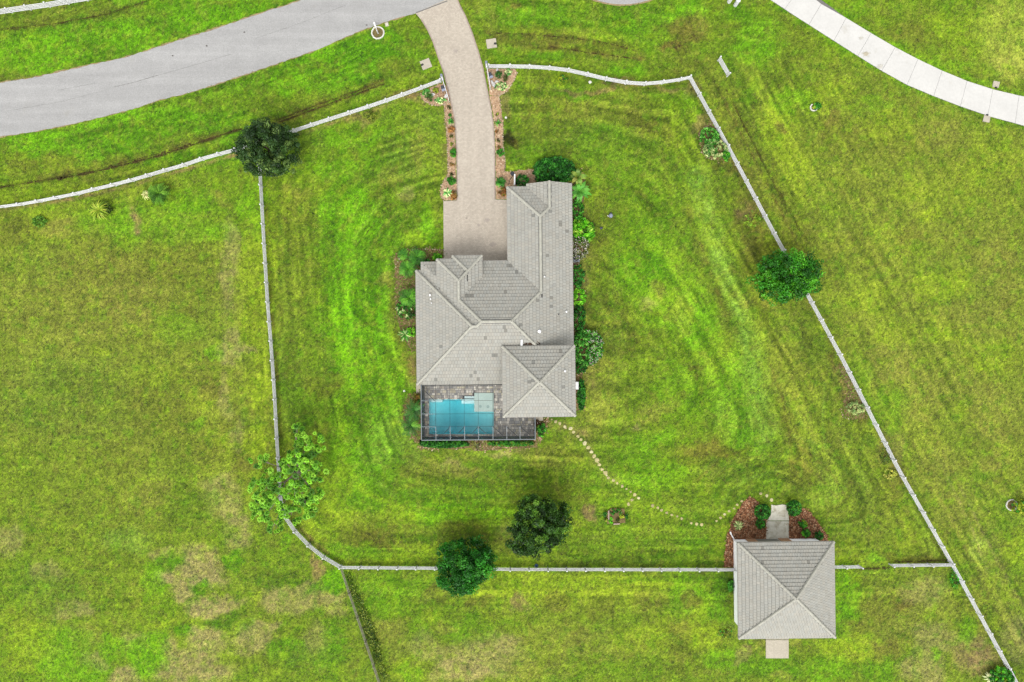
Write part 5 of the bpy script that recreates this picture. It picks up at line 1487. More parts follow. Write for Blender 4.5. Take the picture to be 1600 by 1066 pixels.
# ------------------------------------------------------------------ fences
def post_mesh(h, w):
    mb = MB()
    mb.box(-w / 2, -w / 2, -.1, w / 2, w / 2, h)
    c = w / 2 + .018
    mb.mesh([(-c, -c, h), (c, -c, h), (c, c, h), (-c, c, h), (-c, -c, h + .03), (c, -c, h + .03), (c, c, h + .03), (-c, c, h + .03), (0, 0, h + .08)],
            [(0, 3, 2, 1), (0, 1, 5, 4), (1, 2, 6, 5), (2, 3, 7, 6), (3, 0, 4, 7), (4, 5, 8), (5, 6, 8), (6, 7, 8), (7, 4, 8)])
    return mb.data('post')
POST = post_mesh(1.30, .13)
POST_LOW = post_mesh(1.02, .10)
def rail_mesh(t, h):
    mb = MB()
    mb.cbox(0, -t / 2, -h / 2, 1, t / 2, h / 2, .01)
    return mb.data('rail')
RAIL = rail_mesh(.045, .165)
RAIL_THIN = rail_mesh(.05, .10)
def resample(pts, step):
    out = [pts[0]]
    L = [0]
    for a, b in zip(pts[:-1], pts[1:]):
        L.append(L[-1] + math.hypot(b[0] - a[0], b[1] - a[1]))
    n = max(1, round(L[-1] / step))
    for k in range(1, n + 1):
        d = L[-1] * k / n
        i = min(max(j for j in range(len(L)) if L[j] <= d + 1e-6), len(pts) - 2)
        t = (d - L[i]) / (L[i + 1] - L[i])
        out.append((pts[i][0] + (pts[i + 1][0] - pts[i][0]) * t, pts[i][1] + (pts[i + 1][1] - pts[i][1]) * t))
    return out
def fence(pts, label, heights=(.20, .50, .80, 1.10), group='white rail fences', skip_first=False, skip_last=False, pm=None, rm=None, mat='vinyl', name='rail_fence'):
    mid = pts[len(pts) // 2]
    t = thing(name, label, 'fence', W2(mid), group)
    pm = pm or POST; rm = rm or RAIL
    r = random.Random(len(pts) * 7 + int(pts[0][0]))
    P = [Vector(W2(p)) for p in pts]
    for i, p in enumerate(P):
        if (i == 0 and skip_first) or (i == len(P) - 1 and skip_last):
            continue
        q = P[min(i + 1, len(P) - 1)] - P[max(i - 1, 0)]
        link('post', pm, MAT[mat], t, p + Vector((0, 0, r.uniform(-.02, .02))), (r.uniform(-.012, .012), r.uniform(-.012, .012), math.atan2(q.y, q.x)))
    for a, b in zip(P[:-1], P[1:]):
        d = b - a
        L = d.length
        yaw = math.atan2(d.y, d.x)
        for z in heights:
            link('rail', rm, MAT[mat], t, a + Vector((0, 0, z + r.uniform(-.008, .008))), (0, r.uniform(-.004, .004), yaw), (L, 1, 1))
    return t

fence([(-48, 331), (-20, 328), (9, 324.5), (37.5, 321), (66, 316), (94, 310.5), (124, 304.7), (153, 297.6), (182, 290.6), (210, 283.5), (236, 276), (263, 268), (292.6, 259.7), (319, 250.5), (346, 243), (372.5, 236), (405, 226), (435, 216), (463, 206.5), (490, 197.5), (517.5, 188.7), (547.5, 179), (577, 169.5), (605, 160), (630, 151), (660, 140), (689, 129)],
      'white rail fence along the lane verge, passing under the dark round tree')
fence(resample([(409, 262), (412, 320), (416.5, 400), (421.5, 480), (426.5, 540), (431.5, 610), (435, 680), (438, 730), (441, 780), (445, 801), (465, 830), (486, 851), (509, 869), (534, 883.5)], 29.8),
      'white rail fence passing under the feathery pine and curving at its lower end')
fence(resample([(535, 884), (660, 885), (800, 887), (1000, 887.3), (1147, 887.5)], 29.8), 'straight white rail fence passing two round trees to the outbuilding', skip_first=True)
fence([(764, 107), (797, 107), (827, 107.5), (858, 109.5), (887.5, 113), (917, 119.5), (946, 126.5), (977, 132), (1006, 134), (1034, 131.5), (1061, 127.5), (1076, 124)], 'short white rail fence curving from the driveway gate to a sharp corner')
fence(resample([(1076, 124), (1131, 224), (1202, 357.6), (1312, 560), (1396, 726), (1486, 885), (1584, 1066), (1612, 1118)], 30.2), 'long diagonal white rail fence passing under the single bright green tree', skip_first=True)
fence([(1293.5, 883.5), (1316, 883.3), (1340.5, 883)], 'two-bay white rail fence stub against the outbuilding wall')
fence([(1389, 881), (1419, 880.7), (1449, 880.4), (1483, 880)], 'three-bay white rail fence meeting the diagonal fence across the gap', skip_last=True)
fence([(1121.6, 95), (1136, 120)], 'single freestanding white rail fence panel on the grass near the concrete drive')
fence([(-40, 29), (-10, 24.5), (19.5, 20), (49, 15.7), (79, 11.6), (108, 6.7), (138, 1.5), (168, -5)], 'white rail fence on the far side of the grey lane')
fence(resample([(535.5, 887.5), (551, 935), (568, 985), (584, 1033), (596, 1070), (610, 1112)], 40), 'low weathered grey fence dividing the two paddocks', (.28, .62, .92), 'weathered fences', True, False, POST_LOW, RAIL_THIN, 'weathered_wood')

# ------------------------------------------------------------------ plants
def leaf_quads(P, D, size, r, aspect=0.5, flat=0.4):
    """P (n,3) centres, D (n,3) outward directions; returns vertices of n kite-shaped leaves"""
    n = len(P)
    rnd = r.normal(size=(n, 3))
    nrm = D * (1 - flat) + np.array([0, 0, 1.0]) * flat + rnd * 0.55
    nrm /= np.linalg.norm(nrm, axis=1)[:, None] + 1e-9
    t = np.cross(nrm, r.normal(size=(n, 3)))
    t /= np.linalg.norm(t, axis=1)[:, None] + 1e-9
    b = np.cross(nrm, t)
    s = (size * (0.6 + 0.8 * r.random(n)))[:, None]
    V = np.zeros((n, 4, 3))
    V[:, 0] = P - t * s * .5
    V[:, 1] = P + b * s * aspect * .5 + nrm * s * .08
    V[:, 2] = P + t * s * .5
    V[:, 3] = P - b * s * aspect * .5 + nrm * s * .08
    return V

def sphere_dirs(n, r, zmin=-0.5):
    z = zmin + (1 - zmin) * r.random(n)
    a = r.random(n) * 2 * math.pi
    q = np.sqrt(1 - z * z)
    return np.column_stack([q * np.cos(a), q * np.sin(a), z])

def crown_mesh(name, lobes, n_cl, per, cl_r, leaf, cols, r, inner=0.35, aspect=.5, zmin=-.35, sizevar=.3):
    """lobes: (x,y,z,rx,ry,rz) in world; clusters of leaves on and under the surface of the lobes"""
    wts = np.array([l[3] * l[4] for l in lobes]); wts = wts / wts.sum()
    which = r.choice(len(lobes), n_cl, p=wts)
    L = np.array(lobes)[which]
    D = sphere_dirs(n_cl, r, zmin)
    rad = 1 - inner * r.random(n_cl) ** 1.6
    C = L[:, :3] + D * L[:, 3:6] * rad[:, None]
    C[:, 2] = np.maximum(C[:, 2], 0.12)
    ctone = 0.72 + 0.5 * r.random(n_cl)
    ccol = np.array(cols)[r.integers(0, len(cols), n_cl)] * ctone[:, None]
    cr_ = cl_r * (1 - sizevar + 2 * sizevar * r.random(n_cl))
    idx = np.repeat(np.arange(n_cl), per)
    d2 = sphere_dirs(len(idx), r, -0.6)
    P = C[idx] + d2 * (cr_[idx] * (0.45 + 0.55 * r.random(len(idx))))[:, None] * np.array([1, 1, .75])
    P[:, 2] = np.maximum(P[:, 2], 0.05)
    V = leaf_quads(P, d2, leaf, r, aspect)
    col = ccol[idx] * (0.78 + 0.44 * r.random((len(idx), 1)))
    FA = np.arange(len(idx) * 4).reshape(-1, 4)
    return np_mesh(name, V.reshape(-1, 3), FA, col), C

def tree(name, label, px, py, zc, rpx, rpy, rz, cols, seed, n_cl=190, per=60, cl_r=.5, leaf=.26, lobes=7, irregular=.22, inner=.4, cat='tree', aspect=.5):
    """a broad-leaved tree whose crown is centred on the photo pixel at height zc"""
    r = np.random.default_rng(seed)
    x, y, _ = W(px, py, zc)
    k = (H - zc) / F
    rx, ry = rpx * k, rpy * k
    t = thing(name, label, cat, (x, y, 0))
    Ls = [(x, y, zc, rx * .78, ry * .78, rz * .95)]
    for i in range(lobes):
        a = 2 * math.pi * (i + r.random() * .7) / lobes
        q = .52 + irregular * (r.random() - .5)
        s = .40 + irregular * (r.random() - .5) * .8
        Ls.append((x + rx * q * math.cos(a), y + ry * q * math.sin(a), zc + rz * (r.random() - .45) * .5, rx * s, ry * s, rz * .55))
    me, C = crown_mesh('crown', Ls, n_cl, per, cl_r, leaf, cols, r, inner, aspect)
    link('crown', me, MAT['leaf'], t)
    # trunk and limbs
    mb = MB()
    zt = max(zc - rz * .35, 1.0)
    mb.tube([(x, y, -.1), (x + .05, y - .03, zt * .5), (x, y, zt), (x + .05, y + .06, zc + rz * .5)], [.24, .18, .15, .05], 8)
    for i in range(0, 16):
        c = C[r.integers(0, len(C))]
        s0 = Vector((x, y, zt * (0.8 + .2 * r.random())))
        e = Vector(c)
        m_ = (s0 + e) / 2 + Vector((r.normal() * .2, r.normal() * .2, -.15))
        mb.tube([tuple(s0), tuple(m_), tuple(e)], [.09, .055, .02], 5)
    obj('trunk', mb, MAT['bark'], t)
    return t

DKOAK = [S(42, 74, 40), S(32, 58, 34), S(58, 92, 50), S(92, 122, 74), S(46, 78, 38)]
tree('oak_tree', 'dense dark green tree overhanging the fence corner beside the lane', 419, 233.5, 3.6, 53, 52, 3.4, DKOAK, 11, n_cl=340, per=62, cl_r=.46, leaf=.30, aspect=.34, lobes=9)
GRN1 = [S(34, 108, 28), S(44, 126, 36), S(26, 90, 24), S(60, 142, 46), S(22, 76, 20)]
tree('shade_tree', 'rounded deep green tree straddling the straight white fence', 727, 878.5, 3.4, 53, 43, 3.1, GRN1, 12, n_cl=210, per=85, cl_r=.62, leaf=.26, lobes=8)
DKG = [S(42, 80, 30), S(32, 62, 24), S(66, 112, 40), S(96, 142, 52), S(28, 56, 22), S(48, 88, 32)]
tree('shade_tree', 'ragged dark olive tree standing on the lawn just inside the straight fence', 842, 823, 3.8, 47, 51, 3.4, DKG, 13, n_cl=340, per=60, cl_r=.50, leaf=.27, lobes=9, irregular=.34, inner=.35)
GRN2 = [S(48, 124, 28), S(64, 144, 34), S(38, 102, 24), S(82, 160, 42), S(30, 86, 20)]
tree('shade_tree', 'bright green oval tree growing through the long diagonal fence', 1230, 432, 3.2, 56, 44, 2.9, GRN2, 14, n_cl=210, per=80, cl_r=.6, leaf=.26, lobes=8)

def pine():
    r = np.random.default_rng(21)
    base = Vector(W(474, 737, 0))
    t = thing('pine_tree', 'feathery bright green pine with needle tufts over the curving fence', 'tree', tuple(base))
    lobes = [(465, 672, 13, 12, 5.5), (482, 690, 26, 14, 6.3), (498, 704, 15, 12, 5.8), (470, 712, 22, 16, 6.8), (408, 720, 18, 10, 4.6), (447, 722, 14, 10, 5.2), (468, 738, 34, 20, 6.6), (490, 736, 20, 22, 6.2), (432, 742, 20, 12, 5.4),
             (412, 765, 24, 24, 4.8), (420, 800, 28, 22, 4.6), (403, 785, 12, 20, 4.4), (440, 770, 20, 14, 5.2), (462, 778, 34, 22, 5.4), (480, 795, 22, 14, 5.0), (497, 776, 12, 14, 5.0), (428, 822, 14, 10, 4.2), (455, 805, 18, 14, 4.8)]
    tufts = []
    for (px, py, rx, ry, z) in lobes:
        n = max(4, int(rx * ry / 15))
        for _ in range(n):
            a = r.random() * 6.283; q = math.sqrt(r.random())
            zz = z + r.normal() * .5
            tufts.append((Vector(W(px + rx * q * math.cos(a), py + ry * q * math.sin(a), zz)), z))
    cols = np.array([S(106, 172, 40), S(86, 148, 34), S(124, 192, 52), S(64, 118, 28), S(138, 198, 70)])
    VV, CC = [], []
    for (p, z) in tufts:
        nn = 80
        d = sphere_dirs(nn, r, -.25)
        d[:, 2] *= .7
        R_ = .35 * (0.7 + .6 * r.random())
        Ln = R_ * (0.75 + .35 * r.random(nn))
        side = np.cross(d, np.array([0, 0, 1.0])); side /= np.linalg.norm(side, axis=1)[:, None] + 1e-6
        wv = .021
        c0 = np.array(p)
        P0 = c0 + d * (R_ * .15); P1 = c0 + d * (Ln * .62)[:, None] + np.array([0, 0, .04]); P2 = c0 + d * Ln[:, None] - np.array([0, 0, .05])
        V = np.stack([P0 - side * wv, P0 + side * wv, P1 + side * wv * 1.3, P2 + side * wv * .3, P2 - side * wv * .3, P1 - side * wv * 1.3], 1)
        q = np.stack([V[:, [0, 1, 2, 5]], V[:, [5, 2, 3, 4]]], 1).reshape(-1, 4, 3)
        VV.append(q)
        cc = cols[r.integers(0, 5)] * (.8 + .4 * r.random())
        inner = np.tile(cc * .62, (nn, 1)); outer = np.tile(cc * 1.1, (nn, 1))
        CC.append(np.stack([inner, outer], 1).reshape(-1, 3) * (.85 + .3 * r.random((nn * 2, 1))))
    V = np.concatenate(VV).reshape(-1, 3)
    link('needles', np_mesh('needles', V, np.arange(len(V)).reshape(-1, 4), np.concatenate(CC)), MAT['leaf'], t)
    mb = MB()
    top = Vector(W(455, 738, 7.2))
    spine = [base + Vector((0, 0, -.1)), base.lerp(top, .35) + Vector((0.25, 0, 0)), base.lerp(top, .7), top]
    mb.tube([tuple(p) for p in spine], [.26, .21, .13, .05], 8)
    for (px, py, rx, ry, z) in lobes:
        e = Vector(W(px, py, z - .1))
        f = min(.95, max(.35, (z - 1.4) / 7.0))
        s0 = base.lerp(top, f)
        m_ = s0.lerp(e, .5) + Vector((r.normal() * .25, r.normal() * .25, .1))
        mb.tube([tuple(s0), tuple(m_), tuple(e)], [.085, .06, .03], 6)
        for k in range(4):
            p = tufts[r.integers(0, len(tufts))][0]
            best = min(tufts, key=lambda q: (q[0] - e).length + r.random() * 1.2)[0]
            mb.tube([tuple(m_.lerp(e, .3 + .6 * r.random())), tuple(best - Vector((0, 0, .06)))], [.035, .015], 4)
    obj('trunk', mb, MAT['pinebark'], t)
MAT['pinebark'] = mat_mottled('grey pine bark', S(165, 150, 138), 0.2, (2, 8, 25), 0.95)
pine()

def bush(name, label, px, py, rpx, rpy, h, cols, seed, group=None, cat='shrub', n_cl=None, per=34, leaf=.15, cl_r=.17, flowers=None, aspect=.55, inner=.3, petal_zone=None):
    """rounded bush filling the pixel ellipse, h metres tall"""
    r = np.random.default_rng(seed)
    x, y, _ = W(px, py, h * .55)
    k = (H - h * .55) / F
    rx, ry = max(.10, rpx * k - cl_r * .35), max(.10, rpy * k - cl_r * .35)
    t = thing(name, label, cat, (x, y, 0), group)
    if n_cl is None:
        n_cl = int(max(12, min(260, rx * ry * 60 + 14)))
    me, C = crown_mesh('foliage', [(x, y, h * .42, rx, ry, h * .52)], n_cl, per, cl_r, leaf, cols, r, inner, aspect, zmin=-.15)
    link('foliage', me, MAT['leaf'], t)
    mb = MB()
    for i in range(4):
        c = C[r.integers(0, len(C))]
        mb.tube([(x + r.normal() * .04, y + r.normal() * .04, -.05), (x * .6 + c[0] * .4, y * .6 + c[1] * .4, c[2] * .6), tuple(c)], [.03, .022, .01], 5)
    obj('stem', mb, MAT['bark'], t)
    if flowers:
        fc_, n, zone = flowers
        up = C[C[:, 2] > h * .35]
        if zone is not None:
            zx, zy = zone
            up = np.array([c for c in up if (c[0] - x) * zx + (c[1] - y) * zy > 0.12 * rx]) if len(up) else up
        if len(up):
            base_ = up[r.integers(0, len(up), n)]
            P = base_ + np.column_stack([r.normal(size=(n, 2)) * cl_r * .6, np.abs(r.normal(size=n)) * .08 + cl_r * .7])
            V = leaf_quads(P, np.tile([0, 0, 1.0], (n, 1)), .11, r, .8, .7)
            cc = np.array(fc_)[r.integers(0, len(fc_), n)] * (.8 + .4 * r.random((n, 1)))
            link('blossom', np_mesh('blossom', V.reshape(-1, 3), np.arange(n * 4).reshape(-1, 4), cc), MAT['petal'], t)
    return t

def rosette(name, label, px, py, rpx, h, cols, seed, group=None, n=22, w=.10, droop=.45, cat='plant', leaflets=False, trunk=.15, curl=.55):
    """radiating arching leaves or fronds from one crown; trunk height below"""
    r = np.random.default_rng(seed)
    x, y, _ = W(px, py, h)
    R_ = rpx * (H - h) / F
    t = thing(name, label, cat, (x, y, 0), group)
    VV, CC = [], []
    for i in range(n):
        a = 2 * math.pi * (i + r.random() * .8) / n
        L = R_ * (0.72 + .36 * r.random())
        d = np.array([math.cos(a), math.sin(a), 0]); s = np.array([-d[1], d[0], 0])
        rise = h * (curl * (0.5 + .9 * r.random()))
        ns = 5
        pts = []
        for k in range(ns + 1):
            f = k / ns
            z = trunk + (h - trunk) * .5 + rise * math.sin(f * math.pi * .62) - droop * h * f * f
            pts.append(np.array([x, y, 0]) + d * (L * f) + np.array([0, 0, max(z, .05)]))
        col = np.array(cols[r.integers(0, len(cols))]) * (.75 + .5 * r.random())
        if leaflets:
            nl = 9
            for k in range(1, nl + 1):
                f = k / nl
                j = min(int(f * ns), ns - 1); g = f * ns - j
                p = pts[j] * (1 - g) + pts[j + 1] * g
                ll_ = w * 3.2 * math.sin(math.pi * (0.15 + .75 * f)) + .04
                for sg in (-1, 1):
                    q = p + s * sg * ll_ + d * ll_ * .55 - np.array([0, 0, .03])
                    m_ = (p + q) / 2 + np.array([0, 0, .03])
                    ww = d * max(.02, L / nl * .33)
                    VV.append([p - ww * .6, m_ - ww, q, m_ + ww])
                    CC.append(col * (.8 + .4 * r.random()))
            for k in range(ns):
                VV.append([pts[k] - s * .012, pts[k] + s * .012, pts[k + 1] + s * .012, pts[k + 1] - s * .012]); CC.append(col * 1.25)
        else:
            for k in range(ns):
                w0 = w * math.sin(math.pi * (.18 + .75 * k / ns)); w1 = w * math.sin(math.pi * (.18 + .75 * (k + 1) / ns))
                VV.append([pts[k] - s * w0, pts[k] + s * w0, pts[k + 1] + s * w1, pts[k + 1] - s * w1]); CC.append(col * (.85 + .3 * k / ns))
    V = np.array(VV).reshape(-1, 3)
    link('fronds', np_mesh('fronds', V, np.arange(len(V)).reshape(-1, 4), np.array(CC)), MAT['leaf'], t)
    mb = MB()
    zt = trunk + (h - trunk) * .5
    mb.lathe(x, y, [(.10, -.05), (.11, zt * .5), (.08, zt)], 8)
    obj('stem', mb, MAT['bark'], t)
    return t

G = lambda *c: [S(*x) for x in c]
EVG = G((32, 102, 32), (24, 82, 26), (46, 122, 42), (66, 146, 58), (20, 66, 20))
MIDG = G((60, 140, 44), (46, 116, 38), (82, 164, 58), (38, 96, 34))
BRT = G((96, 190, 36), (120, 206, 50), (76, 160, 34), (140, 214, 70))
FROND = G((62, 132, 40), (48, 108, 34), (82, 154, 50), (108, 174, 62), (40, 90, 28))
MOTT = G((120, 196, 130), (200, 226, 200), (80, 158, 84), (230, 240, 225), (56, 124, 60))
SILV = G((150, 184, 140), (180, 204, 164), (122, 160, 112), (204, 220, 188))
OLV = G((120, 140, 60), (96, 118, 50), (146, 164, 76), (80, 100, 44))
YEL = G((156, 180, 50), (134, 164, 44), (178, 196, 76), (110, 142, 38))
BRNP = G((120, 96, 60), (96, 78, 50), (146, 116, 70), (110, 104, 56))
ORNG = G((170, 122, 84), (146, 100, 66), (186, 146, 110), (122, 92, 62))
DKR = G((74, 88, 40), (60, 70, 34), (92, 104, 50), (50, 56, 30))

# house, walk side: feathery palms and bushes
gp = 'feathery plants beside the house'
rosette('cycad', 'small feathery palm at the outer corner of the white edged bed', 629, 398, 9.5, .8, FROND, 51, gp, n=18, leaflets=True, cat='palm')
rosette('cycad', 'large feathery palm behind the white stone edging line', 651, 401, 15, 1.1, FROND, 52, gp, n=26, leaflets=True, cat='palm')
rosette('cycad', 'wide feathery palm beside the curved white edging', 637, 420, 15, 1.1, FROND, 53, gp, n=26, leaflets=True, cat='palm')
bush('shrub', 'dark rounded shrub tucked between the feathery palms and the house eave', 664, 413, 10, 8, 1.1, EVG, 54)
bush('shrub', 'small yellow green shrub at the driveway end of the white edged bed', 683, 402, 8, 6.5, .7, BRT, 55)
rosette('cycad', 'tall spiky palm midway along the house wall bed', 638, 465, 16, 1.5, FROND + BRT[:1], 56, gp, n=28, leaflets=True, cat='palm')
bush('shrub', 'speckled pale tipped shrub just below the tall spiky palm', 635, 484, 17, 15, 1.2, MIDG + MOTT[1:2] + G((40, 80, 44)), 57, per=26, leaf=.2, aspect=.3)
rosette('shrub', 'silvery green low plant near the middle of the house wall', 633, 523, 12, .7, SILV + MIDG, 58, n=24, w=.06, cat='shrub')
bush('shrub', 'lime green small shrub next to the silvery low plant', 642, 519, 7.5, 8, .8, BRT, 59)
rosette('palm', 'dark green arching palm against the pool screen, nearer the house', 646, 642, 18, 1.6, EVG + G((84, 150, 90)), 60, 'arching palms at the pool screen', n=17, w=.07, leaflets=True, cat='palm')
rosette('palm', 'green arching palm at the far pool screen corner', 641, 666, 18, 1.3, EVG[:3] + FROND + G((96, 164, 96)), 61, 'arching palms at the pool screen', n=18, w=.07, leaflets=True, cat='palm')
bush('shrub', 'brown twiggy shrub by the small concrete pad', 651, 625, 7, 9, 1.0, BRNP + OLV, 62, leaf=.18, aspect=.3)
# hedges round the pool screen
bush('hedge', 'clipped dark green hedge under the pool screen wall', 694, 694, 39, 6, .8, MIDG + EVG, 63, cat='hedge', n_cl=330, per=30)
rosette('agave', 'dark star shaped spiky plant outside the pool screen', 743, 697, 10, .6, G((40, 50, 24), (70, 84, 36), (120, 130, 60)), 64, n=14, w=.05, cat='plant', curl=.3)
bush('hedge', 'low patchy pale hedge under the pool screen beyond the dark star plant', 798, 693, 38, 4.5, .6, MIDG + OLV[:1], 65, cat='hedge', n_cl=260, per=24)
bush('shrub', 'leafy green shrub outside the pool screen door', 846, 672, 8, 11, .8, MIDG + BRT[:1] + EVG[:1], 66)
bush('shrub', 'small maroon shrub with pale flowers at the screen door step', 839, 665, 5, 8, .5, G((80, 60, 50), (104, 78, 60), (60, 50, 40)), 67, flowers=(G((244, 232, 214)), 12, None))
# garage side
bush('shrub', 'big glossy dark green bush against the garage end wall', 866.5, 267, 34, 22.5, 2.2, EVG, 68, n_cl=420, per=42, leaf=.19, cl_r=.26)
bush('shrub', 'round dark bush next to the short white screen wall', 815.5, 283, 11.5, 11, 1.2, EVG, 69)
rosette('banana_plant', 'broad leaved banana plant spilling from the big bush toward the lawn', 903, 275, 17, 1.8, G((104, 142, 70), (128, 156, 80), (84, 120, 58), (150, 160, 96)), 70, 'broad leaved plants at the garage corner', n=13, w=.24, cat='plant')
rosette('banana_plant', 'bright broad leaved banana plant lower down the garage wall', 907, 297, 18, 1.6, G((88, 160, 72), (110, 180, 90), (64, 128, 54)), 71, 'broad leaved plants at the garage corner', n=12, w=.24, cat='plant')
bush('shrub', 'upright green shrub between the banana plant and the spiky lime bush', 902, 328, 10, 16, 1.3, MIDG, 72)
bush('ginger_plant', 'lime green spiky variegated bush by the house wall', 909, 361, 20, 20, 1.3, BRT + G((180, 220, 110), (70, 140, 40)), 73, per=13, leaf=.5, cl_r=.22, aspect=.22)
bush('shrub', 'bush smothered in pale pink white flowers beside the lime spiky bush', 904, 387, 18, 20, 1.5, G((90, 110, 66), (110, 130, 80), (70, 88, 52)), 74, per=22, flowers=(G((244, 232, 224), (236, 214, 208), (250, 246, 240)), 330, None))
bush('shrub', 'oval dark green shrub below the pale flowering bush', 903.5, 431, 10, 19, 1.3, EVG + MIDG, 75)
bush('shrub', 'vivid lime green shrub in the row along the house', 905, 465, 11.5, 14, 1.1, BRT, 76)
bush('shrub', 'long dark green shrub between the lime shrub and the pink flowering bush', 904.5, 497, 11, 22, 1.3, EVG + MIDG[:1], 77)
bush('shrub', 'large green bush with pink flowers on its lawn side', 917, 543, 27, 29, 1.7, G((74, 156, 64), (58, 136, 52), (118, 190, 100), (46, 112, 40)), 78, n_cl=300, per=36, leaf=.2, flowers=(G((228, 196, 200), (240, 216, 218), (206, 170, 180)), 420, (1, 0)))
bush('shrub', 'small dark shrub below the pink flowering bush', 907, 575, 10, 9, 1.0, EVG, 79)
bush('hedge', 'narrow clipped hedge beside the raised square wing', 908.5, 617, 6, 24, .9, EVG + MIDG[:1], 80, cat='hedge', n_cl=200)
# driveway beds
gb = 'small plants along the driveway beds'
def tuft(label, px, py, r_, cols, seed, h=.3, kind='dwarf_shrub'):
    return bush(kind, label, px, py, r_, r_, h, cols, seed, gb, n_cl=8, per=24, leaf=.11, cl_r=.12)
tuft('small brown tussock just below the open gate on the lawn side bed', 701, 168, 3.5, DKR, 90)
tuft('tiny green tuft above the orange plant in the lawn side bed', 703, 180, 2.4, MIDG, 91)
rosette('dwarf_palm', 'green star shaped plant near the orange one in the lawn side bed', 704.5, 189, 7, .5, MIDG, 92, gb, n=16, w=.05)
bush('dwarf_shrub', 'orange leaved plant in the lawn side driveway bed', 705, 202.5, 5.5, 5, .35, ORNG, 93, gb, per=20)
tuft('dark round tussock below the orange leaved plant', 705.5, 213.3, 3.2, DKR, 94)
tuft('olive round tussock two below the orange leaved plant', 705.6, 225.3, 2.8, OLV, 95)
bush('dwarf_shrub', 'oval green shrub midway down the lawn side bed', 708, 238.5, 5, 8, .6, MIDG + OLV[:1], 96, gb)
tuft('brownish low plant below the oval green shrub', 706, 258, 4, BRNP, 97)
tuft('dark small tussock above the last green shrub of the lawn side bed', 705.6, 273, 2.8, DKR, 98)
bush('dwarf_shrub', 'green spreading shrub above the variegated plant', 705, 282.5, 7, 6, .5, MIDG, 99, gb)
rosette('dwarf_palm', 'cream and green variegated plant at the end of the lawn side bed', 698.5, 301, 8.5, .6, MOTT, 100, gb, n=22, w=.06)
bush('dwarf_shrub', 'rusty brown shrub beside the variegated plant', 708.5, 305, 5, 8, .45, ORNG + BRNP, 101, gb)
tuft('small olive tussock at the top of the garage side bed', 777, 178.5, 2.8, OLV, 102)
rosette('dwarf_palm', 'thin star shaped plant near the top of the garage side bed', 778, 191.5, 7, .5, MIDG, 103, gb, n=11, w=.05)
tuft('rusty small plant below the thin star plant', 776, 205, 3, ORNG + BRNP, 104)
tuft('dark round tussock in the garage side bed beside the dark soil patch', 779.6, 219, 3.2, DKR, 105)
tuft('brownish small tussock above the round green shrub of the garage side bed', 780, 230, 2.6, BRNP, 106)
bush('dwarf_shrub', 'round green shrub midway down the garage side bed', 782, 238.6, 6, 6, .5, MIDG, 107, gb)
rosette('dwarf_palm', 'leafy green plant where the garage side bed widens', 782, 284, 10, .8, MIDG + EVG[:1], 108, gb, n=24, w=.09)
bush('dwarf_shrub', 'brown and orange plant at the end of the garage side bed', 785.5, 299.5, 8, 7, .4, ORNG + BRNP + OLV[:1], 109, gb)
# gate beds
gg = 'plants in the gate corner beds'
bush('dwarf_shrub', 'white flecked groundcover at the fence in the corner bed of the shorter gate bed', 666, 145, 6, 7, .4, MOTT, 110, gg, leaf=.12)
bush('boxwood', 'single dark clipped ball in the gate bed on the lane fence side', 672.5, 152.5, 5.2, 5.8, .8, G((50, 100, 30), (40, 84, 26), (66, 118, 38)), 111, gg, leaf=.09)
bush('dwarf_shrub', 'white flecked groundcover nearest the driveway below the dark clipped ball', 688, 157, 9, 5, .4, MOTT, 112, gg, leaf=.12)
bush('dwarf_shrub', 'small yellow green plant between the clipped ball and the gate post', 681, 141, 4.5, 4, .4, G((150, 170, 60), (110, 140, 44)), 113, gg, leaf=.12)
bush('boxwood', 'larger dark clipped ball behind the gate leaf nearest the garage', 779.5, 117, 5.8, 6, .8, G((34, 96, 36), (26, 78, 30), (48, 116, 46)), 114, gg, leaf=.09)
bush('boxwood', 'smaller olive clipped ball next to the larger dark ball', 790, 122, 4, 5, .6, G((70, 92, 34), (56, 76, 28)), 115, gg, leaf=.09)
bush('dwarf_shrub', 'white flecked groundcover under the curving short fence', 794, 112.5, 6, 5, .4, MOTT + MIDG[:1], 116, gg, leaf=.12)
bush('dwarf_shrub', 'wide white flecked groundcover at the point of the corner bed beside the driveway', 783.5, 135, 11, 6.5, .4, MOTT, 117, gg, leaf=.12)
# outbuilding beds
go = 'plants in the mulch beds of the outbuilding'
bush('boxwood', 'round clipped green bush touching the stained walk', 1192, 800, 12, 12, 1.3, EVG + MIDG, 120, go, leaf=.12, n_cl=230, cl_r=.13, inner=.1)
bush('boxwood', 'round clipped green bush standing clear at the tip of the walk', 1241, 794.5, 12, 12, 1.3, EVG + MIDG, 121, go, leaf=.12, n_cl=230, cl_r=.13, inner=.1)
bush('shrub', 'small leafy shrub below the clipped bush that touches the walk', 1189, 819, 7.5, 8, .7, MIDG, 122, go)
rosette('dwarf_palm', 'silvery pale plant alone in the larger mulch bed', 1154.5, 822, 9, .6, SILV, 123, go, n=20, w=.06)
bush('shrub', 'yellow edged small shrub in the smaller mulch bed', 1255, 818.5, 7, 6.5, .5, MIDG + YEL[:1], 124, go)
bush('shrub', 'green leafy shrub in the smaller mulch bed near the wall', 1259.5, 833, 7, 6.5, .6, MIDG + BRT[:1], 125, go)
bush('shrub', 'dark green shrub at the outer corner of the smaller mulch bed', 1280, 837, 6.5, 7, .8, EVG, 126, go)
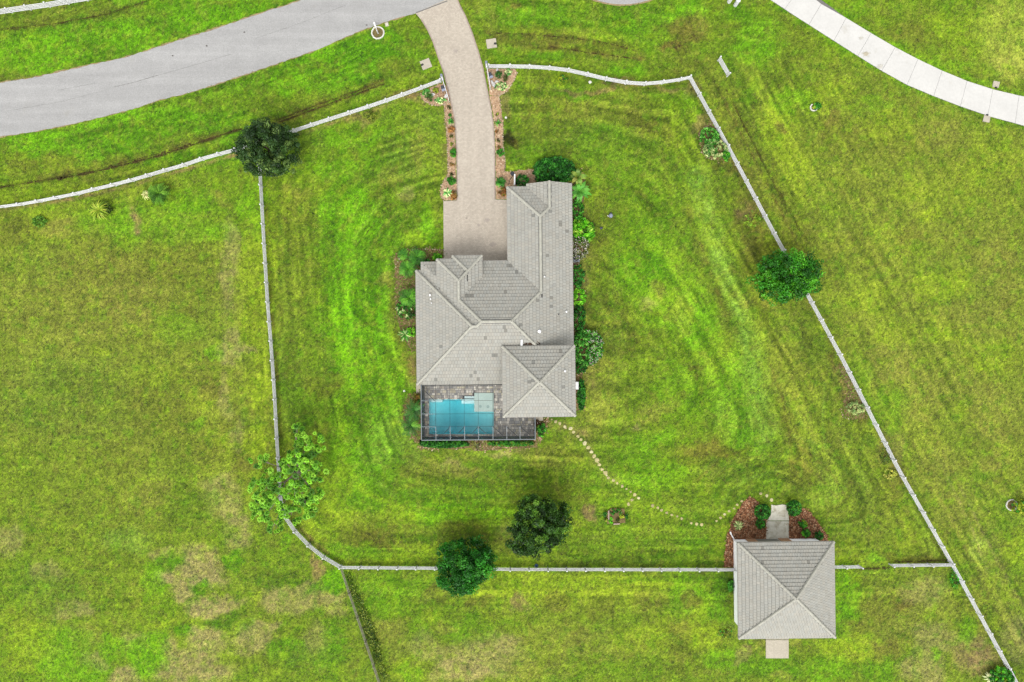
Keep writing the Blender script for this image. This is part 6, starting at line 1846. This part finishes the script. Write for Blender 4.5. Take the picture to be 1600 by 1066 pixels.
# lawn and fence plants
rosette('palm', 'pale yellow spiky palm on the paddock grass below the lane fence', 150, 327, 19, 1.4, G((140, 172, 60), (116, 150, 46), (170, 190, 84), (100, 134, 42)), 130, n=38, w=.055, cat='palm')
bush('shrub', 'loose yellow green bush round the foot of the pale yellow spiky palm', 154, 329, 15, 12, .6, G((130, 160, 50), (104, 140, 40), (150, 180, 66)), 231, per=22, leaf=.3, aspect=.2)
bush('shrub', 'dark green bush round the foot of the bushy green palm', 247, 303, 15, 13, .8, G((70, 122, 36), (54, 98, 30), (96, 146, 50)), 232, per=26, leaf=.26, aspect=.3)
bush('shrub', 'dark shrub half hidden behind the pale yellow spiky palm', 168, 325, 8, 10, .9, G((70, 96, 34), (54, 78, 28)), 131)
rosette('palm', 'bushy green palm with a white plume beside it below the lane fence', 245, 301, 18, 1.5, G((84, 136, 44), (66, 116, 38), (108, 158, 58), (52, 94, 30)), 132, n=34, w=.08, leaflets=True, cat='palm')
rosette('pampas_grass', 'white feathery plume of dry grass next to the bushy green palm', 226, 304, 8, .9, G((220, 222, 205), (190, 200, 170), (160, 180, 130)), 133, n=22, w=.05, cat='plant')
bush('shrub', 'dull blue green low shrub alone in the paddock near the lane fence', 62, 346, 12, 9, .5, G((84, 138, 52), (70, 118, 44), (104, 156, 64)), 134, per=22)
bush('shrub', 'mixed leafy green bush against the diagonal fence near its sharp corner', 1109, 214, 16, 16, 1.0, MIDG + G((120, 190, 110)), 135, per=26)
bush('shrub', 'grey green spreading bush below the leafy bush at the diagonal fence', 1118, 233, 20, 15, 1.0, SILV + MIDG[:2] + G((96, 140, 96)), 136, per=26, leaf=.18, aspect=.3)
bush('shrub', 'small vivid green bush between the grey green bush and the diagonal fence', 1135, 243, 6, 8, .6, MIDG + BRT[:1], 137)
bush('shrub', 'sparse yellow green weed clump by the diagonal fence above the bright green tree', 1176, 343, 13, 14, .4, G((130, 176, 56), (150, 190, 76), (104, 150, 48)), 138, n_cl=26, per=14, cat='weeds')
bush('shrub', 'silver green shrub in the bare soil bed by the diagonal fence', 1337, 638, 15, 11, .8, SILV, 139, per=26, aspect=.3)
bush('shrub', 'pale straw coloured weed clump by the diagonal fence', 1390, 741, 12, 9, .4, G((206, 210, 130), (186, 196, 110), (160, 180, 90)), 140, n_cl=26, per=16, cat='weeds')
bush('shrub', 'dark low weeds by the diagonal fence above the straw coloured clump', 1384, 712, 9, 14, .5, G((84, 120, 44), (66, 98, 38)), 141, n_cl=24, per=14, cat='weeds')
bush('shrub', 'green weeds at the fence junction beside the three bay fence', 1492, 905, 7, 20, .5, MIDG + BRT[:1], 142, n_cl=36, per=16, cat='weeds')
bush('shrub', 'large leafy bush at the bottom end of the diagonal fence', 1566, 1058, 20, 16, 1.2, MIDG + EVG[:1] + BRT[:1], 143, n_cl=120, per=34, leaf=.22)
rosette('agave', 'silver leaved agave next to the large bush at the bottom of the diagonal fence', 1547, 1060, 10, .7, G((170, 186, 170), (196, 206, 190)), 144, n=14, w=.10, cat='plant')
bush('shrub', 'yellow green bush growing through the white ring on the open grass', 1594, 792, 14, 12, .9, YEL + MIDG[:1], 145)
bush('shrub', 'little leafy plant inside the ring of white stones by the concrete drive', 1277, 166, 6.5, 6, .5, MIDG + YEL[:1], 146)
bush('shrub', 'green bush growing at the foot of the outbuilding wall beside the fence', 1142, 915, 5, 9, .5, MIDG, 147)
bush('shrub', 'low green weeds at the outbuilding corner away from the walk', 1134, 990, 12, 8, .3, OLV + MIDG, 148, n_cl=24, per=14, cat='weeds')
bush('shrub', 'low yellow flowered shrub under the curving short fence', 880, 123, 8, 6, .5, YEL + MIDG, 149, n_cl=20, per=14)
bush('shrub', 'sparse olive shrub on the lawn below the lane fence', 577, 181, 11, 8, .5, OLV, 150, n_cl=30, per=14)

# weeds along the weathered fence
def weeds():
    r = np.random.default_rng(160)
    pts = [(541, 893), (556, 930), (575, 975), (586, 1010), (603, 1062)]
    n = 2600
    seg = r.integers(0, 4, n); t = r.random(n)
    A = np.array(pts)
    p = A[seg] * (1 - t)[:, None] + A[seg + 1] * t[:, None]
    p += np.column_stack([r.normal(size=n) * 3.4 + 1.5, r.normal(size=n) * 3])
    dens = np.clip(1.2 - np.abs(p[:, 1] - 985) / 90, .35, 1)
    p = p[r.random(n) < dens]
    n = len(p)
    P = np.column_stack([(p[:, 0] - 800) * M_PX, -(p[:, 1] - 533) * M_PX, .05 + .3 * r.random(n)])
    V = leaf_quads(P, sphere_dirs(n, r, 0), .24, r, .35)
    cc = np.array(G((62, 96, 30), (84, 118, 40), (46, 72, 26), (150, 170, 90)))[r.integers(0, 4, n)] * (.7 + .5 * r.random((n, 1)))
    o = link('weeds', np_mesh('weeds', V.reshape(-1, 3), np.arange(n * 4).reshape(-1, 4), cc), MAT['leaf'])
    o['kind'] = 'stuff'
    o['label'] = 'rough weeds along the low weathered fence'
weeds()

# grass tufts over the lawn, coloured like the turf they stand in
def grass():
    r = np.random.default_rng(170)
    n = 150000
    px = r.random(n) * 1660 - 30; py = r.random(n) * 1126 - 30
    m = np.ones(n, bool)
    solid = [ROAD_TOP + ROAD_BOT[::-1], DRIVE, CDRIVE_LO + CDRIVE_HI[::-1], BED_BARN_W, BED_BARN_E, BED_DRIVE_W, BED_GATE_W, BED_DRIVE_E, BED_GATE_E, BED_SOUTH, BED_PATIO_W, BED_WEST, BED_EAST, HOUSE_GROUND, BARN_GROUND, WALK_N, PAD_S]
    for poly in solid:
        m &= ~inpoly(px, py, poly)
    m &= np.hypot(px - CULDESAC[0], py - CULDESAC[1]) > CULDESAC[2] + 2
    px, py = px[m], py[m]
    n = len(px)
    px = px + r.normal(size=n) * 1.1; py = py + r.normal(size=n) * 1.1
    ix = np.clip(((px - 800) * M_PX - X0) / STEP, 0, len(gx) - 1).round().astype(int)
    iy = np.clip((-(py - 533) * M_PX - Y0) / STEP, 0, len(gy) - 1).round().astype(int)
    base = LC[iy * len(gx) + ix]
    C = np.column_stack([(px - 800) * M_PX, -(py - 533) * M_PX, np.full(n, -.005)])
    V = np.zeros((n, 3, 3, 3)); K = np.zeros((n, 3, 3))
    tone = 0.72 + .65 * r.random(n)
    hgt = .03 + .04 * r.random(n)
    for b in range(3):
        a = r.random(n) * 6.283
        d = np.column_stack([np.cos(a), np.sin(a), np.zeros(n)]); s = np.column_stack([-d[:, 1], d[:, 0], np.zeros(n)])
        wv = (.035 + .035 * r.random(n))[:, None]
        V[:, b, 0] = C + s * wv; V[:, b, 1] = C - s * wv
        V[:, b, 2] = C + d * (.08 + .12 * r.random(n))[:, None] + np.array([0, 0, 1]) * hgt[:, None]
        K[:, b] = base * (tone * (.85 + .3 * r.random(n)))[:, None] * np.array([1.12, 1.08, 1.1])
    o = link('grass', np_mesh('grass', V.reshape(-1, 3), np.arange(n * 9).reshape(-1, 3), K.reshape(-1, 3)), MAT['blade'])
    o['kind'] = 'stuff'
    o['label'] = 'short grass tufts over the lawn and paddocks'
MAT['blade'] = mat_leaf('grass blades', .2, .8)
grass()

# ------------------------------------------------------------------ small things
path = bpy.data.objects.new('stepping_stone_path', None)
COL.objects.link(path)
struct(path, 'winding path of pale round stepping stones from the house to the outbuilding')
STONES = [(35, 175), (65, 185), (100, 207), (140, 220), (160, 245), (192, 275), (212, 297), (238, 323), (263, 352), (285, 382), (303, 413), (325, 440), (340, 472), (360, 505), (382, 530), (402, 562), (437, 580), (464, 600), (498, 620), (528, 640), (557, 660), (585, 680), (612, 703), (566, 716), (543, 745),
          (708, 757), (745, 770), (772, 787), (806, 805), (842, 820), (880, 830), (911, 846), (978, 877), (1014, 884), (1049, 888), (1152, 862), (1182, 840), (1210, 816), (1241, 794), (1275, 775), (1297, 750), (1328, 725), (1459, 672), (1501, 686), (1534, 716), (345, 500), (330, 455), (370, 520), (390, 545)]
for i, (sx, sy) in enumerate(STONES):
    x, y, _ = W(860 + sx / 4.442, 620 + sy / 4.442)
    s = random.uniform(.17, .25) * (1.2 if 3 <= i <= 14 else .9)
    if i > 44:
        s *= .6
    mb = MB()
    stone(mb, 0, 0, 0, s, s * random.uniform(.8, 1.1), .06, random.choice([S(222, 212, 150), S(208, 198, 138), S(232, 224, 172), S(196, 186, 134)]), 8)
    struct(link('stone', mb.data('stone'), MAT['rock'], path, (x, y, -.005)))
# rubble of small stones at the path start
for (px, py) in ((862, 655.5), (869, 658), (856, 653), (875, 663), (884, 669)):
    x, y, _ = W(px, py)
    mb = MB()
    stone(mb, 0, 0, 0, .12, .10, .05, S(224, 196, 160))
    struct(link('stone', mb.data('stone'), MAT['rock'], path, (x, y, 0)))

def ring(name, label, px, py, r_, n, cat, col, gap=(), s=.12, h=.12):
    """a ring of laid edging blocks"""
    x, y, _ = W(px, py)
    t = thing(name, label, cat, (x, y, 0), 'rings of white edging stones on the grass')
    mb = MB()
    mb.cbox(-s, -s * .62, -.05, s, s * .62, h, .03, col)
    me = mb.data('edging_block')
    for k in range(n):
        a = 2 * math.pi * k / n
        if any(g0 <= math.degrees(a) <= g1 for g0, g1 in gap):
            continue
        rr = r_ * random.uniform(.97, 1.03)
        link('edging_block', me, MAT['whitestone'], t, (x + rr * math.cos(a), y + rr * math.sin(a), random.uniform(-.02, .01)), (random.uniform(-.05, .05), random.uniform(-.05, .05), a + math.pi / 2 + random.uniform(-.08, .08)))
    mb = MB()
    mb.prism([(x + r_ * .93 * math.cos(a), y + r_ * .93 * math.sin(a)) for a in np.linspace(0, 2 * math.pi, 19)[:-1]], -.06, .02)
    obj('soil', mb, MAT['soil'], t)
    return t
MAT['whitestone'] = mat_mottled('white painted edging stone', (.46, .45, .40), .08, (1, 5, 20), .9)
ring('edging_ring', 'closed ring of white edging stones round the mailbox post by the lane', 590.5, 51.5, .74, 17, 'planter ring', (1, 1, 1), s=.135, h=.14)
ring('edging_ring', 'small broken ring of white stones on the grass near the concrete drive', 1271.5, 168, .42, 11, 'planter ring', (1, 1, 1), gap=((340, 361), (0, 110)), s=.12)
ring('edging_ring', 'white stone ring around the yellow green bush on the open grass', 1580.5, 789, .66, 17, 'planter ring', (1, 1, 1), s=.11)
# mailbox: post, arm and box reaching over the lane edge
bx, by, _ = W(591, 52.5)
t = thing('mailbox', 'white mailbox on a post inside the closed white ring by the lane', 'mailbox', (bx, by, 0))
mb = MB(); mb.box(bx - .05, by - .05, -.1, bx + .05, by + .05, 1.25); obj('post', mb, MAT['vinyl'], t)
dm = Vector((-.33, .94, 0))
q0 = Vector((bx, by, 1.02)); q1 = q0 + dm * .85
mb = MB(); mb.bar(q0 - dm * .15, q1, .09, .09); obj('arm', mb, MAT['vinyl'], t)
mb = MB()
c0, c1 = q0 + dm * .35 + Vector((0, 0, .05)), q0 + dm * .9 + Vector((0, 0, .05))
sd = Vector((-dm.y, dm.x, 0))
vs = []
for c in (c0, c1):
    for (i, j) in ((-.10, 0), (.10, 0), (.10, .14), (.06, .20), (0, .22), (-.06, .20), (-.10, .14)):
        vs.append(tuple(c + sd * i + Vector((0, 0, j))))
mb.mesh(vs, [tuple(range(7)), tuple(reversed(range(7, 14)))] + [(i, i + 7, (i + 1) % 7 + 7, (i + 1) % 7) for i in range(7)])
obj('box', mb, MAT['white_metal'], t)
# small utility box by the lane
x, y, _ = W(604.5, 38.5)
t = thing('utility_box', 'small beige utility cover block at the lane edge beside the white ring', 'utility box', (x, y, 0))
mb = MB(); mb.cbox(-.22, -.24, -.05, .22, .24, .10, .02)
link('body', mb.data('body'), MAT['concrete'], t, (x, y, 0), (0, 0, .3))
mb = MB(); mb.cbox(-.17, -.18, .1, .17, .18, .125, .01)
link('lid', mb.data('lid'), MAT['concrete_old'], t, (x, y, 0), (0, 0, .3))

# culvert ends: sloped concrete aprons with a pipe mouth in a notch
def culvert(label, px, py, yaw, w=1.25, d=1.15):
    x, y, _ = W(px, py)
    t = thing('culvert_end', label, 'culvert', (x, y, 0), 'concrete culvert ends by the driveways')
    mb = MB()
    n = .24
    poly = [(-w / 2, -d / 2), (w / 2, -d / 2), (w / 2, d / 2), (-w / 2, d / 2), (-w / 2, n), (-w / 2 + .34, n * .85), (-w / 2 + .34, -n * .1), (-w / 2, -n * .25)]
    mb.prism(poly, -.1, .07)
    link('apron', mb.data('apron'), MAT['concrete'], t, (x, y, 0), (.02, .03, yaw))
    mb = MB()
    vs = []
    for zz in (-.5, .42):
        for k in range(9):
            a = math.pi * k / 8
            vs.append((-w / 2 + .02 + (zz + .5) * .33, n * .3 + .16 * math.cos(a), -.06 + .17 * math.sin(a)))
    mb.mesh(vs, [(i, i + 1, i + 10, i + 9) for i in range(8)] + [tuple(range(9))])
    link('pipe', mb.data('pipe'), MAT['dark'], t, (x, y, 0), (0, 0, yaw))
    return t
culvert('pale notched concrete culvert end between the lane fence and the driveway', 665.5, 100.5, math.radians(22))
culvert('pale notched concrete culvert end on the grass above the curving short fence', 768, 68.3, math.radians(188))
def pad(label, px, py, yaw, s):
    x, y, _ = W(px, py)
    t = thing('culvert_end', label, 'culvert', (x, y, 0), 'concrete culvert ends by the driveways')
    mb = MB(); mb.prism([(-s, -s), (s, -s * .9), (s * .9, s), (-s, s * .9)], -.1, .06)
    link('apron', mb.data('apron'), MAT['concrete'], t, (x, y, 0), (0, 0, yaw))
    mb = MB(); mb.tube([(-s * .2, s * .9, .02), (-s * .2, s * 1.25, .02)], .16, 10)
    link('pipe', mb.data('pipe'), MAT['dark'], t, (x, y, 0), (0, 0, yaw))
pad('small beige culvert end on the house side of the bright concrete drive', 1541.5, 186, -.25, .42)
pad('small beige culvert end on the far side of the bright concrete drive', 1556, 132, 2.9, .40)

# open driveway gates with pillars
def gate(label, plabel, px0, py0, px1, py1, oxs):
    a, b = Vector(W(px0, py0)), Vector(W(px1, py1))
    tp = thing('gate_post', plabel, 'gate post', tuple(a), 'driveway gate posts')
    mb = MB(); mb.cbox(a.x - .12, a.y - .12, -.1, a.x + .12, a.y + .12, 1.5, .02); obj('shaft', mb, MAT['vinyl'], tp)
    mb = MB(); mb.cbox(a.x - .15, a.y - .15, 1.5, a.x + .15, a.y + .15, 1.56, .02); obj('cap', mb, MAT['bluegrey'], tp)
    mb = MB(); mb.lathe(a.x, a.y, [(.10, 1.56), (.13, 1.62), (.12, 1.78), (.03, 1.86)], 8); obj('lantern', mb, MAT['bluegrey'], tp)
    t = thing('gate_leaf', label, 'gate', tuple(a), 'open driveway gate leaves')
    d = (b - a).normalized()
    s = a + d * .18
    L = (b - s).length
    def top(f):
        return 1.05 + .45 * (1 - f) ** 2
    n = 12
    pts = [s + d * (L * k / n) + Vector((0, 0, top(k / n))) for k in range(n + 1)]
    mb = MB()
    for p, q in zip(pts[:-1], pts[1:]):
        mb.bar(p, q, .06, .07)
    obj('top_rail', mb, MAT['vinyl'], t)
    mb = MB(); mb.bar(s + Vector((0, 0, .15)), b + Vector((0, 0, .15)), .05, .10); obj('bottom_rail', mb, MAT['vinyl'], t)
    for k in range(0, n + 1):
        p = s + d * (L * k / n)
        mb = MB(); mb.box(-.02, -.02, .12, .02, .02, top(k / n))
        link('picket', mb.data('picket'), MAT['vinyl'], t, (p.x, p.y, 0))
gate('open white gate leaf at the bed with one clipped ball', 'white gate post with blue grey lantern at the end of the long lane fence', 691.5, 125, 702.5, 161, 1)
gate('open white gate leaf at the bed with two clipped balls', 'white gate post with blue grey lantern at the end of the curving short fence', 760.5, 105, 766.5, 141, -1)
# gate openers: a dark motor box on a grey stand with an arm to the leaf
def opener(label, px, py, ex, ey):
    x, y, _ = W(px, py)
    t = thing('gate_opener', label, 'gate motor', (x, y, 0), 'gate motors inside the gates')
    mb = MB(); mb.cbox(-.20, -.26, .25, .20, .26, .62, .04); link('housing', mb.data('housing'), MAT['dark_metal'], t, (x, y, 0), (0, 0, .4))
    mb = MB(); mb.box(-.14, -.2, -.05, .14, .2, .25); link('stand', mb.data('stand'), MAT['concrete'], t, (x, y, 0), (0, 0, .4))
    mb = MB(); mb.cbox(-.24, -.3, .64, .24, -.02, .68, .01); link('solar_panel', mb.data('solar_panel'), MAT['bluegrey'], t, (x, y, 0), (.25, 0, .4))
    ex_, ey_, _ = W(ex, ey)
    mb = MB(); mb.bar((x, y, .5), (ex_, ey_, .5), .05, .05); obj('arm', mb, MAT['dark_metal'], t)
opener('dark gate motor behind the gate leaf of the bed with one clipped ball', 692.5, 139.5, 696.5, 143)
opener('dark gate motor behind the gate leaf of the bed with two clipped balls', 766, 119.5, 763, 121)
# decorative white rocks in the gate beds
for i, (px, py, s, lab) in enumerate(((676, 148, .32, 'pale flat boulder beside the single clipped ball in the gate bed'), (697, 150.5, .30, 'pale boulder right at the open gate leaf of the bed with one clipped ball'), (771, 132, .38, 'large pale boulder between the gate leaf and the white flecked groundcover'), (776.5, 128, .26, 'small pale boulder below the larger clipped ball'), (777, 110, .22, 'small pale boulder under the fence by the larger clipped ball'), (768.5, 128, .22, 'small grey white boulder beside the gate motor'))):
    x, y, _ = W(px, py)
    mb = MB(); stone(mb, 0, 0, -.04, s, s * .7, .22, S(236, 232, 228), 9)
    tag(link('boulder', mb.data('boulder'), MAT['rock'], None, (x, y, .02), (0, 0, i * 1.1)), lab, 'rock', 'pale boulders in the gate beds')

# raised vegetable bed in the lawn
x, y, _ = W(962, 806)
t = thing('raised_garden_bed', 'small overgrown vegetable patch with two bare boards on the lawn', 'garden bed', (x, y, 0))
mb = MB(); a = W(948.5, 818.5); b = W(977, 795)
mb.prism([(a[0], a[1]), (b[0], a[1] + .15), (b[0] - .1, b[1]), (a[0] + .5, b[1] + .1), (a[0] - .1, b[1] - .5)], -.05, .10); obj('soil', mb, MAT['soil'], t)
for (p, q) in (((951, 798), (951, 812)), ((958.5, 819), (968.5, 818.5))):
    mb = MB(); A_, B_ = Vector(W(*p, .2)), Vector(W(*q, .2)); mb.bar(A_, B_, .14, .16); obj('board', mb, MAT['timber'], t)
r = np.random.default_rng(180)
for (px, py, rr, cols) in ((956.5, 799, 5, MIDG), (968, 799.5, 7, FROND), (955.5, 812, 6, BRT), (945, 803, 4, MIDG), (977, 806, 5, EVG), (971, 807, 4, YEL), (946, 812, 3, OLV), (966, 812, 3, DKR)):
    x2, y2, _ = W(px, py)
    me, _C = crown_mesh('foliage', [(x2, y2, .22, rr * .06, rr * .06, .2)], 9, 20, .14, .17, cols, r)
    link('foliage', me, MAT['leaf'], t)

# odds and ends on the grass
def lathe_thing(name, label, cat, px, py, prof, mat, n=12, part='body'):
    x, y, _ = W(px, py)
    t = thing(name, label, cat, (x, y, 0))
    mb = MB(); mb.lathe(x, y, prof, n); obj(part, mb, mat, t)
    return t, x, y
t, x, y = lathe_thing('blue_bucket', 'blue bucket standing against the straight fence below the ragged dark tree', 'bucket', 838, 883.0, [(.16, 0), (.21, .36), (.22, .38), (.19, .38), (.15, .08)], MAT['blue_plastic'])
mb = MB(); mb.tube([(x - .2, y, .36), (x - .14, y, .5), (x, y, .55), (x + .14, y, .5), (x + .2, y, .36)], .012, 5); obj('handle', mb, MAT['dark_metal'], t)
t, x, y = lathe_thing('garden_ornament', 'small blue grey pot with a pale spout on the lawn east of the garage', 'ornament', 954, 337.5, [(.20, -.02), (.27, .10), (.28, .24), (.2, .38), (.12, .44)], MAT['bluegrey'])
t['label'] = 'small blue grey ornament with a pale stub lying alone on the lawn'
mb = MB(); mb.tube([(x - .15, y - .08, .12), (x - .3, y - .06, .16), (x - .42, y + .02, .19)], [.07, .06, .05], 8); obj('spout', mb, MAT['whitestone'], t)
mb = MB(); mb.lathe(x + .03, y + .3, [(.12, -.02), (.14, .1), (.06, .16)], 8); obj('tail', mb, MAT['dark_metal'], t)
for (name, lab, cat, px, py, s, mat) in (('sewer_cap', 'small white cap in the grass near the concrete pad of the house corner', 'utility cap', 631.5, 611, .16, 'whitestone'), ('rock', 'pale stone on the grass edge beside the garage side driveway bed', 'rock', 790.5, 184, .17, 'whitestone'), ('rock', 'upright pale stone below the curving short fence', 'rock', 922, 128.5, .22, 'whitestone'), ('rock', 'small dark stone on the lawn near the blue grey ornament', 'rock', 939.3, 356.5, .2, 'dark_metal')):
    x, y, _ = W(px, py)
    mb = MB(); stone(mb, 0, 0, -.03, s, s * .85, .16 if name == 'rock' else .08, (1, 1, 1), 9)
    tag(link(name, mb.data(name), MAT[mat], None, (x, y, 0)), lab, cat)
# white drain pipe lying on the mulch from the outbuilding corner
a = W(1147.5, 843.5, .1); b = W(1142.5, 835, .1); c = W(1141, 831, .1)
t = thing('drain_pipe', 'white drain pipe running over the mulch from the outbuilding corner', 'pipe', (b[0], b[1], 0))
mb = MB(); mb.tube([a, b], .07, 8); obj('pipe', mb, MAT['white_metal'], t)
mb = MB(); mb.tube([(b[0] - .03, b[1] - .06, .1), b, c], [.09, .095, .10], 8); obj('elbow', mb, MAT['white_metal'], t)
# white posts at the top edge of the grass
for (px, py, px2, py2, lab) in ((1139, 4.5, 1140.5, -2, 'smaller white bollard post at the grass edge next to the concrete drive'), (1149, 9.5, 1155, -1, 'larger white bollard post at the grass edge next to the concrete drive')):
    x, y, _ = W(px, py)
    t = thing('bollard', lab, 'post', (x, y, 0), 'white posts by the concrete drive')
    mb = MB(); mb.lathe(x, y + .12, [(.24, -.1), (.25, .1), (.24, 1.15)], 14); obj('shaft', mb, MAT['vinyl'], t)
    mb = MB(); mb.lathe(x, y + .12, [(.27, 1.15), (.27, 1.22), (.16, 1.32)], 14); obj('cap', mb, MAT['vinyl'], t)
# short white screen wall and a dark urn beside the round bush
a = Vector(W(804.2, 275)); b = Vector(W(803.8, 291.5))
t = thing('screen_wall', 'short white screen wall between the gravel bed and the round dark bush', 'wall', tuple((a + b) / 2))
mb = MB(); mb.bar(a + Vector((0, 0, .45)), b + Vector((0, 0, .45)), .12, 1.0); obj('panel', mb, MAT['stucco'], t)
mb = MB(); mb.bar(a + Vector((0, 0, .97)), b + Vector((0, 0, .97)), .17, .05); obj('coping', mb, MAT['white_metal'], t)
t, x, y = lathe_thing('urn', 'dark urn at the head of the short white screen wall', 'urn', 800.5, 272.8, [(.14, 0), (.10, .08), (.24, .3), (.27, .5), (.22, .5), (.18, .36)], MAT['dark_metal'])
mb = MB(); mb.tube([(x + .02, y - .2, .05), (x - .25, y - .6, .05), (x - .42, y - 1.0, .05), (x - .45, y - 1.3, .05)], .03, 6)
tag(obj('garden_hose', mb, MAT['dark_metal']), 'thin dark hose curving over the gravel below the dark urn', 'hose')
# air conditioner by the flowering bush and meter box on the wing wall
x, y, _ = W(899.8, 405)
t = thing('air_conditioner', 'grey air conditioner unit half under the pale flowering bush', 'air conditioner', (x, y, 0))
mb = MB(); mb.cbox(x - .4, y - .4, .05, x + .4, y + .4, .85, .04); obj('cabinet', mb, MAT['cage'], t)
mb = MB(); mb.lathe(x, y, [(.32, .85), (.33, .87), (.30, .88)], 18); obj('fan_grille', mb, MAT['dark'], t)
mb = MB(); mb.cbox(x - .5, y - .5, -.1, x + .5, y + .5, .05, .01); obj('base', mb, MAT['concrete'], t)
x, y, _ = W(899.5, 602)
t = thing('equipment_box', 'white equipment box between the raised wing and the narrow clipped hedge', 'equipment box', (x, y, 0))
mb = MB(); mb.cbox(x - .25, y - .45, 0, x + .25, y + .45, .9, .03); obj('cabinet', mb, MAT['white_metal'], t)
mb = MB(); mb.cbox(x - .27, y - .47, .9, x + .27, y + .47, .94, .01); obj('lid', mb, MAT['white_metal'], t)
